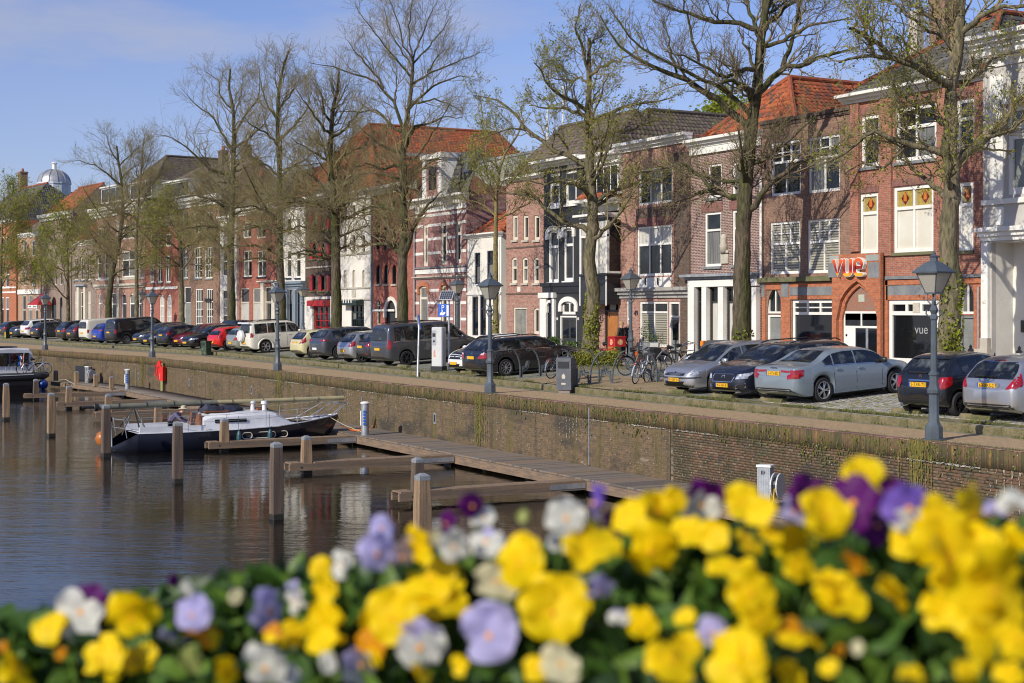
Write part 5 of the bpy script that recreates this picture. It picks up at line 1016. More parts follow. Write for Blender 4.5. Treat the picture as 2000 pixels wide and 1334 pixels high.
def car(label, kind, colr, px, front=False, rear_y=None, group='cars parked along the quay', dl=0., sc=(1, 1, 1), plate='', plate_m=None, rim=('five', False), lod=1, tail=None, extra=None, head=None, rot=0., lowtrim=None, name='parked_car', glassband=True, plpos=None, dz=0., **ov):
 K = dict(KINDS_[kind]); K.update(ov); L, W = K['L'] * sc[0], K['W'] * sc[1]; S = sc[2]
 top = pchip([(x * sc[0], z * S) for x, z in K['top']]); belt = pchip([(x * sc[0], z * S) for x, z in K['belt']]); wr = K['wr']; whx = [x * sc[0] for x in K['wh']]
 f = (lambda x: kerb_y(x) + .32 + dl) if rear_y is None else (lambda x: rear_y)
 X, Y, d_ = on_y(px, f); a = cardir(X) + rot; pitch = math.atan(.056) if rear_y is None else 0.
 g0 = gz(X, Y + .9) - .9 * .056 + dz if rear_y is None else .5
 if front: a += math.pi;
 o = thing(name, label, 'car' if kind != 'van' else 'van', (X, Y, g0), a, group); o.rotation_mode = 'XYZ'
 # x axis = forward; nose-in cars have their tail at the kerb, the others their nose
 base = Matrix.Translation((-L, 0, 0)) if front else Matrix.Identity(4)
 sg = -1 if front else 1
 o.rotation_euler = (0, 0, 0); o.matrix_basis = Matrix.Translation((X, Y, g0)) @ Matrix.Rotation(a, 4, 'Z') @ Matrix.Rotation(-sg * pitch, 4, 'Y')
 Pn = lambda t: .0
 plan = pchip([(0, .84), (.10, .925), (.30, .975), (.8, 1.0), (L * .6, 1.0), (L - .9, .985), (L - .35, .92), (L - .12, .82), (L, .66)])
 sill = .21 * S if kind in ('suv', 'boxy', 'van') else .17 * S
 rb = pchip([(0, .36 * S), (.15, .28 * S), (.5, sill + .02), (L - .5, sill + .02), (L - .12, .22 * S), (L, .30 * S)]); ar = wr + .055
 def bot(x):
  z = rb(x)
  for c in whx:
   u = ar * ar - (x - c) ** 2
   if u > 0: z = max(z, wr + math.sqrt(u) * .98)
  return z
 xs = set(np.round(np.arange(0, L + .001, .05 if lod else .10), 3)) | {.02, .04, round(L - .02, 3), round(L, 3)}
 for c in whx: xs |= set(np.round(c + ar * np.cos(np.linspace(0, math.pi, 17 if lod else 11)), 4)) | {round(c - ar - .004, 4), round(c + ar + .004, 4)}
 xs = sorted(x for x in xs if 0 <= x <= L); k = 3 if lod else 2
 def section(x):
  T, zb = top(x), bot(x); w = W / 2 * plan(x); B = min(belt(x), T - .035); zb = min(zb, B - .12); hh = T - B; tb = min(1., hh / .45); tum = .15 * tb * (1 if kind != 'van' and kind != 'boxy' else .62)
  C = [(0, zb), (w * .88, zb), (w * .965, zb + .035), (w * 1.0, zb + .40 * (B - zb)), (w * .992, zb + .8 * (B - zb)), (w * .965, B), (w * .955 - tum * .42, B + .48 * hh), (w * .945 - tum * .85, B + .84 * hh), (w * .90 - tum * 1.2 - .02, B + .965 * hh), (w * .5, T + .004), (0, T + .018)]
  pts = []
  for i in range(len(C) - 1):
   p0, p1, p2, p3 = C[max(i - 1, 0)], C[i], C[i + 1], C[min(i + 2, len(C) - 1)]
   if i == 0: p0 = (-C[1][0], C[1][1])
   if i == len(C) - 2: p3 = (-C[-2][0], C[-2][1])
   for j in range(k):
    t = j / k; q = lambda n: .5 * (2 * p1[n] + (p2[n] - p0[n]) * t + (2 * p0[n] - 5 * p1[n] + 4 * p2[n] - p3[n]) * t * t + (3 * p1[n] - p0[n] - 3 * p2[n] + p3[n]) * t**3)
    pts.append((q(0), q(1)) if i > 1 else (p1[0] + (p2[0] - p1[0]) * t, p1[1] + (p2[1] - p1[1]) * t))
  return pts + [C[-1]]
 V, F = [], []; secs = [section(x) for x in xs]; n = len(secs[0]); m = 2 * n - 2
 for x, s in zip(xs, secs): V += [(x, y, z) for y, z in s] + [(x, -y, z) for y, z in s[-2:0:-1]]
 for i in range(len(xs) - 1):
  for j in range(m): F.append((i * m + j, i * m + (j + 1) % m, (i + 1) * m + (j + 1) % m, (i + 1) * m + j)[::-1])
 for st, dx in ((0, -1), (len(xs) - 1, 1)):   # rounded end caps
  ring = V[st * m:(st + 1) * m]; cz = sum(p[2] for p in ring) / m; prev = list(range(st * m, st * m + m))
  for sc_, off in ((.86, .035), (.5, .06)):
   b0 = len(V); V += [(ring[j][0] + dx * off, ring[j][1] * sc_, cz + (ring[j][2] - cz) * sc_) for j in range(m)]
   for j in range(m):
    q = (prev[j], prev[(j + 1) % m], b0 + (j + 1) % m, b0 + j); F.append(q if dx > 0 else q[::-1]) if False else F.append(q[::-1] if dx > 0 else q)
   prev = list(range(b0, b0 + m))
  F.append(tuple(prev) if dx < 0 else tuple(prev[::-1]))
 me = bpy.data.meshes.new('body'); me.from_pydata([tuple(base @ Vector(v)) for v in V], [], F)
 bm = bmesh.new(); bm.from_mesh(me); bmesh.ops.recalc_face_normals(bm, faces=bm.faces); bm.to_mesh(me); bm.free()
 finish(me, [colr], 38, uv=False); body = link('body', me, o)
 tree = BVHTree.FromPolygons([Vector(v) for v in V], F)
 def patch(nm, poly, ax, mt, off=.006, sp=.06, par=None, flip=1):
  """a panel that follows the body: outline in side (x,z), rear/front (y,z) or top (x,y) view"""
  pts = []; c = len(poly)
  for i in range(c):
   p, q = Vector(poly[i]), Vector(poly[(i + 1) % c]); s_ = max(1, int((q - p).length / sp)); pts += [p.lerp(q, j / s_) for j in range(s_)]
  ne = len(pts); x0, x1 = min(p.x for p in pts), max(p.x for p in pts); y0, y1 = min(p.y for p in pts), max(p.y for p in pts)
  for gx in np.arange(x0 + sp * .5, x1, sp):
   for gy in np.arange(y0 + sp * .5, y1, sp): pts.append(Vector((gx, gy)))
  v, e, fs, *_ = delaunay_2d_cdt(pts, [(i, (i + 1) % ne) for i in range(ne)], [], 1, 1e-5)
  us = sorted({i for f_ in fs for i in f_}); mp2 = {i: k for k, i in enumerate(us)}; v = [v[i] for i in us]; fs = [[mp2[i] for i in f_] for f_ in fs]
  out = []; dr = {'left': Vector((0, -1, 0)), 'right': Vector((0, 1, 0)), 'rear': Vector((1, 0, 0)), 'front': Vector((-1, 0, 0)), 'top': Vector((0, 0, -1))}[ax]
  for p in v:
   og = {'left': (p[0], 3, p[1]), 'right': (p[0], -3, p[1]), 'rear': (-3, p[0], p[1]), 'front': (L + 3, p[0], p[1]), 'top': (p[0], p[1], 4)}[ax]
   hit, nr, _, _ = tree.ray_cast(Vector(og), dr)
   if hit is None: hit, nr, _, _ = tree.find_nearest(Vector(og) + dr * 3)
   out.append(base @ (hit - dr * off))
  me = bpy.data.meshes.new(nm); me.from_pydata([tuple(p) for p in out], [], fs); bm = bmesh.new(); bm.from_mesh(me); bm.normal_update()
  for fc in bm.faces:
   if fc.normal.dot(dr) > 0: fc.normal_flip()
  bm.to_mesh(me); bm.free(); finish(me, [mt], True, uv=False); return link(nm, me, par or o)
 sp = .07 if lod else .14
 # side windows
 a0, a1 = K['dlo'][0] * sc[0], K['dlo'][1] * sc[0]; edges = [a0] + [p * sc[0] for p in K['pil']] + [a1]
 def lo_(x): return min(belt(x), top(x) - .035) + .035
 def up_(x): T = top(x); B = min(belt(x), T - .035); return B + (T - B) * .86 - .012
 for side in ('left', 'right'):
  for i in range(len(edges) - 1):
   x0, x1 = edges[i] + (.028 if i else 0), edges[i + 1] - (.028 if i < len(edges) - 2 else 0)
   if K.get('blank') and i < K['blank']: continue
   q = [x for x in np.linspace(x0, x1, max(4, int((x1 - x0) / .07))) if up_(x) - lo_(x) > .03]
   if len(q) < 4: continue
   q = [x for x in np.linspace(q[0], q[-1], len(q))]
   pl = [(x, lo_(x)) for x in q] + [(x, up_(x)) for x in q[::-1]]
   if i == 0 and kind not in ('van', 'boxy'): pl = [(x, z) for x, z in pl if not (x < x0 + .01 and z < lo_(x) + .02)]
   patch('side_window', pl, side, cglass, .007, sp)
  if lod: patch('window_trim', [(x, lo_(x) - .022) for x in np.linspace(a0 + .02, a1 - .02, 30)] + [(x, lo_(x) - .006) for x in np.linspace(a1 - .02, a0 + .02, 30)], side, blackpl if K.get('plain') else chrome, .009, .3)
 # windscreen and rear window
 cr = K['top']; zs = [(x * sc[0], z * S) for x, z in cr]
 xr = a1 + .02; xf = None
 for x in np.arange(L * .5, L, .02):
  if top(x) < max(z for _, z in zs) - .055 and xf is None: xf = x
 xe = xf
 while top(xe) > belt(xe) + .10 and xe < L: xe += .02
 hw = lambda x: (W / 2 * plan(x)) * .95 - .15 * min(1, (top(x) - belt(x)) / .45) * (.62 if kind in ('van', 'boxy') else 1) - .075
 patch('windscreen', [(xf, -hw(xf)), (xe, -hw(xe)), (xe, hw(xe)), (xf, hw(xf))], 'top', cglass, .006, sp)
 bw = W / 2 * .84
 if K['rw']:
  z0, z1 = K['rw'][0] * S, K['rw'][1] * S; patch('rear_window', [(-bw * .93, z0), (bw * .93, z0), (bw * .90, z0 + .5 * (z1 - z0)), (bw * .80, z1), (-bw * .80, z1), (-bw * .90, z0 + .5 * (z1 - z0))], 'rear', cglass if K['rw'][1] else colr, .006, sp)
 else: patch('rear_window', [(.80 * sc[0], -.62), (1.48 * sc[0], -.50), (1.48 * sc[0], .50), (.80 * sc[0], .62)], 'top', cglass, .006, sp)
 # wheels
 ww = W / 2 - .115
 for c in whx:
  for s_ in (1, -1):
   tm, rm = wheel_mesh(wr, *rim); w = link('wheel', tm, o); w.matrix_local = base @ Matrix.Translation((c, s_ * ww, wr)) @ Matrix.Rotation(0 if s_ < 0 else math.pi, 4, 'Z'); link('rim', rm, w)
 b = MB(); b.box(whx[0] + ar, whx[1] - ar, -W * .4, W * .4, sill - .03, sill + .1); b.box(.3, L - .3, -W * .33, W * .33, sill + .02, .62)
 for c in whx: b.box(c - ar, c + ar, -W / 2 + .36, W / 2 - .36, .25, .6)
 u = b.obj('underbody', under_m, o); u.matrix_local = base
 # lamps, plates, bumper trim
 zl = top(0) ; near_rear = not front
 T = tail or [(.50, .80 * S), (.92, .80 * S), (.92, .98 * S), (.62, 1.0 * S)]
 for s_, sd in ((1, 'left'), (-1, 'right')):
  pl = [(s_ * min(y, W / 2 * .95), z) for y, z in T]; tl = patch('tail_light', pl, 'rear', tail_m, .014, .045)
  z0, z1 = min(z for _, z in T), max(z for _, z in T); patch('lamp_side', [(.035, z0), (.26 if K.get('wrap', 1) else .12, z0 + .35 * (z1 - z0)), (.30 if K.get('wrap', 1) else .14, z1), (.05, z1)], sd, tail_m, .012, .05, tl)
  if tail is None: patch('reflector', [(s_ * .5, .44 * S), (s_ * .74, .44 * S), (s_ * .74, .475 * S), (s_ * .5, .475 * S)], 'rear', tail_m, .008, .08)
  hz = head or (.56, .80, .58, .72); pl = [(s_ * hz[0], hz[2] * S), (s_ * hz[1], (hz[2] + .02) * S), (s_ * (hz[1] + .02), hz[3] * S), (s_ * (hz[0] + .06), (hz[3] - .02) * S)]
  if front or lod: hl = patch('headlight', pl, 'front', head_m, .012, .045); patch('lamp_side', [(L - .10, hz[2] * S + .02), (L - .36, hz[3] * S - .03), (L - .42, hz[3] * S + .03), (L - .14, hz[3] * S)], sd, head_m, .012, .05, hl)
 pm = plate_m or plate_y
 def plate_at(z, frontp, y=0.):
  hit = tree.ray_cast(Vector((-3 if not frontp else L + 3, y, z)), Vector((1 if not frontp else -1, 0, 0)))[0]; s_ = 1 if frontp else -1
  b = MB(); b.box(-.26, .26, -.056, .056, -.02, .008, 0); b.box(-.26, -.222, -.056, .056, -.02, .0085, 1); p = b.obj('number_plate', [pm, plate_b], o)
  Mx = Matrix(((0, 0, s_, 0), (s_, 0, 0, 0), (0, 1, 0, 0), (0, 0, 0, 1))); p.matrix_local = base @ Matrix.Translation((hit.x + s_ * .03, y, z)) @ Mx
  if plate: link('lettering', text_mesh(plate, .118, ink, .001, .92), p, (.018, 0, .010))
 if front: plate_at((plpos or .50) * S, True)
 else: plate_at((plpos or .72) * S, False)
 lt = lowtrim or trim_m
 if front:
  patch('grille', [(-.42, .30 * S), (.42, .30 * S), (.46, .42 * S), (-.46, .42 * S)], 'front', grille_m, .008, .08); patch('grille', [(-.44, .60 * S), (.44, .60 * S), (.40, .69 * S), (-.40, .69 * S)], 'front', grille_m, .008, .08)
 else:
  patch('bumper_trim', [(-.80, .33 * S), (.80, .33 * S), (.66, .45 * S), (-.66, .45 * S)], 'rear', lt, .008, .09)
  MB().tube([(0, -.28, 0), (0, .28, 0)], .02, 6).obj('wiper', blackpl, o, tuple(base @ Vector((tree.ray_cast(Vector((-3, 0, (K['rw'][0] if K['rw'] else 1.0) * S + .05)), Vector((1, 0, 0)))[0].x - .02, .1, (K['rw'][0] if K['rw'] else 1.0) * S + .05)))) if K['rw'] else None
 for s_, sd in ((1, 'left'), (-1, 'right')):
  xm = a1 - .10; ym = W / 2 * .93; zm = lo_(xm) + .06
  b = MB(); b.lathe([(.0, -.12), (.07, -.10), (.085, 0), (.07, .10), (0, .12)], n=10, ax=1); mo = b.obj('wing_mirror', K.get('mirror', colr), o, smooth=True); mo.matrix_local = base @ Matrix.Translation((xm, s_ * (ym + .10), zm)) @ Matrix.Diagonal((.8, 1, 1, 1))
  if lod:
   for i, p in enumerate(edges[1:-1][-2:] if len(edges) > 2 else edges[1:-1]):
    zt_ = lo_(p); patch('door_seam', [(p - .007, sill + .12), (p + .007, sill + .12), (p + .007, zt_), (p - .007, zt_)], sd, seam_m, .003, .2)
    hb = MB(); hb.box(-.10, .10, -.022, .022, -.016, .016, 0, .008); hit = tree.ray_cast(Vector((p + .16, s_ * 3, belt(p) - .10)), Vector((0, -s_, 0)))[0]
    if hit: ho = hb.obj('door_handle', K.get('hmat', colr), o); ho.matrix_local = base @ Matrix.Translation((p + .16, hit.y + s_ * .012, belt(p) - .10))
   if len(edges) > 2: q = a1 - .12; patch('door_seam', [(q - .007, sill + .14), (q + .007, sill + .14), (q + .007, lo_(q)), (q - .007, lo_(q))], sd, seam_m, .003, .2)
 if extra: extra(o, patch, tree, base, L, W, top)
 o['_b'] = 0; del o['_b']
 return o
silver = paint('silver', (.50, .51, .53), .75, .30); black_c = paint('black', (.010, .011, .014), 0, .25); gmet = paint('graphite', (.085, .092, .102), .55, .3); navy_c = paint('deep blue black', (.012, .015, .026), .2, .25)
white_c = paint('white', (.72, .72, .70), 0, .3); cream_c = paint('cream yellow', (.62, .57, .32), .1, .3); red_c = paint('red', (.58, .016, .012), 0, .28); dred = paint('dark red', (.22, .010, .018), .3, .28); blue_c = paint('bright blue', (.02, .055, .36), .3, .28); slate_c = paint('slate blue grey', (.20, .245, .28), .15, .3); sage = paint('sage grey', (.26, .28, .24), .2, .3); dgrey = paint('dark grey', (.04, .044, .050), .4, .3); ivory = paint('ivory', (.66, .64, .54), 0, .35)
def rails(o, patch, tree, base, L, W, top):
 for s_ in (-1, 1): r = MB().tube([(L * .12, s_ * W * .33, top(L * .12) + .03), (L * .16, s_ * W * .33, top(L * .16) + .07), (L * .5, s_ * W * .33, top(L * .5) + .07), (L * .56, s_ * W * .33, top(L * .56) + .03)], .02, 6).obj('roof_rail', blackpl, o); r.matrix_local = base
def letters(txt, size, z, mt, dx=.004):
 def f(o, patch, tree, base, L, W, top):
  hit = tree.ray_cast(Vector((-3, 0, z)), Vector((1, 0, 0)))[0]; t = link('boot_lettering', text_mesh(txt, size, mt, .004, 1.5), o); t.matrix_local = base @ Matrix.Translation((hit.x - .012, 0, z)) @ Matrix(((0, 0, -1, 0), (-1, 0, 0, 0), (0, 1, 0, 0), (0, 0, 0, 1)))
 return f
def badge(z, frontp, mt=chrome, r=.05):
 def f(o, patch, tree, base, L, W, top):
  hit = tree.ray_cast(Vector((L + 3 if frontp else -3, 0, z)), Vector((-1 if frontp else 1, 0, 0)))[0]; b = MB().lathe([(r * .62, -.006), (r, -.006), (r, .008), (r * .62, .008), (r * .62, -.006)], n=16, ax=0).lathe([(0, .0), (r * .5, .002), (r * .5, -.004)], n=10, ax=0, m=1).obj('badge', [mt, navy], o); b.matrix_local = base @ Matrix.Translation((hit.x + (.012 if frontp else -.012), 0, z))
 return f
def both(*fs):
 def g(*a):
  for f in fs: f(*a)
 return g
# --- near row, right to left
def fiesta_x(o, patch, tree, base, L, W, top):
 patch('third_brake_light', [(-.16, 1.405), (.16, 1.405), (.16, 1.425), (-.16, 1.425)], 'rear', tail_m, .01, .08); patch('plate_recess', [(-.34, .80), (.34, .80), (.36, .93), (-.36, .93)], 'rear', mat('shaded silver', (.30, .31, .32), .35, .6, fine=0), .004, .08)  # flat patch, its silver darkened to paint in the recess's shade
 badge(.985, False, chrome, .05)(o, patch, tree, base, L, W, top)
FT = [(.56, .80), (.86, .84), (.87, 1.14), (.76, 1.12), (.60, .88)]
car('silver hatchback with large red tail lamps cut by the right picture edge', 'hatch', silver, 1930, sc=(.97, 1.0, 1.0), plate='68-XKS-2', tail=FT, extra=fiesta_x, plpos=.87, rim=('cap', False), rot=R(-2))
def fiat_x(o, patch, tree, base, L, W, top):
 patch('chrome_bar', [(-.34, .88), (.34, .88), (.32, .915), (-.32, .915)], 'rear', chrome, .02, .06); badge(1.0, False, mat('wine badge', (.22, .12, .13), .25, .7, fine=0), .045)(o, patch, tree, base, L, W, top)
 patch('bumper_strip', [(-.7, .30), (.7, .30), (.7, .34), (-.7, .34)], 'rear', mat('satin grey strip', (.10, .10, .10), .4, .4), .012, .08); MB().lathe([(.035, -.1), (.05, -.1), (.05, .08)], n=12, ax=0).obj('exhaust_pipe', chrome, o, (.06, .52, .29))
 MB().tube([(.55, .0, 1.47), (.40, .0, 1.72)], .006, 5).obj('aerial', blackpl, o); patch('spoiler', [(-.58, 1.40), (.58, 1.40), (.54, 1.46), (-.54, 1.46)], 'rear', black_c, .05, .06)
BT = [(.55, .72), (.70, .70), (.75, .80), (.74, .98), (.60, .99), (.55, .88)]
car('small black retro city car with black wheels behind the nearest lamp post', 'mini', black_c, 1797, sc=(1, 1, 1), plate='5-TXR-73', tail=BT, extra=fiat_x, rim=('seven', True), plpos=.80, rot=R(1))
def saloon_x(o, patch, tree, base, L, W, top):
 letters('VOLVO', .055, 1.005, ink)(o, patch, tree, base, L, W, top)
 for s_ in (1, -1): patch('lamp_bar', [(s_ * .30, .90), (s_ * .62, .885), (s_ * .62, .945), (s_ * .28, .955)], 'rear', tail_m, .012, .05)
 patch('bumper_strip', [(-.62, .34), (.62, .34), (.60, .36), (-.60, .36)], 'rear', chrome, .02, .08)
car('slate blue grey saloon parked nose in with five spoke wheels', 'saloon', slate_c, 1513, plate='S-175-BD', tail=[(.58, .72), (.88, .73), (.86, .96), (.64, .96), (.66, .86), (.56, .82)], extra=saloon_x, rim=('twin', False), plpos=.86, mirror=blackpl)
def v60_x(o, patch, tree, base, L, W, top):
 patch('grille', [(-.40, .52), (.40, .52), (.46, .66), (.40, .74), (-.40, .74), (-.46, .66)], 'front', grille_m, .012, .05); b = MB(); g = [(-.40, .52), (.40, .52), (.46, .66), (.40, .74), (-.40, .74), (-.46, .66)]
 q = []
 for (y, z) in g + g[:1]: hit = tree.ray_cast(Vector((L + 3, y, z)), Vector((-1, 0, 0)))[0]; q.append((hit.x + .015, y, z))
 b.tube(q, .016, 6); gr = b.obj('grille_surround', chrome, o); gr.matrix_local = base; badge(.635, True, chrome, .085)(o, patch, tree, base, L, W, top)
 for s_ in (1, -1):
  patch('air_intake', [(s_ * .52, .33), (s_ * .78, .38), (s_ * .78, .48), (s_ * .56, .44)], 'front', grille_m, .012, .05)
  q = []
  for (y, z) in [(.52, .33), (.78, .38), (.78, .48), (.56, .44), (.52, .33)]: hit = tree.ray_cast(Vector((L + 3, s_ * y, z)), Vector((-1, 0, 0)))[0]; q.append((hit.x + .014, s_ * y, z))
  t = MB().tube(q, .010, 5).obj('intake_surround', chrome, o); t.matrix_local = base
 patch('skid_plate', [(-.66, .235), (.66, .235), (.60, .275), (-.60, .275)], 'front', steel, .02, .07); rails(o, patch, tree, base, L, W, top)
car('dark blue black estate facing the water with a wide chrome ringed grille', 'estate', navy_c, 1415, front=True, plate='KS-267-B', extra=v60_x, head=(.50, .80, .60, .76), rim=('five', False), plpos=.42, dl=.1)
def golf_x(o, patch, tree, base, L, W, top):
 badge(.665, True, chrome, .055)(o, patch, tree, base, L, W, top); patch('bumper_strip', [(-.80, .50), (.80, .50), (.80, .545), (-.80, .545)], 'front', trim_m, .022, .06)
 for k in range(3): patch('grille_bar', [(-.42, .615 + k * .028), (.42, .615 + k * .028), (.42, .625 + k * .028), (-.42, .625 + k * .028)], 'front', silver, .012, .08)
 patch('lower_lip', [(-.72, .22), (.72, .22), (.72, .29), (-.72, .29)], 'front', trim_m, .012, .08)
car('silver hatchback facing the water beside the bicycle racks', 'hatch', silver, 1320.5, front=True, plate='01-GH-VL', extra=golf_x, head=(.46, .76, .60, .73), rim=('cap', False), plpos=.47, sc=(1.01, 1.0, .99), dl=.15)
def bmw_x(o, patch, tree, base, L, W, top):
 rails(o, patch, tree, base, L, W, top); badge(.93, False, chrome, .045)(o, patch, tree, base, L, W, top)
 for s_ in (1, -1): patch('clear_lamp', [(s_ * .62, .89), (s_ * .86, .89), (s_ * .84, .96), (s_ * .66, .955)], 'rear', tailw_m, .017, .05)
car('black estate car with roof rails behind the lamp post by the waste bin', 'estate', black_c, 924, tail=[(.48, .74), (.90, .74), (.90, .94), (.62, .95)], extra=bmw_x, rim=('ten', False), plpos=.78, dl=-.45)
def up_x(o, patch, tree, base, L, W, top): badge(.66, True, chrome, .07)(o, patch, tree, base, L, W, top); patch('black_lip', [(-.6, .26), (.6, .26), (.62, .33), (-.62, .33)], 'front', grille_m, .014, .06)
car('small white city car facing the water half hidden by the black estate', 'mini', white_c, 889, front=True, extra=up_x, head=(.46, .72, .58, .72), rim=('cap', False), plpos=.44, dl=.0)
def vclass_x(o, patch, tree, base, L, W, top): rails(o, patch, tree, base, L, W, top); patch('chrome_line', [(.3, 1.10), (4.2, 1.06), (4.2, 1.085), (.3, 1.125)], 'right', chrome, .008, .15)
car('dark grey metallic people carrier van behind the white parking meter', 'van', gmet, 741, tail=[(.82, .80), (.93, .80), (.93, 1.22), (.84, 1.22)], extra=vclass_x, rim=('six', True), plpos=.80, wrap=0)
car('small dark car almost hidden behind the grey people carrier', 'hatch', dgrey, 706, lod=0, dl=.5, plpos=.8)
car('silver small hatchback between the grey crossover and the grey van', 'hatch', silver, 672, tail=[(.58, .80), (.82, .84), (.86, 1.06), (.72, 1.04)], rim=('six', False), plpos=.62, sc=(.98, .98, 1.0))
car('dark grey electric crossover with a full width red lamp bar', 'suv', gmet, 618, plate_m=plate_w, tail=[(.40, 1.0), (.88, 1.0), (.88, 1.08), (.40, 1.08)], rim=('ten', False), plpos=.62, sc=(1.04, 1.02, .99))
car('pale cream yellow hatchback right of the white off road car', 'hatch', cream_c, 578, tail=[(.58, .80), (.84, .86), (.86, 1.12), (.74, 1.10)], rim=('ten', False), plpos=.86, sc=(.96, .99, 1))
def pajero_x(o, patch, tree, base, L, W, top):
 MB().lathe([(0, -.16), (.30, -.15), (.36, -.08), (.36, .06), (.30, .10)], (-.16, .10, 1.05), 24, ax=0).obj('spare_wheel_cover', white_c, o, smooth=30); rails(o, patch, tree, base, L, W, top)
 for c in (.95, 3.7):
  for s_ in (1, -1): q = [(c + .47 * math.cos(t), s_ * (W / 2 - .01), .385 + .47 * math.sin(t)) for t in np.linspace(-.2, math.pi + .2, 16)]; MB().tube(q, .05, 6).obj('wheel_arch', ivory, o)
 MB().box(.0, .12, -.80, .80, 1.76, 1.84, 0, .03).obj('roof_spoiler', white_c, o, (-.06, 0, .02))
car('tall cream white off road car with its spare wheel on the tailgate', 'boxy', ivory, 479, tail=[(.80, .95), (.93, .95), (.92, 1.22), (.82, 1.22)], extra=pajero_x, rim=('six', False), plpos=.62, wrap=0)
car('grey green car tucked in between the red hatchback and the white off road car', 'suv', sage, 452, lod=0, plpos=.62, sc=(.95, .96, .93))
car('bright red small hatchback behind the green litter bin', 'hatch', red_c, 416, rim=('ten', True), tail=[(.58, .84), (.80, .84), (.80, 1.02), (.62, 1.02)], plpos=.58, sc=(.97, .97, .99), lod=0)
car('black hatchback facing the water left of the red hatchback', 'hatch', black_c, 363, front=True, rim=('ten', False), lod=0, head=(.46, .80, .60, .72), plpos=.45)
car('dark red hatchback facing the water behind the black hatchback', 'hatch', dred, 346, front=True, lod=0, dl=.6, head=(.5, .8, .6, .72), plpos=.46)
car('dark navy hatchback with tall narrow red tail lamps', 'hatch', navy_c, 315, tail=[(.72, .86), (.86, .86), (.80, 1.32), (.70, 1.32)], rim=('cap', False), lod=0, plpos=.86)
car('little dark city car facing the water just right of the second far lamp', 'mini', navy_c, 286, front=True, lod=0, head=(.46, .74, .58, .74), plpos=.44)
car('dark grey hatchback facing the water next to the black panel van', 'hatch', dgrey, 266, front=True, lod=0, dl=.5, head=(.5, .82, .60, .74), plpos=.45, sc=(1.03, 1, 1.02))
car('black panel van with chrome wheel trims', 'van', black_c, 214, tail=[(.82, .82), (.93, .82), (.93, 1.15), (.84, 1.15)], rim=('seven', False), lod=0, wrap=0, plpos=.92, sc=(1., .98, 1.0), blank=1)
car('bright blue crossover between the white van and the black van', 'suv', blue_c, 187, lod=0, plpos=.60, tail=[(.50, .98), (.86, .98), (.86, 1.08), (.5, 1.06)], sc=(.95, .97, .95))
car('cream white delivery van with dark rear window', 'van', ivory, 162, lod=0, tail=[(.80, .74), (.92, .74), (.92, 1.02), (.82, 1.02)], wrap=0, plpos=.80, sc=(.85, .93, .95), blank=2, dl=.3)
car('dark estate car with tall red corner lamps left of the white van', 'estate', black_c, 137, lod=0, tail=[(.70, .80), (.86, .80), (.80, 1.30), (.70, 1.30)], plpos=.70)
car('black crossover with bright red tail lamps left of the dark estate', 'suv', black_c, 117, lod=0, plpos=.88)
car('dark grey hatchback behind the farthest lamp post', 'hatch', dgrey, 65, lod=0, rim=('ten', True), plpos=.60, tail=[(.5, .86), (.84, .86), (.84, .98), (.52, 1.0)])
car('white crossover with slanted tail lamps behind the farthest lamp post', 'suv', white_c, 46, lod=0, plpos=.66, dl=.6)
car('dark off road car facing the water near the left picture edge', 'suv', dgrey, 24, front=True, lod=0, plpos=.5, head=(.5, .84, .74, .86))
car('dark grey estate with red lamps cut by the left picture edge', 'estate', dgrey, 2, lod=0, plpos=.72)
for px, y, kd, m_, lb in ((484, 33.4, 'suv', navy_c, 'dark blue car on the far side of the road beyond the white off road car'), (108, 30.0, 'estate', black_c, 'black car passing on the road behind the parked white crossover')):
 c = car(lb, kd, m_, px, rear_y=y, lod=0, group='cars on the road', rot=R(85), name='road_car')
# ================================================================== TREES
bark = mat('mossy bark', (.085, .066, .042), .9, col2=(.045, .05, .010), scale=1.1, lo=.42, hi=.56, bump=1., bscale=11, stretch=(1, 1, .28), fine=.6, bd=.07)
bark_g = mat('grey lichen bark', (.16, .13, .08), .9, col2=(.085, .08, .035), scale=2.2, bump=1., bscale=10, stretch=(1, 1, .32), fine=.55, bd=.07)
bark_y = mat('ochre lichen bark', (.22, .17, .05), .9, col2=(.13, .11, .06), scale=1.5, bump=.8, bscale=14, fine=.4)
twig = mat('twig bark', (.25, .205, .095), .85, col2=(.18, .145, .075), scale=.6); twig_d = mat('dark twig bark', (.15, .12, .07), .85, col2=(.21, .17, .08), scale=.6)
leafA = mat('young lime leaf', (.31, .36, .03), .6, trans=.55, fine=.3, bscale=3); leafB = mat('pale lime leaf', (.40, .42, .07), .6, trans=.55, fine=.3, bscale=3); leafC = mat('olive leaf', (.16, .185, .02), .6, trans=.5, fine=.3, bscale=3)
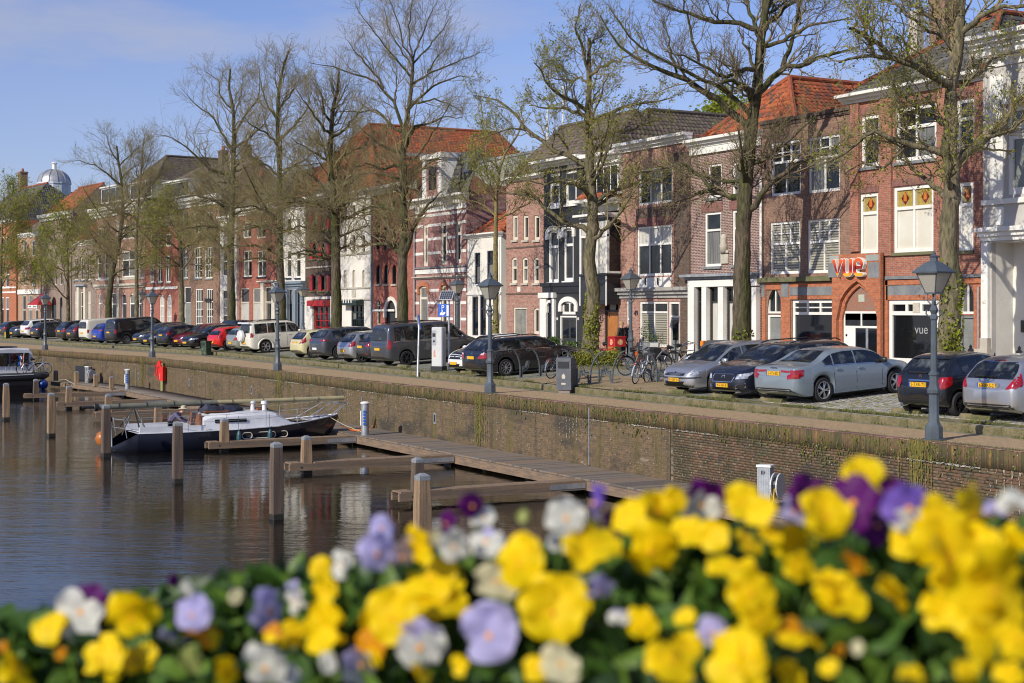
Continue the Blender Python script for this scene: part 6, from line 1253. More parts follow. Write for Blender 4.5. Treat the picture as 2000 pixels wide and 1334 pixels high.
def tubes(P, R0, sides):                      # P (N,K,3), R0 (N,K) -> one set of verts and quads
 N, K, _ = P.shape
 T = np.empty_like(P); T[:, 1:-1] = P[:, 2:] - P[:, :-2]; T[:, 0] = P[:, 1] - P[:, 0]; T[:, -1] = P[:, -1] - P[:, -2]
 T /= np.linalg.norm(T, axis=2, keepdims=True) + 1e-9
 ref = np.where(np.abs(T[:, :1, 2:3]) > .9, np.array([[[1., 0, 0]]]), np.array([[[0, 0, 1.]]])); U = np.cross(T, np.broadcast_to(ref, T.shape)); U /= np.linalg.norm(U, axis=2, keepdims=True) + 1e-9; W2 = np.cross(T, U)
 a = np.arange(sides) * 2 * math.pi / sides
 V = P[:, :, None] + (U[:, :, None] * np.cos(a)[None, None, :, None] + W2[:, :, None] * np.sin(a)[None, None, :, None]) * R0[:, :, None, None]
 b = (np.arange(N) * K * sides)[:, None, None]; i = (np.arange(K - 1) * sides)[None, :, None]; j = np.arange(sides)[None, None, :]; j2 = (j + 1) % sides
 F = np.stack(np.broadcast_arrays(b + i + j, b + i + j2, b + i + sides + j2, b + i + sides + j), -1).reshape(-1, 4)
 return V.reshape(-1, 3), F
def lerp_path(P, t):                          # P (N,K,3), t (N,M) -> points, tangents
 K = P.shape[1]; f = np.clip(t, 0, .9999) * (K - 1); i = f.astype(int); w = (f - i)[..., None]; n = np.arange(len(P))[:, None]
 return P[n, i] * (1 - w) + P[n, i + 1] * w, P[n, i + 1] - P[n, i]
def sprout(P, Rr, m, length, t0, K, ang, up, rmin, rfac, droop=0.):
 """m shoots per parent; length(t) scale array; returns K-point paths and their radii"""
 N = len(P); t = t0 + (1 - t0) * (np.arange(m)[None] + rng.uniform(.1, .9, (N, m))) / m
 p, tg = lerp_path(P, t); tg = tg / (np.linalg.norm(tg, axis=2, keepdims=True) + 1e-9)
 rd = rng.normal(size=p.shape); rd -= tg * (rd * tg).sum(2, keepdims=True); rd /= np.linalg.norm(rd, axis=2, keepdims=True) + 1e-9
 an = rng.uniform(ang[0], ang[1], (N, m, 1)); d = tg * np.cos(an) + rd * np.sin(an); d[..., 2] += up; d /= np.linalg.norm(d, axis=2, keepdims=True) + 1e-9
 ln = length(t) * rng.uniform(.65, 1.25, t.shape); s = np.linspace(0, 1, K)
 cv = rng.normal(size=p.shape) * .22; cv[..., 2] += up * .5 - droop
 Q = p[:, :, None] + (d[:, :, None] * s[None, None, :, None] + cv[:, :, None] * (s ** 2)[None, None, :, None]) * ln[:, :, None, None]
 Q[:, :, 1:-1] += rng.normal(size=Q[:, :, 1:-1].shape) * (ln * .035)[:, :, None, None]
 Kp = Rr.shape[1]; f = np.clip(t, 0, .9999) * (Kp - 1); i = f.astype(int); rp = Rr[np.arange(N)[:, None], i]
 r0 = np.maximum(rp * rfac, rmin); rr = r0[:, :, None] * (1 - .72 * s)[None, None]; rr = np.maximum(rr, rmin * .7)
 return Q.reshape(N * m, K, 3), rr.reshape(N * m, K)
def tree(label, px, trunk, limbs, r0, m_bark=None, m_twig=None, leaves=0, leafm=None, y=33.6, dens=1., lsize=.05, low=0., reach=1., spread=2.4, ivy=None, knob=.13):
 f = lambda x: y + bend(x, -108.); X, Y, d = on_y(px, f); g = .5
 o = thing('tree', label, 'tree', (X, Y, g), 0, 'lime trees along the quay'); org = np.array((X, Y, g))
 def world(q, off=0.): dd = d + off; dx, dy = ray(q[0]); return np.array((dx * dd, dy * dd, zat(q[1], dd))) - org
 def resample(pts, K):
  pts = np.array(pts); l = np.r_[0, np.cumsum(np.linalg.norm(np.diff(pts, axis=0), axis=1))]; t = np.linspace(0, l[-1], K); return np.stack([np.interp(t, l, pts[:, i]) for i in range(3)], 1), l[-1]
 tp = [world((trunk[0][0], HY + FP * (CZ - g) / d + 12))] + [world(q) for q in trunk]
 TP, tl = resample(tp, 60); s = np.linspace(0, 1, 60); tr = r0 * (1 - .80 * s ** 1.1) * (1 + .75 * np.exp(-s * tl / .45)) * (1 + rng.normal(size=60) * .02)
 V, F = tubes(TP[None], tr[None], 18); nv = np.array([noise.noise(Vector(v) * 1.6) + .6 * noise.noise(Vector(v) * 4.1) + max(0, noise.noise(Vector(v) * 2.6 + Vector((7, 3, 1))) - .18) * 2.2 for v in V]); c = np.repeat(TP, 18, 0); V = c + (V - c) * (1 + knob * nv)[:, None]
 LP, LR = [], []
 for i, (pts, ra, rb) in enumerate(limbs):
  off = rng.uniform(-spread, spread) if len(pts) > 3 else rng.uniform(-.6, .6); n = len(pts)
  w = [world(q, off * k / (n - 1)) for k, q in enumerate(pts)]; k0 = np.argmin(np.linalg.norm(TP - w[0], axis=1));
  if np.linalg.norm(TP[k0] - w[0]) < .6: w[0] = TP[k0]; ra = min(ra, tr[k0] * .75)
  q, l = resample(w, 12); q[1:-1] += rng.normal(size=q[1:-1].shape) * .035; LP.append(q); LR.append(np.linspace(ra, rb, 12) ** 1.)
 for k in range(int(5 * spread / 2.4)):            # limbs towards and away from the street
  t = rng.uniform(.35, .8); i = int(t * 59); p = TP[i]; a = rng.choice((-1, 1)) * R(90) + rng.normal() * .5 + math.atan2(FX, FY) * 0; dr = np.array((FX * math.sin(a), FY * math.sin(a), 0)) + np.array((FY, -FX, 0)) * math.cos(a); l = reach * rng.uniform(1.8, 3.4)
  LP.append(np.array([p + dr * l * u + np.array((0, 0, 1.)) * l * (.75 * u ** 1.4) for u in np.linspace(0, 1, 12)]) + rng.normal(size=(12, 3)) * .03); LR.append(np.linspace(tr[i] * .42, .02, 12))
 for k in range(int(12 * low)):                    # arching side limbs low in the crown
  t = rng.uniform(.30, .62); i = int(t * 59); p = TP[i]; a = rng.uniform(0, 2 * math.pi); dr = np.array((math.cos(a), math.sin(a), 0)); l = reach * rng.uniform(1.8, 3.2)
  LP.append(np.array([p + dr * l * u + np.array((0, 0, 1.)) * l * (.45 * u - .42 * u ** 2.2) for u in np.linspace(0, 1, 12)]) + rng.normal(size=(12, 3)) * .04); LR.append(np.linspace(tr[i] * .38, .015, 12))
 LP, LR = np.array(LP), np.array(LR); v2, f2 = tubes(LP, LR, 7); F2 = f2 + len(V)
 link('trunk', np_mesh('trunk', np.r_[V, v2], np.r_[F, F2], m_bark or bark, smooth=True), o)
 top = TP[32:]; AP = np.r_[LP, np.stack([np.interp(np.linspace(0, 1, 12), np.linspace(0, 1, len(top)), top[:, i]) for i in range(3)], 1)[None]]; AR = np.r_[LR, np.linspace(tr[32], tr[-1], 12)[None]]
 m1 = max(4, int(11 * dens)); B1, R1 = sprout(AP, AR, m1, lambda t: reach * (.6 + 1.25 * (1 - t)), .16, 7, (.5, 1.15), .32, .012, .42)
 B2, R2 = sprout(B1, R1, max(3, int(7.6 * dens)), lambda t: reach * (.35 + .55 * (1 - t)), .12, 4, (.45, 1.1), .22, .007, .55)
 B3, R3 = sprout(B2, R2, 4, lambda t: reach * (.16 + .24 * (1 - t)), .2, 3, (.4, 1.1), .12, .0048, .7)
 v1, f1 = tubes(B1, R1, 5); v2, f2 = tubes(B2, R2, 4); v3, f3 = tubes(B3, R3, 3)
 cr = link('crown', np_mesh('crown', np.r_[v1, v2, v3], np.r_[f1, f2 + len(v1), f3 + len(v1) + len(v2)], m_twig or twig), o); cr['kind'] = 'stuff'
 if leaves or ivy:
  P = np.zeros((0, 3))
  if leaves:
   src = np.r_[B3[:, 1], B3[:, 2], B2[:, 2], B2[:, 3]]; P = src[rng.integers(0, len(src), leaves)] + rng.normal(size=(leaves, 3)) * .05
  n1 = len(P)
  for (ipx, ipy, sx, sy, k) in ivy or []:
   q = np.array([world((ipx + rng.normal() * sx, ipy + rng.normal() * sy)) for _ in range(k)]); ax = np.array([TP[np.argmin(np.abs(TP[:, 2] - w[2]))] for w in q]); rr = np.array([tr[np.argmin(np.abs(TP[:, 2] - w[2]))] for w in q])
   u = q - ax; lat = u @ np.array((FY, -FX, 0)); lat = np.clip(lat, -rr * 1.1, rr * 1.25); dp = np.sqrt(np.maximum(0, (rr * 1.12) ** 2 - lat ** 2)) + rng.uniform(0, .1, k)
   P = np.r_[P, np.c_[ax[:, 0] + FY * lat - FX * dp, ax[:, 1] - FX * lat - FY * dp, q[:, 2]]]
  n = len(P); s_ = lsize * rng.uniform(.6, 1.4, n); s_[n1:] = rng.uniform(.04, .085, n - n1); a = rng.normal(size=(n, 3)); a /= np.linalg.norm(a, axis=1, keepdims=True); b = np.cross(a, rng.normal(size=(n, 3))); b /= np.linalg.norm(b, axis=1, keepdims=True)
  V4 = np.stack([P - a * s_[:, None], P + b * (s_ * .62)[:, None], P + a * s_[:, None], P - b * (s_ * .62)[:, None]], 1).reshape(-1, 3)
  lf = link('foliage', np_mesh('foliage', V4, np.arange(n * 4).reshape(-1, 4), leafm or [leafA, leafB, leafC], mi=rng.choice(3, n, p=(.5, .28, .22))), o); lf['kind'] = 'stuff'
 return o
tree('large lime tree with knobbly trunk and fresh leaves before the arched red brick house', 1856, [(1853, 640), (1860, 560), (1852, 470), (1858, 400), (1860, 340), (1854, 293), (1857, 229), (1858, 166), (1869, 115), (1875, 51), (1877, 0), (1885, -80), (1890, -170)], [
 ([(1858, 168), (1844, 163), (1818, 148), (1780, 125), (1737, 110), (1706, 110), (1665, 110), (1640, 122)], .15, .03), ([(1737, 110), (1724, 92), (1691, 71), (1660, 56)], .09, .05), ([(1706, 110), (1699, 82), (1686, 38), (1663, 0), (1645, -50)], .08, .02),
 ([(1857, 318), (1882, 303), (1920, 273), (1959, 245), (1979, 212), (2000, 189), (2060, 140)], .17, .05), ([(1930, 266), (1960, 262), (2000, 232), (2050, 215)], .06, .02), ([(1854, 300), (1841, 301), (1818, 288), (1767, 288), (1716, 255), (1686, 268), (1640, 306), (1600, 322)], .13, .02),
 ([(1874, 62), (1895, 51), (1920, 28), (1946, 18), (2000, 10), (2050, -10)], .11, .03), ([(1869, 95), (1841, 59), (1818, 38), (1793, 15), (1773, 0), (1735, -50)], .10, .02), ([(1862, 190), (1900, 150), (1930, 120), (1975, 100)], .07, .02), ([(1856, 260), (1830, 215), (1815, 190), (1770, 200)], .06, .02), ([(1880, -30), (1920, -80), (1960, -120)], .08, .02), ([(1880, -30), (1830, -90), (1800, -140)], .08, .02), ([(1776, 288), (1765, 240), (1750, 190), (1720, 180)], .05, .015), ([(1767, 288), (1720, 330), (1690, 320), (1650, 340)], .05, .015)],
 .36, bark_g, twig, 6500, lsize=.047, dens=1.0, reach=1.0, knob=.24, ivy=[(1853, 660, 16, 26, 240), (1838, 560, 6, 20, 60), (1872, 575, 5, 20, 60), (1850, 700, 18, 12, 200)])
tree('great bare lime tree with dark mossy trunk before the purple brick shop house', 1450, [(1448, 600), (1450, 520), (1452, 440), (1455, 400), (1457, 350), (1463, 290), (1473, 217), (1478, 178), (1483, 127), (1486, 76), (1494, 25), (1499, 0), (1505, -80), (1508, -170)], [
 ([(1463, 270), (1455, 242), (1443, 224), (1415, 209), (1397, 189), (1369, 176), (1351, 161), (1320, 150), (1300, 138), (1250, 118), (1210, 95), (1172, 30)], .19, .02), ([(1443, 224), (1422, 178), (1410, 166), (1392, 166), (1351, 148), (1325, 130), (1300, 120), (1240, 90), (1190, 15)], .10, .02),
 ([(1472, 215), (1463, 176), (1433, 155), (1407, 163)], .11, .06), ([(1481, 140), (1473, 135), (1453, 133), (1415, 153), (1397, 150), (1364, 120), (1325, 110), (1300, 100)], .10, .02), ([(1486, 65), (1473, 54), (1427, 46), (1389, 43), (1351, 28), (1300, 15), (1240, -25)], .11, .02),
 ([(1477, 180), (1512, 150), (1529, 130), (1560, 130), (1593, 115), (1631, 102), (1680, 90)], .14, .03), ([(1529, 130), (1542, 97), (1555, 38), (1565, 0), (1578, -60)], .10, .02), ([(1486, 95), (1522, 82), (1555, 61), (1593, 43), (1667, 38)], .09, .02), ([(1491, 52), (1512, 41), (1534, 15), (1560, -5), (1600, -50)], .10, .02),
 ([(1485, 70), (1468, 33), (1458, 0), (1440, -70)], .10, .02), ([(1453, 410), (1443, 384), (1418, 380), (1390, 370), (1348, 384), (1300, 402)], .15, .02), ([(1390, 370), (1369, 345), (1334, 320), (1288, 331), (1235, 340)], .08, .02), ([(1456, 410), (1475, 398), (1503, 359), (1535, 335), (1563, 317), (1623, 292), (1665, 265)], .14, .02), ([(1457, 352), (1430, 356), (1397, 352), (1350, 335)], .07, .02),
 ([(1500, -40), (1540, -100), (1580, -150)], .09, .02), ([(1500, -40), (1460, -100), (1430, -160)], .09, .02), ([(1364, 120), (1350, 60), (1335, 0), (1325, -40)], .06, .015), ([(1320, 150), (1310, 90), (1295, 40)], .05, .015), ([(1555, 61), (1570, 20), (1590, -20)], .05, .015), ([(1503, 359), (1490, 300), (1510, 250)], .05, .015)],
 .36, bark, twig_d, 3500, lsize=.032, dens=1.05, reach=1.05, ivy=[(1448, 665, 14, 8, 50)])
tree('lime tree with leafy shoots round its trunk beside the black painted house', 1157, [(1155, 620), (1160, 560), (1150, 510), (1158, 440), (1158, 400), (1152, 340), (1151, 280), (1150, 242), (1148, 217), (1151, 178), (1151, 153), (1150, 115), (1151, 74)], [
 ([(1150, 135), (1137, 84), (1124, 59), (1129, 25), (1134, 8)], .12, .02), ([(1151, 150), (1157, 145), (1175, 130), (1206, 120), (1239, 102)], .11, .02), ([(1148, 212), (1117, 194), (1089, 186), (1071, 168), (1058, 138), (1043, 122)], .12, .02), ([(1149, 230), (1124, 219), (1099, 212), (1063, 209), (1033, 206)], .10, .02),
 ([(1150, 240), (1175, 229), (1206, 214), (1226, 206), (1270, 199), (1318, 189)], .11, .02), ([(1157, 390), (1146, 376), (1127, 360), (1099, 354), (1060, 360), (1020, 352)], .12, .02), ([(1156, 455), (1143, 445), (1099, 432), (1074, 416), (1052, 391), (1033, 379), (989, 376), (950, 360)], .13, .02),
 ([(1152, 325), (1137, 316), (1078, 288), (1027, 255), (1012, 229), (997, 212), (974, 196), (925, 186)], .13, .02), ([(1157, 390), (1194, 372), (1225, 365), (1260, 350), (1310, 360)], .11, .02), ([(1151, 270), (1190, 262), (1240, 250), (1290, 232)], .08, .02), ([(1078, 288), (1085, 255), (1110, 245)], .05, .02), ([(1150, 165), (1135, 150), (1100, 160), (1075, 150)], .07, .02), ([(1027, 255), (1000, 250), (960, 262), (930, 275)], .05, .015), ([(1151, 100), (1165, 75), (1185, 68)], .05, .015), ([(1058, 138), (1075, 120), (1085, 105)], .04, .015)],
 .35, bark_g, twig, 8500, lsize=.045, dens=.95, reach=.95, knob=.2, ivy=[(1153, 640, 10, 14, 150), (1146, 680, 8, 18, 90), (1165, 610, 5, 10, 50), (1140, 600, 3, 25, 60)])
tree('slender young lime tree with a yellowish trunk before the small white house', 970, [(968, 560), (968, 470), (969, 400), (968, 379), (976, 331), (986, 300), (1000, 280), (1012, 262), (1020, 235)], [
 ([(969, 420), (945, 400), (915, 392), (890, 380)], .06, .012), ([(970, 430), (1000, 415), (1030, 400), (1050, 385)], .06, .012), ([(976, 335), (951, 306), (943, 255), (938, 178)], .06, .012), ([(970, 400), (940, 350), (925, 320)], .05, .012), ([(984, 303), (975, 270), (960, 250)], .04, .012), ([(970, 365), (1000, 345), (1025, 330)], .04, .012)],
 .17, bark_y, twig, 4200, lsize=.042, dens=.95, reach=.9, spread=1.4, ivy=[(968, 640, 6, 14, 40)])
tree('tall bare lime tree with open fan shaped crown before the orange gothic house', 787, [(786, 600), (786, 520), (788, 480), (789, 442), (787, 363), (785, 330), (787, 293), (791, 255), (797, 217), (803, 178), (806, 140), (807, 115)], [
 ([(806, 135), (800, 122), (771, 79), (761, 59), (749, 13)], .12, .015), ([(806, 128), (802, 110), (787, 84), (777, 38), (761, 0), (755, -18)], .10, .015), ([(807, 120), (800, 76), (802, 25), (807, -12)], .10, .015), ([(807, 122), (815, 89), (830, 56), (843, 20), (853, 8)], .10, .015), ([(807, 124), (840, 87), (861, 61), (884, 31)], .09, .015),
 ([(805, 156), (777, 117), (751, 89), (726, 54), (708, 33), (695, 10)], .12, .015), ([(805, 165), (835, 143), (873, 130), (917, 110), (937, 102)], .11, .015), ([(790, 262), (787, 245), (772, 204), (749, 173), (726, 153), (682, 143), (649, 130), (601, 122)], .16, .015), ([(749, 173), (738, 148), (710, 120), (687, 89), (680, 79)], .08, .015),
 ([(790, 268), (784, 257), (761, 242), (736, 214), (703, 219), (662, 217)], .12, .015), ([(787, 305), (777, 296), (749, 288), (726, 270), (700, 245)], .10, .015), ([(788, 290), (797, 275), (812, 245), (835, 240), (866, 229), (904, 229)], .14, .015), ([(799, 210), (825, 183), (853, 166), (891, 148), (927, 150)], .11, .015),
 ([(786, 505), (781, 489), (756, 475), (721, 476), (696, 483), (683, 476)], .17, .03), ([(787, 505), (793, 489), (806, 451), (822, 416), (841, 394), (870, 370)], .17, .02), ([(785, 325), (750, 330), (715, 320), (690, 330)], .10, .015), ([(788, 360), (820, 330), (850, 310), (880, 318)], .10, .015), ([(789, 430), (760, 405), (730, 400), (700, 410)], .10, .015), ([(835, 143), (850, 115), (870, 95)], .05, .015), ([(772, 204), (775, 160), (765, 130)], .05, .015), ([(805, 204), (850, 195), (880, 205), (905, 220)], .07, .015)],
 .34, bark, twig, 4500, lsize=.03, dens=1.0, reach=1.3, low=.4)
tree('broad bare lime tree standing before the house with red shutters', 656, [(657, 580), (656, 520), (655, 473), (652, 394), (645, 320), (645, 280), (647, 255), (648, 229), (652, 204), (660, 175), (662, 140)], [
 ([(646, 262), (636, 255), (619, 234), (598, 201), (580, 178)], .12, .015), ([(646, 270), (675, 252), (700, 224), (715, 195)], .11, .015), ([(648, 240), (634, 224), (628, 190), (620, 165)], .09, .015), ([(650, 220), (667, 190), (682, 158)], .08, .015), ([(654, 440), (690, 420), (730, 400), (770, 405)], .15, .02), ([(654, 430), (620, 400), (580, 385), (540, 390)], .15, .02), ([(652, 390), (690, 350), (730, 330), (760, 310)], .13, .02), ([(652, 380), (610, 345), (570, 320)], .13, .02), ([(648, 320), (690, 295), (730, 280)], .10, .015), ([(647, 320), (600, 290), (570, 270)], .10, .015), ([(655, 470), (690, 450), (720, 440)], .10, .015), ([(655, 470), (625, 450), (590, 445)], .10, .015), ([(656, 355), (672, 300), (690, 250)], .08, .015), ([(650, 400), (640, 340), (610, 300)], .08, .015)],
 .36, bark, twig, 6000, lsize=.032, dens=1.12, reach=1.5, low=.7)
tree('tall bare lime tree standing before the white and slate blue shop house', 553, [(550, 580), (546, 500), (546, 420), (546, 320), (542, 260), (543, 200), (546, 164), (555, 125), (564, 99)], [
 ([(542, 290), (522, 260), (492, 245), (478, 230)], .10, .015), ([(543, 280), (576, 245), (600, 215), (608, 180)], .11, .015), ([(542, 240), (522, 205), (510, 164), (505, 130)], .09, .015), ([(543, 220), (570, 180), (585, 150)], .08, .015), ([(546, 400), (510, 370), (475, 360), (440, 370)], .14, .02), ([(546, 400), (585, 375), (620, 370), (650, 380)], .14, .02), ([(546, 350), (515, 320), (485, 300)], .11, .015), ([(546, 350), (580, 320), (612, 300)], .11, .015), ([(546, 455), (510, 440), (480, 445)], .11, .015), ([(546, 455), (585, 440), (620, 450)], .11, .015), ([(544, 190), (535, 150), (540, 120)], .05, .012)],
 .31, bark, twig, 6000, lsize=.032, dens=1.1, reach=1.5, low=.7)
tree('bare lime tree with a wide fork beside the narrow white house', 453, [(452, 580), (450, 490), (453, 420), (456, 320), (457, 260), (456, 215), (447, 170), (450, 135)], [
 ([(456, 295), (450, 284), (429, 251), (414, 224), (384, 206), (354, 173)], .14, .015), ([(456, 220), (432, 191), (426, 155), (402, 140)], .10, .015), ([(457, 265), (480, 224), (507, 188), (507, 145)], .12, .015), ([(456, 292), (492, 266), (516, 242), (530, 215)], .11, .015), ([(455, 350), (410, 330), (369, 293), (339, 269), (306, 263)], .13, .015), ([(453, 410), (415, 390), (380, 380), (340, 390)], .13, .015), ([(453, 405), (495, 380), (530, 375)], .13, .015), ([(452, 450), (410, 440), (380, 445)], .11, .015), ([(452, 450), (490, 435), (525, 440)], .11, .015), ([(456, 340), (490, 320), (520, 305)], .09, .015), ([(456, 230), (470, 190), (475, 150)], .06, .012), ([(453, 400), (425, 360), (400, 340)], .09, .015)],
 .33, bark, twig, 6500, lsize=.033, dens=1.1, reach=1.55, low=.7)
GR = [leafA, leafC, leafB]
tree('lime tree with sparse green foliage before the brown town house', 355, [(355, 580), (353, 500), (351, 460), (346, 420), (345, 395)], [([(353, 490), (325, 470), (300, 460)], .10, .015), ([(353, 490), (385, 465), (415, 460)], .10, .015), ([(351, 455), (325, 430), (305, 410)], .09, .015), ([(351, 455), (380, 425), (405, 405)], .09, .015), ([(348, 430), (335, 405), (325, 385)], .07, .015), ([(352, 520), (320, 520), (295, 530)], .07, .015), ([(352, 520), (385, 515), (410, 525)], .07, .015)], .26, bark_g, twig, 7000, GR, lsize=.06, dens=1.1, reach=1.45)
tree('slim upright bare lime tree between the two far lamps', 267, [(267, 560), (266, 480), (268, 420), (272, 370), (276, 330), (279, 290), (282, 270)], [([(268, 420), (250, 380), (240, 340)], .07, .012), ([(268, 410), (290, 370), (300, 320)], .07, .012), ([(266, 470), (240, 440), (215, 430)], .07, .012), ([(266, 470), (295, 440), (320, 425)], .07, .012), ([(273, 360), (262, 320), (255, 290)], .05, .012), ([(274, 350), (290, 310), (300, 285)], .05, .012)], .2, bark_g, twig, 4500, lsize=.035, dens=1.3, reach=1.25, low=.6)
tree('leaning dark lime tree before the rosy house with roof dormers', 207, [(212, 590), (220, 525), (232, 475), (240, 420), (237, 350), (231, 311), (228, 285)], [([(233, 318), (218, 298), (207, 266)], .09, .012), ([(234, 325), (261, 296), (288, 275)], .10, .012), ([(237, 360), (222, 350), (192, 326), (156, 314), (132, 314)], .11, .012), ([(239, 420), (200, 400), (165, 395)], .12, .012), ([(240, 410), (275, 380), (300, 365)], .12, .012), ([(230, 480), (195, 460), (160, 470)], .12, .015), ([(233, 470), (265, 445), (290, 440)], .12, .015), ([(237, 350), (262, 325), (280, 320)], .07, .012), ([(231, 500), (260, 490), (280, 500)], .07, .012)], .32, bark, twig, 5000, lsize=.035, dens=1.1, reach=1.5, low=.6)
tree('leafy green lime tree beside the red awning', 131, [(133, 570), (132, 500), (128, 460), (125, 425)], [([(132, 500), (110, 475), (90, 460)], .08, .015), ([(132, 500), (155, 475), (175, 465)], .08, .015), ([(129, 465), (115, 430), (100, 405)], .07, .015), ([(128, 460), (145, 430), (158, 410)], .07, .015), ([(132, 530), (105, 520), (85, 530)], .07, .015), ([(132, 530), (155, 520), (180, 530)], .07, .015)], .22, bark_g, twig, 12000, GR, lsize=.065, dens=1.15, reach=1.6)
tree('leafy green lime tree at the left picture edge', 3, [(1, 570), (2, 500), (4, 450), (6, 410), (8, 380)], [([(2, 500), (25, 470), (45, 460)], .09, .015), ([(2, 500), (-25, 470), (-45, 460)], .09, .015), ([(5, 440), (30, 410), (50, 400)], .08, .015), ([(4, 450), (-20, 420)], .08, .015), ([(2, 530), (30, 520), (55, 530)], .08, .015), ([(6, 410), (20, 385), (30, 370)], .05, .015), ([(2, 540), (40, 550), (70, 540)], .08, .015)], .24, bark_g, twig, 16000, GR, lsize=.068, dens=1.2, reach=1.7)
# a green tree behind the roofs
def far_tree(label, px, pyc, d, rr, n):
 X, Y = ray(px)[0] * d, ray(px)[1] * d; zc = zat(pyc, d); o = thing('tree', label, 'tree', (X, Y, .3)); MB().tube([(0, 0, 0), (.1, 0, zc - .3)], [.3, .1], 8).obj('trunk', bark, o)
 q = rng.normal(size=(40, 3)); q /= np.linalg.norm(q, axis=1, keepdims=True); cs = q * rng.uniform(.3, 1, (40, 1)) * rr * np.array((1, 1, .8)); P = cs[rng.integers(0, 40, n)] + rng.normal(size=(n, 3)) * rr * .17 + np.array((0, 0, zc - .3)); a = rng.normal(size=(n, 3)); a /= np.linalg.norm(a, axis=1, keepdims=True); b = np.cross(a, rng.normal(size=(n, 3))); b /= np.linalg.norm(b, axis=1, keepdims=True); s = .12
 V = np.stack([P - a * s, P + b * s * .6, P + a * s, P - b * s * .6], 1).reshape(-1, 3); lf = link('foliage', np_mesh('foliage', V, np.arange(n * 4).reshape(-1, 4), GR, mi=rng.choice(3, n, p=(.6, .2, .2))), o); lf['kind'] = 'stuff'
far_tree('round bright green tree crown showing behind the roofs beside the steel flue', 1418, 232, 84., 2.0, 5000)
# ================================================================== STREET FURNITURE
lampm = mat('blue grey lamp paint', (.085, .105, .125), .45, col2=(.065, .08, .095), scale=3); frost = mat('frosted lamp glass', (.70, .66, .56), .3, trans=.55, fine=.05)
def street_lamp():
 o = thing('street_lamp', 'x', 'street lamp', (0, 0, 0), 0, 'old style lantern posts on the quay')
 b = MB(); b.lathe([(.26, 0), (.26, .03), (.20, .04), (.195, .30), (.16, .33), (.14, .38), (.115, .42), (.11, 1.0), (.15, 1.03), (.155, 1.10), (.12, 1.16), (.105, 1.22), (.10, 1.40), (.12, 1.43), (.12, 1.46), (.075, 1.50), (.068, 2.62), (.09, 2.65), (.09, 2.70), (.06, 2.76), (.10, 2.84), (.06, 2.94), (.05, 3.0), (.03, 3.12), (.04, 3.2)], n=8); b.obj('post', lampm, o, smooth=30)
 b = MB()
 for k in range(4):
  a = k * math.pi / 2 + .78; b.tube([(.05 * math.cos(a), .05 * math.sin(a), 2.95), (.14 * math.cos(a), .14 * math.sin(a), 3.05), (.13 * math.cos(a), .13 * math.sin(a), 3.22)], .012, 5)
 for s in (1, -1): b.tube([(0, 0, 2.72), (s * .13, 0, 2.70), (s * .21, 0, 2.76), (s * .20, 0, 2.84), (s * .15, 0, 2.83)], .018, 6)
 b.obj('bracket', lampm, o); b = MB(); A, C = .125, .262; z0, z1 = 3.22, 3.66
 for sx in (1, -1):
  for sy in (1, -1): b.tube([(sx * A, sy * A, z0), (sx * C, sy * C, z1)], .014, 4)
 b.box(-A - .02, A + .02, -A - .02, A + .02, z0 - .02, z0 + .012); b.lathe([(.46, z1 - .012), (.47, z1 + .02), (.36, z1 + .10), (.20, z1 + .21), (.11, z1 + .25)], n=4); b.lathe([(.10, z1 + .24), (.085, z1 + .33), (.11, z1 + .35), (.04, z1 + .40), (.045, z1 + .43), (.012, z1 + .47), (.0, z1 + .52)], n=8); lf = b.obj('lantern_roof', lampm, o)
 for k in range(4):
  m = MB(); m.poly([(-A, -A, z0 + .012), (A, -A, z0 + .012), (C, -C, z1 - .01), (-C, -C, z1 - .01)]); m.obj('pane', frost, o, rot=(0, 0, k * math.pi / 2))
 return o
lp = street_lamp(); first = True
for px, row, lb in ((1824, 0, 'nearest lamp post, standing before the small black car'), (957, 0, 'lamp post at the edge of the quay before the black estate car'), (542, 0, 'lamp post on the quay before the cream off road car'), (297, 0, 'lamp post on the quay by the red lifebuoy case'), (88, 0, 'farthest quayside lamp post, by the black dinghy'),
     (1232, 1, 'lamp post on the pavement before the house numbered 49'), (893, 1, 'lamp post on the pavement before the striped house'), (592, 1, 'lamp post on the pavement left of the red shop door'), (277, 1, 'lamp post on the pavement before the rosy house with dormers')):
 X, Y, d = on_y(px, (lambda x: quay_y(x) + .38) if row == 0 else (lambda x: 34.6 + bend(x, -110))); z = 0 if row == 0 else .5; rz = R(8)
 if first: lp.location = (X, Y, z); lp.rotation_euler[2] = rz; lp['label'] = lb; first = False
 else: dup(lp, (X, Y, z), rz, lb)
# waste bins
binm = mat('grey bin paint', (.075, .085, .10), .45, col2=(.10, .11, .125), scale=3); X, Y, d = on_y(1106, lambda x: 25.85)
o = thing('waste_bin', 'grey metal waste bin with an angled hood beside the bicycle racks', 'waste bin', (X, Y, 0), R(38)); w = .27
MB().prism([(-.25, .12), (.25, .12), (.27, 1.0), (.12, 1.24), (-.27, 1.2)], -w, w, 0).obj('body', binm, o, smooth=20); MB().box(-.2, .2, -.2, .2, 0, .13).obj('foot', mat('rusty foot', (.22, .18, .16), .8), o)
MB().box(-.20, .20, -.282, -.262, .86, 1.08).obj('opening', blackp, o); MB().box(-.215, .215, -.29, -.268, 1.085, 1.12).obj('opening_lip', binm, o)
MB().box(-.08, .08, -.263, -.258, .30, .36).poly([(-.05, -.2625, .5), (.05, -.2625, .5), (.07, -.2625, .6), (0, -.2625, .68), (-.07, -.2625, .6)]).obj('emblem', stone, o); MB().tube([(.34, .15, 0), (.34, .15, .85)], .03, 8).obj('side_post', binm, o)
gbin = mat('green bin paint', (.03, .06, .035), .5, col2=(.12, .15, .08), scale=5, lo=.5, hi=.65)
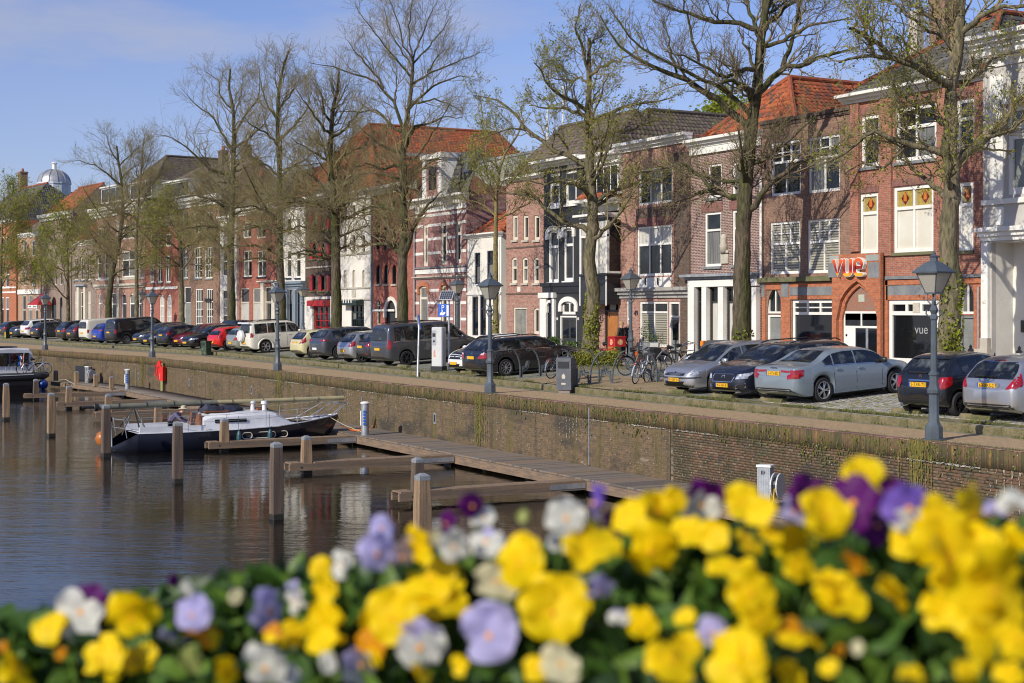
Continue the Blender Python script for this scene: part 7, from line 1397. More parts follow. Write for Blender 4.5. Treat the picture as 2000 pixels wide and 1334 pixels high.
for px, yy, lb in ((403, lambda x: kerb_y(x) - .4, 'green litter bin with peeling stickers before the red hatchback'), (13, lambda x: kerb_y(x) + .3, 'green litter bin with a yellow panel at the left picture edge')):
 X, Y, d = on_y(px, yy); o = thing('litter_bin', lb, 'litter bin', (X, Y, 0), R(20), 'green litter bins'); MB().box(-.25, .25, -.22, .22, .06, .88, 0, .03).obj('body', gbin, o); MB().box(-.27, .27, -.24, .24, .8, .9).box(-.2, .2, -.18, .18, 0, .07).obj('rim', gbin, o)
 MB().box(-.18, .18, -.228, -.2205, .62, .76).obj('opening', blackp, o)
 if px < 100: MB().box(.05, .2, -.23, -.2205, .3, .9).obj('panel', plate_y, o)
# parking meter, its sign and solar panel on a pole behind it
whm = mat('pale grey meter', (.55, .56, .55), .45, col2=(.48, .49, .49), scale=2); bls = mat('blue traffic sign', (.012, .09, .45), .35, fine=0)
d = FP * (CZ - .38) / (719 - HY); X, Y = ray(857)[0] * d, ray(857)[1] * d; a = R(30)
o = thing('parking_meter', 'tall pale grey parking ticket machine before the dark grey van', 'parking meter', (X, Y, gz(X, Y)), a); MB().box(-.27, .27, -.17, .17, .20, 1.86, 0, .035).obj('cabinet', whm, o); MB().box(-.29, .29, -.19, .19, 0, .21).obj('foot', blackpl, o)
MB().box(-.22, -.02, -.182, -.172, 1.1, 1.72).obj('panel', steel, o); MB().box(-.20, -.05, -.188, -.183, 1.45, 1.6).box(-.17, -.08, -.188, -.183, 1.22, 1.3).obj('display', blackpl, o); MB().poly([(-.16, -.174, .62), (-.05, -.174, .58), (-.07, -.174, .9), (-.14, -.174, .86)]).obj('graffiti', mat('faded pink paint', (.55, .25, .18), .7), o)
px_, py_ = X + .38 * math.cos(a) - .25 * math.sin(a) * 0, Y + .30
o = thing('parking_sign', 'blue parking sign with a white letter P and a solar panel on a grey pole', 'sign', (X + .12, Y + .42, gz(X, Y)), a); MB().tube([(0, 0, 0), (0, 0, 3.15)], .045, 8).obj('pole', steel, o); MB().box(-.52, .06, -.065, -.045, 2.30, 2.84).obj('sign_plate', bls, o)
MB().box(-.46, -.09, -.069, -.0655, 2.33, 2.335).box(-.46, -.09, -.069, -.0655, 2.80, 2.805).box(-.46, -.455, -.069, -.0655, 2.33, 2.8).box(-.095, -.09, -.069, -.0655, 2.33, 2.8).box(-.075, .03, -.069, -.0655, 2.33, 2.80).obj('white_border', white, o)
link('lettering', text_mesh('P', .30, white, .002, 1.), o, (-.27, -.07, 2.67), (R(90), 0, 0)); MB().prism([(-.42, 2.38), (-.26, 2.36), (-.16, 2.42), (-.13, 2.5), (-.2, 2.5), (-.26, 2.47), (-.36, 2.5), (-.40, 2.45)], -.071, -.066, 1).lathe([(.0, -.001), (.035, 0)], (-.30, -.069, 2.54), 10, ax=1).obj('hand_symbol', white, o)
b = MB(); b.box(-.34, .34, -.02, .02, -.22, .22, 0); b.box(-.31, .31, -.024, -.021, -.19, .19, 1); pn = b.obj('solar_panel', [steel, mat('solar cells', (.03, .035, .05), .2)], o, (-.08, -.05, 3.2), (R(-28), 0, 0))
b = MB()
for k in range(1, 6): b.box(-.31 + k * .103 - .004, -.31 + k * .103 + .004, -.0265, -.0245, -.19, .19)
for k in range(1, 4): b.box(-.31, .31, -.0264, -.0246, -.19 + k * .095 - .003, -.19 + k * .095 + .003)
b.obj('cell_line', steel, pn)
X, Y, d = on_y(816, lambda x: kerb_y(x) - .1); o = thing('leaning_sign', 'grey sign pole leaning over with a blue sign seen edge on', 'sign', (X, Y, 0), R(-30)); b = MB(); b.tube([(0, 0, 0), (-.47, .02, 2.6)], .04, 8); b.tube([(0, 0, 0), (-.14, .006, .78)], .05, 8); b.obj('pole', steel, o)
b = MB(); b.box(-.02, .004, -.21, .21, -.31, .31); s = b.obj('sign_plate', steel, o, (-.46, -.02, 2.32), (0, R(-10), R(104))); MB().box(.0045, .04, -.22, .22, -.32, .32).obj('sign_face', bls, s)
# bicycle racks: curved posts with a wire fork
rackm = mat('dark grey rack paint', (.075, .09, .10), .5, col2=(.055, .065, .072), scale=4)
def rack():
 o = thing('bicycle_rack', 'x', 'bicycle rack', (0, 0, 0), 0, 'curved bicycle rack posts'); b = MB()
 b.tube([(0, 0, 0), (0, -.01, .35), (-.04, -.03, .6), (-.14, -.05, .85), (-.30, -.07, 1.05), (-.44, -.08, 1.12)], [.035, .035, .035, .033, .03, .028], 8); b.obj('post', rackm, o, smooth=40)
 b = MB(); b.tube([(-.44, -.08, 1.12), (-.52, -.08, 1.09), (-.53, -.08, 1.0), (-.46, -.08, .96), (-.38, -.08, 1.02)], .012, 5); b.obj('hook', rackm, o)
 b = MB(); b.prism([(-.02, .0), (.05, 0), (.06, .42), (.26, .46), (.28, .38), (.12, .28), (.09, 0.02)], -.015, .015, 1); b.obj('gusset', rackm, o)
 b = MB()
 for s in (-.05, .05): b.tube([(.06, s, .42), (.20, s, .40), (.30, s, .62), (.34, s, .64), (.36, s, .60), (.30, s, .34), (.12, s, .22)], .010, 5)
 b.obj('wheel_fork', rackm, o); return o
rk = rack(); first = True
RK = [(1016, 739, 25, 'leftmost bicycle rack post beside the rear of the black estate'), (1054, 734, 15, 'bicycle rack post holding the silver bicycle'), (1128, 749, 0, 'bicycle rack post just right of the grey waste bin'), (1153, 751, 160, 'bicycle rack post before the clipped bush, leaning right'), (1170, 744, 5, 'bicycle rack post before the clipped bush, leaning left'), (1196, 748, 150, 'bicycle rack post left of the white and blue bicycle'), (1240, 733, 170, 'bicycle rack post behind the white and blue bicycle'), (1283, 767, 5, 'bicycle rack post nearest the silver hatchback bumper'), (1276, 739, 165, 'bicycle rack post before the black bicycle, leaning right'), (1322, 722, 160, 'bicycle rack post right of the black bicycle'), (1364, 700, 10, 'lone bicycle rack post before the white shop columns')]
for px, py, az, lb in RK:
 z = .3; d = FP * (CZ - z) / (py - HY); X, Y = ray(px)[0] * d, ray(px)[1] * d; z = gz(X, Y); d = FP * (CZ - z) / (py - HY); X, Y = ray(px)[0] * d, ray(px)[1] * d
 if first: rk.location = (X, Y, gz(X, Y)); rk.rotation_euler[2] = R(az + 60); rk['label'] = lb; first = False
 else: dup(rk, (X, Y, gz(X, Y)), R(az + 60), lb)
# bicycles
tyre_b = mat('bicycle tyre', (.02, .02, .02), .7); spoke_m = mat('spokes', (.45, .46, .47), .3, .8, fine=0); saddle_m = mat('black saddle', (.015, .015, .016), .5)
def bicycle(label, loc, rz, frame_m, group='bicycles in the racks', basket=False, lean=0., box=False, tyre=tyre_b):
 o = thing('bicycle', label, 'bicycle', loc, rz, group); o.rotation_euler = (lean, 0, rz); r = .34; wb = 1.08
 for x in (0, wb):
  b = MB(); n = 20; b.tube([(x + r * math.cos(2 * math.pi * k / n), 0, r + r * math.sin(2 * math.pi * k / n)) for k in range(n + 1)], .019, 6); w = b.obj('wheel', tyre, o); b = MB(); b.tube([(x + (r - .025) * math.cos(2 * math.pi * k / n), 0, r + (r - .025) * math.sin(2 * math.pi * k / n)) for k in range(n + 1)], .011, 4)
  for k in range(14): a = 2 * math.pi * k / 14; b.tube([(x, (.02 if k % 2 else -.02), r), (x + (r - .03) * math.cos(a), 0, r + (r - .03) * math.sin(a))], .0032, 3, caps=False)
  b.lathe([(.03, -.045), (.03, .045)], (x, 0, r), 8, ax=1); b.obj('rim', spoke_m, w)
  b = MB(); b.tube([(x + (r + .035) * math.cos(a), 0, r + (r + .035) * math.sin(a)) for a in np.linspace(.5 if x else .2, 2.6 if x else 3.3, 10)], .022, 5); b.obj('mudguard', frame_m if not box else redp, o)
 b = MB(); cr, hd, st = (.47, 0, .30), (.90, 0, .80), (.30, 0, .82); b.tube([(0, 0, r), cr], .014, 6); b.tube([(0, .0, r), st], .011, 6); b.tube([cr, st, (.285, 0, .90)], .017, 6); b.tube([cr, (.88, 0, .70)], .020, 6); b.tube([(.34, 0, .70), (.89, 0, .77)], .018, 6); b.tube([(.88, 0, .66), hd, (.89, 0, .95)], .018, 6); b.tube([(.88, .0, .68), (.97, .05, .5), (wb, .05, r)], .012, 6); b.tube([(.88, .0, .68), (.97, -.05, .5), (wb, -.05, r)], .012, 6); b.obj('frame', frame_m, o)
 b = MB(); b.tube([(.66, .28, 1.02), (.80, .24, 1.06), (.90, .08, 1.02), (.89, 0, .96), (.90, -.08, 1.02), (.80, -.24, 1.06), (.66, -.28, 1.02)], .012, 6); hb = b.obj('handlebar', chrome, o); b = MB()
 for s in (1, -1): b.tube([(.64, s * .285, 1.015), (.75, s * .26, 1.045)], .018, 6)
 b.obj('grip', saddle_m, hb); b = MB(); b.tube([(.16, 0, .94), (.26, 0, .955), (.42, 0, .94)], [.09, .075, .025], 8); s = b.obj('saddle', saddle_m, o, smooth=40);
 MB().box(-.18, .24, -.07, .07, .745, .76).tube([(0, .06, r), (-.05, .06, .75)], .007, 4).tube([(0, -.06, r), (-.05, -.06, .75)], .007, 4).obj('rear_rack', blackpl, o); MB().lathe([(.0, -.03), (.04, -.02), (.045, .0)], (-.2, 0, .68), 8, ax=0).obj('rear_lamp', tail_m, o); MB().lathe([(.09, -.01), (.09, .01)], (.47, .045, .30), 14, ax=1).tube([(.47, .06, .30), (.55, .07, .16)], .008, 5).tube([(.47, -.04, .30), (.39, -.06, .44)], .008, 5).obj('crank', steel, o)
 if basket: MB().box(1.0, 1.3, -.2, .2, .78, 1.02).obj('basket', blackpl, o)
 if box:
  bx = MB().box(.92, 1.46, -.26, .26, .86, 1.22, 0, .02).box(.90, 1.48, -.28, .28, 1.222, 1.27).obj('delivery_box', redp, o); em = mat('cream emblem', (.75, .55, .28), .5, col2=(.5, .12, .05), scale=8)
  MB().lathe([(0, -.002), (.12, 0), (.12, .003)], (1.19, -.262, 1.04), 16, ax=1).obj('round_emblem', em, bx); MB().lathe([(.12, -.003), (.12, .0), (0, .002)], (1.462, 0, 1.04), 16, ax=0).obj('round_emblem', em, bx)
 return o
def at(px, py, z=None):
 z_ = .35 if z is None else z
 for _ in range(3): d = FP * (CZ - z_) / (py - HY); X, Y = ray(px)[0] * d, ray(px)[1] * d; z_ = gz(X, Y) if z is None else z
 return X, Y, z_
silb = mat('silver blue frame', (.35, .40, .50), .3, .4); whb = mat('white blue frame', (.55, .60, .72), .3, .2); blb = mat('black frame', (.02, .02, .022), .35)
bicycle('silver bicycle with a red rear lamp in the rack before the black estate', at(1076, 738), R(110), silb, lean=R(6)); bicycle('white and blue bicycle parked before the clipped bush', at(1240, 749), R(125), whb, basket=True, lean=R(8)); bicycle('dark bicycle standing behind the white and blue bicycle', at(1256, 741), R(150), blb, lean=R(-5)); bicycle('bicycle with a black front basket beside the clipped bush', at(1222, 735), R(80), blb, basket=True, lean=R(5))
bicycle('black bicycle with white handlebar in the racks before the cream blinds', at(1294, 728), R(60), blb, lean=R(4)); bicycle('bicycle half hidden behind the silver hatchback bonnet', at(1316, 722), R(75), blb, lean=R(-6))
bicycle('red delivery bicycle carrying a big red box with round emblems', at(1176, 716), R(-2), redp, 'delivery bicycles', box=True)
# clipped bush in a stone edging, potted plants, plants by the doors
bushl = [mat('bush leaf lime', (.22, .24, .025), .6, trans=.35, fine=.3, bscale=5), mat('bush leaf gold', (.32, .28, .035), .6, trans=.35), mat('bush leaf dark', (.09, .12, .018), .6, trans=.3)]; plm = [mat('plant leaf', (.06, .13, .02), .55, trans=.3, fine=.3, bscale=6), mat('plant leaf light', (.13, .21, .035), .55, trans=.3), mat('plant leaf deep', (.03, .07, .015), .55, trans=.3)]
def leaves(name, par, n, fn, s, mats_, loc=None):
 P = np.array([fn() for _ in range(n)]); a = rng.normal(size=(n, 3)); a /= np.linalg.norm(a, axis=1, keepdims=True); b = np.cross(a, rng.normal(size=(n, 3))); b /= np.linalg.norm(b, axis=1, keepdims=True); sz = s * rng.uniform(.6, 1.4, (n, 1))
 V = np.stack([P - a * sz, P + b * sz * .55, P + a * sz, P - b * sz * .55], 1).reshape(-1, 3); o = link(name, np_mesh(name, V, np.arange(n * 4).reshape(-1, 4), mats_, mi=rng.choice(3, n, p=(.45, .3, .25))), par, loc); o['kind'] = 'stuff'; return o
X, Y, d = on_y(1158, lambda x: 31.3); o = thing('bush', 'low clipped yellow green bush round the foot of the tree', 'bush', (X, Y, .46), R(58)); o.scale = (1.12, .72, 1.15)
def bf():
 while True:
  x, y, z = random.uniform(-1.05, 1.05), random.uniform(-.75, .9), random.random() * .62; q = noise.noise((x * 2.5, y * 2.5, 4)) * .1
  if abs(x / 1.05) ** 4 + abs(y / .9) ** 4 < 1 and z < .52 + q: return (x, y, .10 + z)
leaves('foliage', o, 5200, bf, .042, bushl); b = MB()
for q in ((-1.2, 1.2, -1.0, -.88), (-1.2, 1.2, .92, 1.04), (-1.2, -1.08, -.88, .92), (1.08, 1.2, -.88, .92)): b.box(*q, -.2, .12)
b.obj('stone_edging', kerb_m, o); MB().box(-1.08, 1.08, -.88, .92, -.2, .06).obj('soil', earth, o)
def plant(name, label, px, yy, h, w, pot=None, n=260, s=.05, spiky=False):
 X, Y, d = on_y(px, lambda x: yy); o = thing(name, label, 'plant', (X, Y, GZ), 0); z0 = 0
 if pot: z0 = pot[1]; MB().lathe([(pot[0] * .8, 0), (pot[0], z0), (pot[0] * .9, z0), (pot[0] * .85, z0 - .06)], n=14 if pot[2] else 4).obj('pot', pot[3], o, rot=(0, 0, R(45)))
 if spiky:
  b = MB()
  for k in range(46): a, e, l = random.random() * 6.28, random.uniform(.5, 1.4), random.uniform(.6, 1.) * h; dx, dy = math.cos(a) * math.cos(e) * l, math.sin(a) * math.cos(e) * l; px_, py_ = -math.sin(a) * .035, math.cos(a) * .035; zz = z0 + math.sin(e) * l; b.poly([(px_, py_, z0), (dx * .6 + px_, dy * .6 + py_, z0 + (zz - z0) * .7), (dx, dy, zz), (dx * .6 - px_, dy * .6 - py_, z0 + (zz - z0) * .7), (-px_, -py_, z0)], random.randrange(3))
  b.obj('leaves', plm, o)
 else:
  MB().tube([(0, 0, 0), (.02, 0, z0 + h * .6)], [.015, .008], 5).obj('stem', bark, o); leaves('foliage', o, n, lambda: (random.gauss(0, w * .45), random.gauss(0, w * .4), z0 + h * (.1 + .9 * random.random() ** .8)), s, plm)
 return o
potm = mat('zinc grey pot', (.24, .25, .26), .6, col2=(.17, .18, .19), scale=4); potl = mat('pale zinc pot', (.42, .43, .43), .6)
plant('doorway_plant', 'leafy green plant beside the white arched portal', 1079, 37.1, .95, .5, None, 420, .06); plant('doorway_plant', 'low green plant at the foot of the charcoal double door', 1117, 36.9, .75, .6, None, 380, .055); plant('agave', 'tall spiky agave plant beside the varnished wooden door', 1211, 36.6, 1.25, .5, (.24, .35, 1, potm), spiky=True)
for px, lb, m, h in ((1256, 'left grey pot with a thin shrub before the cream blinds', potm, .7), (1267, 'middle grey pot with a bushy shrub before the cream blinds', potm, .95), (1279, 'pale square pot before the cream blinds', potl, .35)): plant('potted_plant', lb, px, 36.7, h, .3, (.27, .85, px != 1279, m), 110, .035)
plant('orange_pot', 'small orange pot with a sprout at the foot of the pavement lamp', 1243, 36.2, .25, .12, (.16, .45, 1, mat('orange glaze', (.5, .1, .02), .4)), 20, .03)
# iron stair railings of the white house
for px, lb in ((1896, 'black iron railing with ball finial left of the white porch'), (1991, 'black iron railing with ball finial right of the white porch')):
 X, Y, d = on_y(px, lambda x: 36.2); o = thing('iron_railing', lb, 'railing', (X, Y, GZ), 0, 'railings at the white house steps'); MB().lathe([(.06, 0), (.06, .8), (.09, .82), (.09, .86), (.05, .88), (.10, .95), (.10, 1.0), (.04, 1.06), (.06, 1.10), (0, 1.18)], n=10).obj('post', blackp, o); b = MB()
 for z in (.2, .62, .8): b.box(.05, 1.0, -.015, .015, z, z + .03)
 for k in range(7): b.box(.10 + k * .14, .12 + k * .14, -.012, .012, .2, .8)
 for k in range(6): b.lathe([(.05, -.01), (.06, -.01), (.06, .01), (.05, .01)], (.18 + k * .14, 0, .72), 10, ax=1, cap=False)
 b.obj('panel', blackp, o); MB().lathe([(.03, 0), (.03, .85), (0, .95)], (1.02, 0, 0), 8).obj('end_post', blackp, o)
# small work vehicle with an orange lamp, behind the silver hatchback
X, Y, d = on_y(1408, lambda x: 31.9); o = thing('work_vehicle', 'dark grey work vehicle with an orange lamp showing behind the silver hatchback', 'vehicle', (X, Y, .5), R(12)); MB().prism([(-.6, .35), (.7, .35), (.7, .9), (.35, 1.24), (-.25, 1.26), (-.58, 1.0)], -.45, .45, 1).obj('body', mat('dark work paint', (.06, .065, .072), .5), o); MB().box(-.66, -.5, -.4, -.15, 1.04, 1.24, 0, .03).obj('orange_lamp', mat('orange lamp', (.65, .2, .02), .3), o)
for x in (-.35, .4): MB().lathe([(.12, -.42), (.28, -.4), (.28, .4), (.12, .42)], (x, 0, .28), 16, ax=1).obj('wheel', rubber, o)
# ------------------------------------------------------------------ on the jetty and the wall
def pedestal_round(px, py, h, lb):
 X, Y, z = at(px, py, ZD); o = thing('power_pedestal', lb, 'power pedestal', (X, Y, ZD), R(20), 'power and water pedestals on the jetty'); MB().lathe([(.16, 0), (.16, .02), (.145, .03), (.145, h - .05)], n=14).obj('column', steel, o, smooth=40); MB().lathe([(.17, h - .05), (.18, h - .01), (.10, h + .03), (0, h + .04)], n=14).obj('cap', white, o)
 b = MB()
 for k in range(5): b.box(-.05, .05, -.175, -.14, h * .30 + k * .11, h * .30 + k * .11 + .075)
 b = [MB().box(-.045, .045, -.18, -.14, h * .32 + k * .115, h * .32 + k * .115 + .075).obj('socket', bls, o, rot=(0, 0, R(40))) for k in range(5)]; MB().box(-.1, -.06, -.16, -.13, h * .3, h * .75).obj('label_strip', white, o, rot=(0, 0, R(10))); return o
pedestal_round(713, 850, 1.22, 'round pale power pedestal with blue sockets beside the yacht bow'); pedestal_round(249, 760, 1.15, 'far round pale power pedestal with blue sockets left of the lifebuoy')
def pedestal_square(px, yy, h, lb):
 X, Y, d = on_y(px, lambda x: yy + bend(x)); o = thing('water_pedestal', lb, 'water pedestal', (X, Y, ZD), R(30), 'square pedestals with a hose reel'); b = MB(); b.box(-.16, .16, -.12, .12, 0, h)
 for k in range(5): b.box(-.14 + k * .06, -.12 + k * .06, -.126, -.1205, .02, h - .05); b.box(.1605, .166, -.09 + k * .04, -.08 + k * .04, .02, h - .05)
 b.obj('column', steel, o); MB().box(-.18, .18, -.14, .14, h, h + .05).obj('cap', white, o); MB().lathe([(0, -.008), (.05, -.006), (.055, 0)], (-.02, -.121, h - .13), 10, ax=1).obj('tap', blackpl, o)
 b = MB();
 for x in (.22, .36): b.lathe([(.0, x), (.30, x), (.30, x + .03), (0, x + .03)], (0, 0, h * .55), 22, ax=0)
 r = b.obj('hose_reel', whm, o); MB().lathe([(.2, .25), (.2, .36)], (0, 0, h * .55), 16, ax=0).box(.16, .22, -.03, .03, h * .5, h * .6).obj('hose', blackpl, r); MB().tube([(.31, -.22, h * .5), (.30, -.26, h * .2), (.22, -.3, 0)], .014, 5).obj('hose_end', plate_y, r)
 return o
pedestal_square(1495, 22.0, .95, 'square grey pedestal with a hose reel just behind the flowers'); pedestal_square(172, 22.3, 1.0, 'far square grey pedestal with a hose reel between wooden posts')
X, Y, d = on_y(316, lambda x: quay_y(x) - .2); o = thing('lifebuoy_station', 'bright red lifebuoy case with a small red box on a post at the wall', 'lifebuoy', (X, Y, ZD), R(20)); MB().box(-.1, .1, -.02, .1, 0, 1.6).obj('post', mat('mossy plank', (.26, .24, .10), .9), o)
rdp = mat('red plastic', (.62, .02, .012), .35, fine=.03); b = MB(); b.lathe([(0, -.2), (.3, -.19), (.36, -.12), (.36, .02), (0, .03)], (0, 0, 0), 24, ax=1); c = b.obj('buoy_case', rdp, o, (-.16, -.08, 1.18), smooth=30); c.scale = (.62, 1, 1.55); MB().tube([(.2 * math.cos(a), -.21, .2 * math.sin(a)) for a in np.linspace(0, 6.28, 20)], .022, 6).obj('case_ring', rdp, c); MB().box(.10, .42, -.24, .02, .60, 1.40, 0, .02).obj('throw_line_box', rdp, o); MB().box(.14, .16, -.245, -.241, .7, 1.0).obj('notice', white, o)
# ------------------------------------------------------------------ boats
navyh = mat('black navy hull', (.012, .014, .024), .25, coat=.6, fine=.05, bscale=2); gel = mat('white gelcoat', (.68, .69, .72), .35, col2=(.60, .61, .64), scale=1.5); mastm = mat('cream mast', (.42, .36, .20), .4, col2=(.34, .30, .18), scale=2); mastg = mat('olive sail cover', (.13, .135, .10), .7, col2=(.17, .17, .13), scale=3); teak = mat('teak', (.24, .09, .035), .5, col2=(.16, .06, .03), scale=4); rope_o = mat('orange rope', (.75, .17, .03), .7); rope_c = mat('cream rope', (.48, .42, .28), .8); clothn = mat('navy canvas', (.02, .022, .045), .8, col2=(.035, .04, .07), scale=5)
def hull(name, secs, m, par, n=9, deck=None):   # secs: (y, half beam, sheer z, keel z)
 V = []; F = []
 for y, hb, zs, zk in secs:
  for k in range(2 * n + 1): a = (k / n - 1); s = 1 if a > 0 else -1; u = abs(a); V.append((s * hb * (1 - (1 - u) ** 2.6) if True else 0, y, zk + (zs - zk) * u ** 1.7))
 w = 2 * n + 1
 for i in range(len(secs) - 1):
  for k in range(w - 1): F.append((i * w + k, (i + 1) * w + k, (i + 1) * w + k + 1, i * w + k + 1))
 F.append(tuple(range(w))); F.append(tuple((len(secs) - 1) * w + k for k in range(w))[::-1]); b = MB(); b.add(V, F); b.obj(name, m, par, smooth=40)
 if deck:
  b = MB(); D = [(-hb * .985, y, zs - .03) for y, hb, zs, _ in secs] + [(hb * .985, y, zs - .03) for y, hb, zs, _ in secs]; k = len(secs); b.add(D, [(i, k + i, k + i + 1, i + 1) for i in range(k - 1)]); b.obj('deck', deck, par)
  b = MB()
  for s in (1, -1): b.tube([(s * hb, y, zs + .012) for y, hb, zs, _ in secs], .022, 5)
  b.obj('gunwale', deck, par)
sx = -53.3; o = thing('sailing_yacht', 'dark hulled sailing yacht moored bow to the jetty with its mast lowered along the deck', 'boat', (sx, 0, 0))
S_ = [(12.5, .30, -2.10, -2.3), (12.9, .72, -1.86, -2.45), (13.45, .98, -1.55, -2.55), (15, 1.24, -1.54, -2.65), (17, 1.34, -1.51, -2.65), (18.6, 1.24, -1.45, -2.6), (19.8, .92, -1.35, -2.5), (20.6, .55, -1.27, -2.3), (21.1, .26, -1.22, -1.9), (21.4, .04, -1.17, -1.35)]
hull('hull', S_[2:], navyh, o, deck=gel); hull('stern', S_[:3], navyh, o)
def loft(name, rings, m, par, smooth=25, caps=True):
 n = len(rings[0]); V = [p for r in rings for p in r]; F = [(i * n + j, (i + 1) * n + j, (i + 1) * n + (j + 1) % n, i * n + (j + 1) % n) for i in range(len(rings) - 1) for j in range(n)]
 F += [tuple(range(n)), tuple((len(rings) - 1) * n + k for k in range(n))[::-1]]; return MB().add(V, F).obj(name, m, par, smooth=smooth)
ringc = lambda y, w, z0, z1: [(-w, y, z0), (-w * .93, y, z0 + (z1 - z0) * .75), (-w * .8, y, z1 - .03), (0, y, z1 + .02), (w * .8, y, z1 - .03), (w * .93, y, z0 + (z1 - z0) * .75), (w, y, z0)]
loft('cabin', [ringc(15.9, .80, -1.56, -1.05), ringc(16.2, .82, -1.56, -.92), ringc(18.4, .78, -1.5, -.90), ringc(18.7, .74, -1.48, -.98), ringc(19.35, .60, -1.42, -1.36)], gel, o)
for s in (1, -1):
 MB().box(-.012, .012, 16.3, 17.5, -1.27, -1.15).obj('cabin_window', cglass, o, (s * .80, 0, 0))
 for y, l in ((17.35, .16), (18.0, .42), (18.75, .16)):
  z = -1.74; hb = np.interp(y, [q[0] for q in S_], [q[1] for q in S_]) * .985; e_ = l - .08; pts = [(s * (hb + .012), y + sg * e_ + .11 * math.cos(a), z + .11 * math.sin(a)) for sg, a0 in ((1, -math.pi / 2), (-1, math.pi / 2)) for a in np.linspace(a0, a0 + math.pi, 9)]; pts.append(pts[0])
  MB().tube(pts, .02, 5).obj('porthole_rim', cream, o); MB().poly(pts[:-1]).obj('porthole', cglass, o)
MB().box(-.75, .75, 13.6, 15.8, -1.53, -1.50).obj('cockpit_sole', gel, o); b = MB()
for s in (1, -1): b.box(s * .95 - .05, s * .95 + .05, 13.5, 15.9, -1.54, -1.32)
b.obj('coaming', gel, o); MB().box(-.6, .6, 15.78, 15.86, -1.5, -.95).box(-.55, .55, 16.0, 16.9, -.90, -.86).box(-.3, .3, 18.1, 18.5, -.88, -.82).obj('companionway', teak, o); MB().box(-.5, .5, 19.5, 20.3, -1.37, -1.33).obj('fore_hatch', cglass, o)
b = MB(); b.lathe([(.09, 0), (.08, .22), (.13, .26), (.13, .34), (.04, .36)], (0, 18.0, -.9), 10); b.lathe([(.09, 0), (.08, .2), (.14, .24), (.12, .34), (.02, .36)], (.3, 18.35, -.9), 10); b.obj('deck_vent', gel, o, smooth=40)
b = MB(); b.tube([(0, 12.15, -.62), (0, 16.6, -.58)], .10, 10); b.obj('sail_cover', mastg, o, smooth=40); MB().tube([(0, 16.55, -.58), (0, 21.65, -.55)], .085, 10).obj('mast', mastm, o, smooth=40); b = MB()
for y in (13, 14, 15, 16, 17.2, 18.4, 19.6, 20.6): b.tube([(.105 * math.cos(a), y, -.585 + .105 * math.sin(a)) for a in np.linspace(0, 6.28, 12)], .012, 4)
b.obj('mast_lashing', blackpl, o); MB().tube([(-.04, 12.15, -.62), (-.04, 11.75, -.62)], .05, 8).lathe([(.14, -.05), (.14, .05)], (0, 12.2, -.62), 10, ax=1).obj('mast_foot', blackpl, o)
b = MB(); b.tube([(-.5, 13.9, -1.55), (-.08, 13.6, -.72)], .03, 6); b.tube([(.5, 13.9, -1.55), (.08, 13.6, -.72)], .03, 6); b.tube([(-.5, 13.0, -1.6), (0, 13.5, -.75)], .02, 6); b.tube([(.5, 13.0, -1.6), (0, 13.5, -.75)], .02, 6); b.obj('mast_crutch', mat('dark steel tube', (.10, .10, .095), .5, .4), o)
b = MB(); W0 = lambda y: np.interp(y, [q[0] for q in S_], [q[1] for q in S_]); Z0 = lambda y: np.interp(y, [q[0] for q in S_], [q[2] for q in S_])
for s in (1, -1):
 for y in (13.6, 15.2, 16.6, 18.1, 19.4): b.tube([(s * W0(y) * .95, y, Z0(y)), (s * W0(y) * .95, y, Z0(y) + .58)], .014, 5)
 for k in (.34, .57): b.tube([(s * W0(y) * .95, y, Z0(y) + k) for y in (13.6, 15.2, 16.6, 18.1, 19.4, 20.6)], .008, 4)
 b.tube([(s * .5, 20.4, -1.28), (s * .3, 21.3, -.72), (0, 21.75, -.72)], .016, 5); b.tube([(s * .12, 21.2, -1.2), (s * .05, 21.75, -.74)], .016, 5); b.tube([(s * W0(19.9) * .9, 19.9, -1.34), (s * .34, 20.9, -.72), (s * .28, 21.3, -.72)], .016, 5); b.tube([(s * .8, 13.1, -1.7), (s * .8, 13.0, -1.05), (0, 12.8, -1.05)], .015, 5); b.tube([(s * .8, 13.0, -1.35), (0, 12.8, -1.35)], .012, 5)
b.obj('guard_rail', steel, o); b = MB(); b.tube([(-.1, 12.75, -2.2), (-.1, 12.7, -1.15)], .03, 6); b.tube([(.12, 12.75, -2.2), (.12, 12.7, -1.15)], .03, 6)
for k in range(4): b.tube([(-.1, 12.72, -2.1 + k * .25), (.12, 12.72, -2.1 + k * .25)], .016, 5)
b.obj('stern_ladder', steel, o); MB().lathe([(.0, -.25), (.2, -.2), (.28, 0), (.2, .2), (.05, .28), (0, .3)], (-.45, 12.55, -1.78), 14).obj('stern_buoy', mat('orange brown buoy', (.38, .11, .012), .4), o, smooth=50)
loft('canvas_heap', [[(.30 * w * math.cos(a) * (1 + .3 * math.sin(3 * a + 5 * y)), y, -.87 + .16 * w * max(-.1, math.sin(a)) * (1 + .5 * math.cos(5 * a + 9 * y))) for a in np.linspace(0, 6.28, 13)[:-1]] for y, w in ((15.95, .5), (16.15, 1.5), (16.5, 1.35), (16.8, 1.0), (17.1, 1.3), (17.4, 1.0), (17.6, .3))], clothn, o, 60)
for y in (17.0, 18.2): MB().tube([(W0(y) + .02, y, Z0(y) + .5), (W0(y) + .05, y, -1.6)], .008, 4).lathe([(0, .2), (.05, .16), (.09, .05), (.10, -.2), (.05, -.3), (0, -.32)], (W0(y) + .1, y, -1.72), 10).obj('fender', mat('blue green fender', (.03, .09, .11), .5), o)
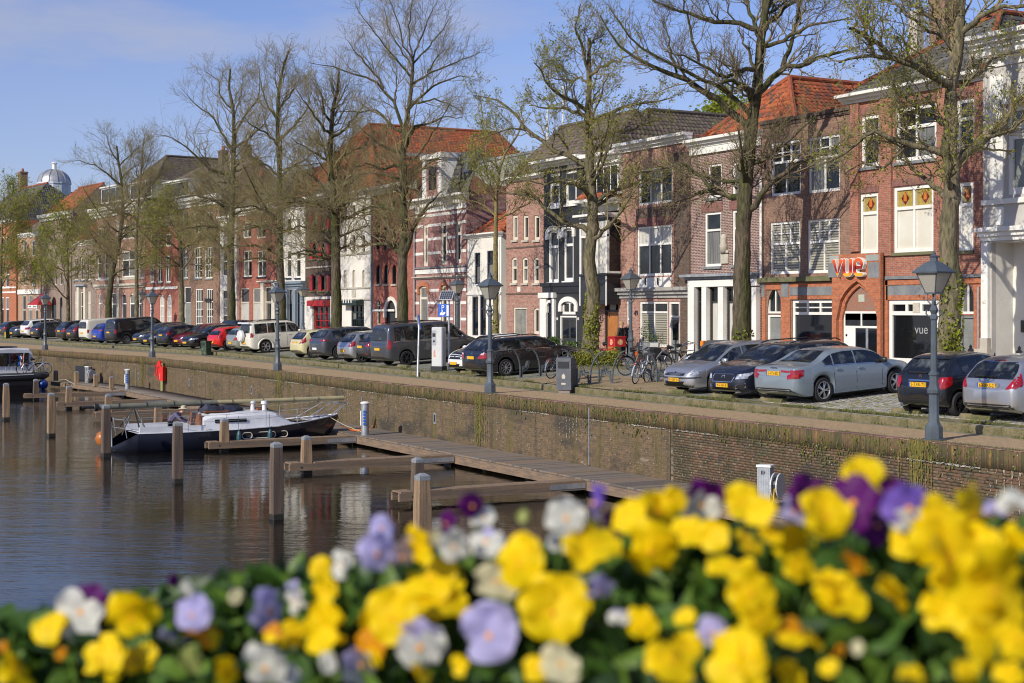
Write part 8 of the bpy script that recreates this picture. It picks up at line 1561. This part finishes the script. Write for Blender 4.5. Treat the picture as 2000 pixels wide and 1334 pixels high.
tag(MB().tube([(.0, 21.4, -1.2), (.1, 21.5, -1.6), (.25, 21.9, -1.78), (.6, 22.1, -1.79), (1.0, 21.8, -1.79), (1.3, 22.1, -1.79), (1.7, 21.9, -1.78), (2.2, 22.0, -1.4), (2.3, 22.0, -1.1)], .012, 5).tube([(.4 + .3 * math.cos(a), 22.0 + .2 * math.sin(a * 1.3), -1.785) for a in np.linspace(0, 16, 50)], .012, 4).obj('shore_cable', rope_o, None, (sx, 0, 0)), 'orange shore cable running from the yacht bow to the power pedestal', 'cable')
tag(MB().tube([(.3, 20.9, -1.22), (.7, 21.4, -1.55), (1.2, 21.9, -1.79)], .016, 5).obj('mooring_line', rope_c, None, (sx, 0, 0)), 'pale mooring rope from the yacht bow to the jetty', 'rope')
# cabin boat with a dinghy across its stern, cut by the picture edge
o = thing('cabin_cruiser', 'cabin boat with white rounded roof and dark hull cut by the left picture edge', 'boat', (-96.6, 16.9, 0), R(97))
S2 = [(0, 1.55, -1.25, -2.5), (.3, 1.75, -1.25, -2.7), (3, 1.9, -1.22, -2.8), (7, 1.8, -1.1, -2.8), (9.5, 1.0, -.9, -2.6), (10.5, .06, -.7, -2.0)]
hull('hull', S2, mat('black blue hull', (.02, .022, .035), .3), o, deck=gel); b = MB()
for s in (1, -1): b.tube([(s * (q[1] + .02), q[0], q[2] - .55) for q in S2], .06, 6)
b.obj('rub_rail', white, o)
rr = lambda y, w, z0, z1: [(-w, y, z0), (-w, y, z1 - .3), (-w * .86, y, z1 - .06), (0, y, z1), (w * .86, y, z1 - .06), (w, y, z1 - .3), (w, y, z0)]
loft('cabin', [rr(.5, 1.45, -1.25, .36), rr(.75, 1.52, -1.25, .44), rr(4.2, 1.52, -1.25, .44), rr(5, 1.4, -1.2, .1)], gel, o, 35)
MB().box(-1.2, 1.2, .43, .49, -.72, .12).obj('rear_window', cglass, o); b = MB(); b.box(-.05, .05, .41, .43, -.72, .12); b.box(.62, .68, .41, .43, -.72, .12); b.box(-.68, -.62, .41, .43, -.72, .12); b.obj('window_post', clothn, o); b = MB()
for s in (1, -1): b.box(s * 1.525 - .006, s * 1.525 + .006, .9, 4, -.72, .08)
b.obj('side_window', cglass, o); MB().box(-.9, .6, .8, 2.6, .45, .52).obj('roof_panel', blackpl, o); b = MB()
for k in range(9): b.tube([(-1.5 + k * .375, .02, -1.25), (-1.5 + k * .375, .02, -.72)], .014, 5)
b.tube([(-1.5, .02, -.72), (1.5, .02, -.72)], .016, 5); b.tube([(-1.5, .02, -.98), (1.5, .02, -.98)], .01, 5); b.obj('stern_rail', steel, o)
d2 = thing('inflatable_dinghy', 'dark grey inflatable dinghy hanging across the stern of the cabin boat', 'dinghy', (-95.75, 16.9, -1.35), R(97)); b = MB(); b.tube([(-2.1, .35, 0), (-1.6, .42, 0), (1.2, .42, .02), (1.75, .25, .06), (2.0, 0, .10), (1.75, -.25, .06), (1.2, -.42, .02), (-1.6, -.42, 0), (-2.1, -.35, 0)], [.12, .23, .24, .22, .2, .22, .24, .23, .12], 12); b.obj('tube', mat('dark grey rubber', (.04, .042, .042), .5), d2, smooth=50); MB().box(-1.6, 1.4, -.3, .3, -.25, -.12).obj('floor', blackpl, d2); MB().tube([(-1.4, -.66, .12), (1.0, -.66, .16)], .025, 6).obj('oar', whm, d2)
fl = thing('stern_flag', 'small red white and blue flag on the stern of the cabin boat', 'flag', (-95.9, 17.4, -1.1), R(97)); MB().tube([(0, 0, 0), (.12, 0, 1.25)], .015, 5).obj('pole', white, fl); b = MB()
for k, m in enumerate((0, 1, 2)):
 z = [(.12, 0, 1.2), (.05, .05, 1.1), (.1, .0, .9), (.03, .06, .7), (.08, 0, .5)]; w = .05; x0 = -.02 - .075 * (2 - k) * 0
 b.add([(q[0] - .09 * k - .01, q[1] + .02 * math.sin(i * 2), q[2]) for i, q in enumerate(z)] + [(q[0] - .09 * (k + 1) - .01, q[1] + .02 * math.sin(i * 2 + 1), q[2] - .05) for i, q in enumerate(z)], [(i, i + 1, 6 + i, 5 + i) for i in range(4)], m)
b.obj('flag_cloth', [redp, white, bls], fl)
bicycle('first bicycle standing on the stern of the cabin boat', (-96.1, 17.4, -1.22), R(100), blb, 'bicycles on the cabin boat', lean=R(6)); bicycle('second bicycle leaning on the first at the stern of the cabin boat', (-95.6, 17.7, -1.2), R(84), silb, 'bicycles on the cabin boat', lean=R(-4))
tag(MB().lathe([(0, -.32), (.22, -.26), (.32, -.05), (.30, .12), (.15, .28), (.06, .33), (0, .36)], n=16).obj('blue_buoy', mat('blue buoy', (.02, .08, .42), .35), None, (on_y(84, lambda x: 18.9)[0], 18.9, -1.9), smooth=50), 'round blue buoy hanging at the end of the jetty', 'buoy')
tag(MB().tube([(0, 0, -.2), (.6, .8, -.72), (1.5, 2., -.55), (2.2, 2.6, -.95)], .02, 5).obj('mooring_line', rope_c, None, (-97.2, 18.0, -1.0)), 'pale mooring rope slung from the cabin boat to a jetty post', 'rope')
tag(MB().box(-1.6, 1.4, -.04, .04, -.5, .45).obj('flood_board', blackpl, None, (-98.5, quay_y(-98.5) - .25, -1.3), (0, 0, R(7))), 'black board leaning on the quay wall behind the black dinghy', 'board')
# duck
X, Y, d = on_y(160, lambda x: 17.); o = thing('duck', 'small dark duck swimming beside the finger jetty', 'duck', (X, Y, ZW), R(200)); dk = mat('brown duck plumage', (.10, .07, .045), .8, col2=(.25, .2, .15), scale=12)
loft('body', [[(w * math.cos(a), y, .06 + h * math.sin(a) + q) for a in np.linspace(0, 6.28, 11)[:-1]] for y, w, h, q in ((-.26, .02, .01, .08), (-.15, .09, .07, .03), (0, .12, .10, 0), (.12, .09, .09, .02), (.17, .05, .06, .10), (.20, .045, .045, .19), (.24, .05, .045, .22), (.28, .02, .02, .21))], dk, o, 60); MB().box(-.018, .018, .27, .34, .255, .27).obj('bill', plate_y, o); MB().lathe([(0, -.05), (.05, -.02), (.052, .02), (0, .055)], (0, .235, .285), 10).obj('head', mat('dark green head', (.02, .05, .03), .5), o, smooth=50)
# ------------------------------------------------------------------ people
skin = mat('skin', (.52, .29, .20), .6, fine=.05); hairb = mat('fair hair', (.38, .24, .10), .7); hairg = mat('grey hair', (.22, .20, .19), .7); shirtn = mat('navy cotton', (.018, .022, .040), .85); trous = mat('dark trousers', (.02, .02, .024), .85); shirtp = mat('blue violet checked shirt', (.075, .075, .16), .85, col2=(.16, .13, .20), scale=14); hatm = mat('straw hat', (.48, .42, .30), .8); shoe = mat('black shoe', (.015, .015, .015), .5)
def person(label, loc, rz, J, bones, shirt, leg, sleeves, hair=None, hat=False, group=None):
 """one continuous skinned body: J = joint: (x, y, z, radius); y is forward"""
 o = thing('person', label, 'person', loc, rz, group); bm = bmesh.new(); sl = bm.verts.layers.skin.verify(); vm = {}
 for k, (x, y, z, r) in J.items(): v = bm.verts.new((x, y, z)); v[sl].radius = (r, r * (1 if k[0] in 'aleknfhc' else .72)); v[sl].use_root = k == 'pelvis'; vm[k] = v
 for a, b in bones: bm.edges.new((vm[a], vm[b]))
 me = bpy.data.meshes.new('body'); bm.to_mesh(me); bm.free(); t = bpy.data.objects.new('body', me); COL.objects.link(t); md = t.modifiers.new('skin', 'SKIN'); md.use_smooth_shade = True; sd = t.modifiers.new('smooth', 'SUBSURF'); sd.levels = sd.render_levels = 2
 dg = bpy.context.evaluated_depsgraph_get(); m2 = bpy.data.meshes.new_from_object(t.evaluated_get(dg)); bpy.data.objects.remove(t)
 for m in (skin, shirt, leg, shoe): m2.materials.append(m)
 seg = [(Vector(J[a][:3]), Vector(J[b][:3]), a, b) for a, b in bones]
 def cls(p):
  best = min(seg, key=lambda s: (p - (s[0] + (s[1] - s[0]) * max(0, min(1, (p - s[0]).dot(s[1] - s[0]) / ((s[1] - s[0]).length_squared + 1e-9))))).length); n = best[2] + best[3]
  if 'toe' in n: return 3
  if 'knee' in n or 'ankle' in n or 'hip' in n: return 2
  if 'head' in n or 'neck' in n and p.z > J['neck'][2] - .01: return 0
  if 'wrist' in n or 'hand' in n or ('elbow' in n and not sleeves): return 0 if ('hand' in n or not sleeves) else 1
  return 1
 for p in m2.polygons: p.material_index = cls(p.center); p.use_smooth = True
 link('body', m2, o); hx, hy, hz, _ = J['head']
 b = MB(); b.lathe([(0, -.015), (.016, -.01), (.014, .01), (0, .03)], (hx, hy + .105, hz + .0), 6); b.obj('nose', skin, o); b = MB()
 for s in (1, -1): b.lathe([(0, -.03), (.018, -.02), (.02, .015), (0, .03)], (hx + s * .082, hy, hz), 6)
 b.obj('ear', skin, o); MB().box(hx - .045, hx - .02, hy + .092, hy + .10, hz + .02, hz + .035).box(hx + .02, hx + .045, hy + .092, hy + .10, hz + .02, hz + .035).box(hx - .025, hx + .025, hy + .088, hy + .096, hz - .055, hz - .047).obj('face_features', shoe, o)
 if hair: b = MB(); b.lathe([(.085, -.02), (.098, .04), (.085, .10), (.04, .135), (0, .14)], (hx, hy - .02, hz), 14); b.obj('hair', hair, o, smooth=60)
 if hat: b = MB(); b.lathe([(.19, .03), (.18, .045), (.11, .055), (.10, .13), (.05, .155), (0, .16)], (hx, hy, hz), 16); b.obj('hat', hatm, o, smooth=50)
 for s, w, h in (('l', 'lwrist', 'lhand'), ('r', 'rwrist', 'rhand')):
  a, c = Vector(J[w][:3]), Vector(J[h][:3]); d = (c - a).normalized(); sd_ = d.orthogonal().normalized(); b = MB()
  for k in range(4): q = c + sd_ * (k - 1.5) * .019; l = (.06, .072, .068, .05)[k]; u = d.cross(sd_); b.tube([q - d * .02, q + d * l * .5 + u * .004, q + d * l + u * .022], [.0095, .009, .007], 6)
  b.tube([c - d * .04 - sd_ * .02, c - sd_ * .052, c - sd_ * .06 + d * .035], [.011, .010, .008], 6); b.obj('fingers', skin, o, smooth=50)
 return o
BN = [('pelvis', 'spine'), ('spine', 'chest'), ('chest', 'neck'), ('neck', 'head0'), ('head0', 'head'), ('head', 'head2'), ('chest', 'lshoulder'), ('lshoulder', 'lelbow'), ('lelbow', 'lwrist'), ('lwrist', 'lhand'), ('chest', 'rshoulder'), ('rshoulder', 'relbow'), ('relbow', 'rwrist'), ('rwrist', 'rhand'), ('pelvis', 'lhip'), ('lhip', 'lknee'), ('lknee', 'lankle'), ('lankle', 'ltoe'), ('pelvis', 'rhip'), ('rhip', 'rknee'), ('rknee', 'rankle'), ('rankle', 'rtoe')]
def joints(**ov):
 J = dict(pelvis=(0, 0, .95, .15), spine=(0, 0, 1.15, .14), chest=(0, .0, 1.36, .155), neck=(0, .02, 1.50, .058), head0=(0, .035, 1.57, .075), head=(0, .045, 1.65, .092), head2=(0, .04, 1.71, .075), lshoulder=(.19, 0, 1.43, .07), lelbow=(.25, -.03, 1.13, .047), lwrist=(.24, .1, .88, .033), lhand=(.24, .14, .80, .038), rshoulder=(-.19, 0, 1.43, .07), relbow=(-.25, -.03, 1.13, .047), rwrist=(-.24, .1, .88, .033), rhand=(-.24, .14, .80, .038),
    lhip=(.10, 0, .90, .095), lknee=(.11, .03, .50, .068), lankle=(.11, -.02, .09, .045), ltoe=(.12, .15, .045, .04), rhip=(-.10, 0, .90, .095), rknee=(-.11, .03, .50, .068), rankle=(-.11, -.02, .09, .045), rtoe=(-.12, .15, .045, .04)); J.update(ov); return J
X, Y, d = on_y(1222, lambda x: 36.55); person('bald man in a navy shirt raising a hand to his chin by the door', (X, Y, GZ), R(-78), joints(chest=(0, .06, 1.36, .155), neck=(0, .12, 1.50, .058), head0=(0, .16, 1.56, .075), head=(0, .19, 1.63, .092), head2=(0, .18, 1.69, .08), lshoulder=(.19, .06, 1.42, .07), rshoulder=(-.19, .06, 1.42, .07), relbow=(-.22, .2, 1.12, .047), rwrist=(-.10, .34, 1.32, .033), rhand=(-.05, .33, 1.40, .038)), BN, shirtn, trous, False, None, False, 'people on the pavement')
X, Y, d = on_y(1213, lambda x: 36.2); person('fair haired person in black half hidden behind the leafy tree trunk', (X, Y, GZ), R(-60), joints(), BN, trous, trous, True, hairb, False, 'people on the pavement')
person('man in a straw hat and violet shirt bending forward in the yacht cockpit', (sx + .05, 15.0, -2.1), R(-25), joints(pelvis=(0, -.2, .80, .15), spine=(0, -.12, .98, .15), chest=(0, .10, 1.13, .16), neck=(0, .26, 1.20, .058), head0=(0, .31, 1.25, .075), head=(0, .35, 1.31, .092), head2=(0, .34, 1.37, .08), lshoulder=(.19, .10, 1.16, .07), rshoulder=(-.19, .10, 1.16, .07), lelbow=(.25, .28, .95, .047), lwrist=(.16, .48, .86, .033), lhand=(.13, .55, .83, .038), relbow=(-.25, .28, .95, .047), rwrist=(-.16, .48, .86, .033), rhand=(-.13, .55, .83, .038), lhip=(.11, -.16, .76, .095), lknee=(.14, .28, .74, .07), lankle=(.14, .26, .66, .045), ltoe=(.15, .42, .63, .04), rhip=(-.11, -.16, .76, .095), rknee=(-.14, .28, .74, .07), rankle=(-.14, .26, .66, .045), rtoe=(-.15, .42, .63, .04)), BN, shirtp, trous, True, hairg, True)
# ================================================================== THE PLANTER OF PANSIES ON THE BRIDGE RAIL
def pmat(name, c, c2, tr=.4): return mat('petal ' + name, c, .55, col2=c2, scale=35, lo=.42, hi=.7, trans=tr, spec=.25, fine=.06, bscale=60)
PM = {'y': pmat('yellow', (.92, .70, .004), (.90, .60, .002)), 'o': pmat('orange', (.74, .33, .004), (.62, .25, .004)), 'w': pmat('white', (.74, .74, .66), (.66, .66, .60)), 'c': pmat('cream', (.72, .68, .45), (.66, .60, .34)), 'l': pmat('lavender', (.46, .42, .74), (.62, .60, .80)), 'p': pmat('purple', (.11, .004, .13), (.06, .003, .08), .3), 'v': pmat('violet', (.16, .06, .50), (.34, .28, .62)), 'g': pmat('pale green', (.38, .45, .12), (.5, .5, .2)), 'k': pmat('blush', (.55, .45, .48), (.62, .56, .56))}
eyem = mat('orange eye', (.78, .32, .004), .6); stemm = mat('pansy stem', (.11, .19, .03), .6, trans=.2)
def petal_mesh(kind, m, w, var):
 """a rounded ruffled petal, base at the origin, growing along +y"""
 rg = np.random.default_rng(hash(kind) % 1000 + var); n, k = 14, 5; V = [(0, 0, 0)]; F = []; ph = rg.uniform(0, 6, 3)
 for i in range(1, k + 1):
  for j in range(n):
   a = 2 * math.pi * j / n; r = i / k; x = .52 * w * r * math.cos(a); y = .50 + .50 * r * math.sin(a) * (1 - .10 * max(0, math.sin(a)) * abs(math.cos(a * .5 - .785)) ** 6)
   rf = max(0, y) * (.17 * math.sin(3 * a + ph[0]) + .10 * math.sin(5 * a + ph[1])) * r ** 2; V.append((x, y, rf - .16 * (x / w) ** 2 - .10 * y * y + .05))
 V[0] = (0, .5, .03)
 for j in range(n): F.append((0, 1 + j, 1 + (j + 1) % n))
 b = MB(); b.add(V, F + [(1 + (i - 1) * n + j, 1 + i * n + j, 1 + i * n + (j + 1) % n, 1 + (i - 1) * n + (j + 1) % n) for i in range(1, k) for j in range(n)]); return b.mesh('petal', m, True, False)
_pc = {}
def petal(c, w, var):
 q = (c, w, var)
 if q not in _pc: _pc[q] = petal_mesh('petal', PM[c], w, var)
 return _pc[q]
# colours of: upper petals, side petals, lower petal
TYPES = {'y': ('y', 'y', 'y', 'yellow pansy'), 'o': ('o', 'o', 'y', 'orange pansy'), 'w': ('w', 'w', 'w', 'white pansy'), 'c': ('c', 'c', 'c', 'cream pansy'), 'l': ('l', 'l', 'l', 'lavender pansy'), 'lw': ('l', 'w', 'w', 'lavender and white pansy'), 'p': ('p', 'p', 'p', 'dark purple pansy'), 'pw': ('p', 'w', 'w', 'white pansy with purple top'), 'vw': ('v', 'v', 'w', 'violet and white pansy'), 'k': ('k', 'l', 'k', 'blush lilac pansy')}
FL = [  # pixel position, radius in pixels, colour, bloom or bud
 (160, 1195, 60, 'pw'), (258, 1205, 54, 'y'), (200, 1288, 54, 'y'), (265, 1290, 46, 'y'), (32, 1312, 44, 'y'), (8, 1262, 16, 'ob'), (338, 1132, 18, 'pb'), (365, 1148, 22, 'wb'), (375, 1200, 40, 'l'), (402, 1236, 46, 'oe'), (335, 1246, 34, 'lw'), (462, 1163, 22, 'cb'), (524, 1192, 50, 'l'), (530, 1237, 24, 'o'), (578, 1172, 36, 'lw'), (640, 1224, 58, 'y'), (520, 1302, 50, 'w'), (562, 1322, 28, 'w'), (640, 1292, 28, 'wb'), (702, 1300, 44, 'lw'), (120, 1276, 18, 'ob'),
 (626, 1112, 28, 'y'), (668, 1103, 32, 'w'), (746, 1032, 32, 'l'), (735, 1080, 40, 'l'), (785, 1085, 38, 'k'), (822, 1064, 44, 'y'), (922, 988, 28, 'p'), (872, 1022, 26, 'p'), (886, 1066, 34, 'w'), (854, 1048, 22, 'cb'), (950, 1058, 38, 'lw'), (945, 1012, 28, 'w'), (842, 1132, 66, 'y'), (770, 1206, 62, 'y'), (862, 1184, 60, 'y'), (820, 1262, 58, 'lw'), (955, 1240, 62, 'l'), (968, 1138, 50, 'c'), (1016, 1098, 58, 'y'), (1080, 1194, 74, 'y'), (1096, 1300, 48, 'c'), (726, 1262, 46, 'o'), (1155, 1074, 64, 'y'), (1170, 1150, 34, 'l'), (1106, 1012, 44, 'w'), (1164, 982, 38, 'vw'), (1200, 1020, 30, 'p'), (1090, 1066, 28, 'w'), (1022, 1008, 18, 'gb'), (1210, 1206, 26, 'lw'), (1252, 1222, 38, 'y'), (1310, 1292, 58, 'y'),
 (1226, 1008, 42, 'y'), (1285, 998, 44, 'y'), (1272, 1074, 62, 'y'), (1370, 984, 48, 'pw'), (1318, 975, 28, 'y'), (1450, 982, 42, 'y'), (1484, 1000, 34, 'y'), (1342, 1042, 44, 'y'), (1432, 1112, 58, 'y'), (1466, 1158, 54, 'y'), (1556, 1064, 54, 'y'), (1612, 1008, 58, 'y'), (1580, 968, 46, 'p'), (1550, 1000, 36, 'l'), (1668, 982, 60, 'p'), (1718, 1028, 48, 'p'), (1684, 934, 50, 'y'), (1730, 948, 22, 'y'), (1775, 992, 54, 'vw'), (1742, 960, 36, 'p'), (1848, 1088, 88, 'y'), (1896, 1006, 62, 'y'), (1936, 1150, 92, 'y'), (1930, 1232, 76, 'y'), (1944, 992, 26, 'l'), (1982, 984, 36, 'w'), (1560, 1108, 34, 'y'), (1640, 1176, 60, 'y'), (1612, 1132, 40, 'y'), (1752, 1168, 56, 'ye'), (1436, 1300, 72, 'y'), (1340, 1268, 40, 'y'), (1542, 1236, 36, 'o'), (1676, 1264, 20, 'cb'), (1680, 1096, 36, 'o'), (1990, 1082, 56, 'y'), (1640, 1270, 18, 'ob'), (1484, 1212, 46, 'y'), (1838, 1010, 46, 'y'), (1508, 1046, 28, 'y'), (1395, 1045, 34, 'y'), (1910, 1075, 64, 'y'), (1985, 1250, 50, 'y'), (1845, 1190, 48, 'y')]
rf_ = random.Random(5)
for k in range(70):                           # smaller blooms filling the gaps, denser to the right
 px = rf_.uniform(560, 1990) if k % 5 else rf_.uniform(0, 600); tl = float(np.interp(px, [0, 350, 700, 1000, 1300, 1600, 2000], [1235, 1165, 1110, 1070, 1040, 1040, 1050])); py = rf_.uniform(tl + 10, 1325); rr_ = rf_.uniform(24, 40)
 if all(math.hypot(px - q[0], py - q[1]) > .62 * (q[2] + rr_) for q in FL): FL.append((round(px), round(py), round(rr_), rf_.choices(('y', 'l', 'lw', 'ye', 'cb', 'gb'), (9, 1.2, 1, 2, 1, 1))[0]))
def bed(px, py): return 1.44 - .30 * px / 2000 - .00055 * (py - 1000)
F3, R3, U3 = Vector((FX, FY, 0)).normalized(), Vector((FY, -FX, 0)).normalized(), Vector((0, 0, 1))
def spot(px, py, d): dx, dy = ray(px); return Vector((dx * d, dy * d, zat(py, d)))
ORD = ['first', 'second', 'third', 'fourth', 'fifth', 'sixth', 'seventh', 'eighth', 'ninth', 'tenth', 'eleventh', 'twelfth', 'thirteenth', 'fourteenth', 'fifteenth', 'sixteenth', 'seventeenth', 'eighteenth', 'nineteenth', 'twentieth', 'twenty-first', 'twenty-second', 'twenty-third', 'twenty-fourth', 'twenty-fifth'] + ['twenty-' + q for q in ('sixth', 'seventh', 'eighth', 'ninth')] + ['thirtieth'] + ['thirty-' + q for q in ('first', 'second', 'third', 'fourth', 'fifth', 'sixth', 'seventh', 'eighth', 'ninth')]
def band(px, py): t = py - np.interp(px, [0, 600, 1000, 2000], [1200, 1110, 1020, 960]); return 'top row' if t < 75 else 'middle row' if t < 190 else 'bottom row'
lab = {}
for i, (px, py, r, t) in sorted(enumerate(FL), key=lambda q: q[1][0]):
 bud = t.endswith('b'); nm = {'o': 'orange bud', 'p': 'dark purple bud', 'w': 'white bud', 'c': 'cream bud', 'g': 'pale green bud'}[t[0]] if bud else TYPES[t.rstrip('e')][3]
 lab.setdefault((nm, band(px, py)), []).append(i)
LB = {}
for (nm, bd), ids in lab.items():
 for k, i in enumerate(ids): LB[i] = ('only %s in the %s of blooms' % (nm, bd)) if len(ids) == 1 else '%s, %s such from the left in the %s of blooms' % (nm, ORD[k], bd)
for i, (px, py, r, t) in enumerate(FL):
 bud = t.endswith('b'); edge = t.endswith('e'); tt = t.rstrip('e') if not bud else t[0]; d = bed(px, py) + random.uniform(-.05, .05); c = spot(px, py, d); s = 1.04 * r * d / FP
 o = thing('pansy', LB[i], 'flower', c, 0, 'pansies in the planter'); yaw = random.gauss(0, .55) if not edge else 1.2; tilt = random.gauss(.25, .42)
 if i in (0, 37, 40, 71): yaw, tilt = yaw * .2, .12
 nrm = (-F3 * math.cos(yaw) + R3 * math.sin(yaw)).normalized(); nrm = (nrm * math.cos(tilt) + U3 * math.sin(tilt)).normalized(); rt = U3.cross(nrm).normalized(); up = nrm.cross(rt); o.matrix_basis = Matrix.Translation(c) @ Matrix((rt, up, nrm)).transposed().to_4x4() @ Matrix.Rotation(random.gauss(0, .22), 4, 'Z') @ Matrix.Scale(s, 4)
 var = random.randrange(3)
 if bud:
  for k in range(3): p = link('petal', petal(tt, .8, k), o); p.matrix_local = Matrix.Rotation(random.gauss(0, .2), 4, 'Z') @ Matrix.Rotation(k * 2.1, 4, 'Y') @ Matrix.Translation((0, -.8, .18)) @ Matrix.Scale(1.5, 4)
 else:
  tu, ts, tl = TYPES[tt][:3]
  for an, cc, w, sc, z in ((.42, tu, 1.15, 1.0, -.10), (-.42, tu, 1.15, 1.0, -.13), (1.45, ts, 1.1, .95, .0), (-1.45, ts, 1.1, .95, .03), (math.pi, tl, 1.5, .92, .07)):
   p = link('petal', petal(cc, w, (var + int(an * 7)) % 3), o); p.matrix_local = Matrix.Rotation(an + random.gauss(0, .07), 4, 'Z') @ Matrix.Rotation(random.gauss(.04, .30), 4, 'X') @ Matrix.Translation((0, -.02, z)) @ Matrix.Scale(sc * random.uniform(.86, 1.12), 4)
  MB().lathe([(.0, .12), (.06, .09), (.08, .02)] if tt in 'yo' else [(.0, .12), (.09, .09), (.13, .02)], (0, -.04, .06), 10).obj('eye', eyem, o)
 inv = o.matrix_basis.inverted(); b = MB(); foot = c + Vector((random.gauss(0, .02), random.gauss(0, .02), -.16)) + F3 * .04
 b.tube([inv @ c + Vector((0, 0, -.15)), inv @ (c + F3 * .03 + U3 * .005), inv @ (c.lerp(foot, .4) + F3 * .035), inv @ foot], .045 if s > .02 else .06, 6); b.obj('stem', stemm, o)
lfm = [mat('pansy leaf', (.06, .135, .02), .5, trans=.35, fine=.3, bscale=30), mat('pansy leaf light', (.14, .25, .03), .5, trans=.4, fine=.3, bscale=30), mat('pansy leaf dark', (.02, .05, .01), .5, trans=.2)]
n = 7500; V, Fq, MI = [], [], []
for k in range(n):
 px = random.uniform(-260, 2260); tl = np.interp(px, [-300, 0, 180, 350, 600, 720, 900, 1100, 1300, 1600, 1800, 2000, 2300], [1270, 1215, 1190, 1145, 1112, 1095, 1075, 1085, 1030, 1035, 1040, 1030, 1010]); py = tl + 10 + abs(random.gauss(0, 1)) * 120 if random.random() < .75 else random.uniform(tl, 1500)
 d = bed(px, min(py, 1330)) + random.uniform(.05, .32) + (.03 if py < tl + 60 else 0); c = spot(px, py, d); l = random.uniform(.012, .028); w = l * random.uniform(.35, .55); a = Vector((random.gauss(0, 1), random.gauss(0, 1), random.gauss(.5, .6))).normalized(); sd = a.cross(Vector((random.gauss(0, 1), random.gauss(0, 1), random.gauss(0, 1)))).normalized(); nn = a.cross(sd); b0 = len(V)
 for u, ww, h in ((-1, .25, 0), (-.35, 1, .12), (.35, .85, .1), (1, .08, -.15)): V += [tuple(c + a * l * u - sd * w * ww + nn * l * (h + .12 * ww)), tuple(c + a * l * u + nn * l * h), tuple(c + a * l * u + sd * w * ww + nn * l * (h + .12 * ww))]
 for i in range(3):
  for j in range(2): Fq.append((b0 + 3 * i + j, b0 + 3 * i + j + 1, b0 + 3 * i + j + 4, b0 + 3 * i + j + 3))
 MI += [random.choices((0, 1, 2), (5, 3, 3))[0]] * 6
fo = tag(link('pansy_foliage', np_mesh('pansy_foliage', np.array(V), Fq, lfm, smooth=True, mi=MI)), 'dense green leaves filling the planter under the pansies', 'foliage', None, 'stuff')
cen = spot(1000, 1334, 1.45); a = math.atan2(R3.y, R3.x)
o = thing('planter', 'long dark planter trough filled with soil under the pansies', 'planter', (cen.x, cen.y, 2.36), a)
b = MB(); b.box(-1.5, 1.5, -.52, -.49, -.25, .06); b.box(-1.5, 1.5, .49, .52, -.25, .06); b.box(-1.53, -1.5, -.52, .52, -.25, .06); b.box(1.5, 1.53, -.52, .52, -.25, .06); b.box(-1.5, 1.5, -.49, .49, -.25, -.22); b.obj('trough', mat('dark green trough', (.02, .03, .025), .5), o); MB().box(-1.495, 1.495, -.485, .485, -.2, .03).obj('soil', mat('dark soil', (.02, .014, .009), .95), o)
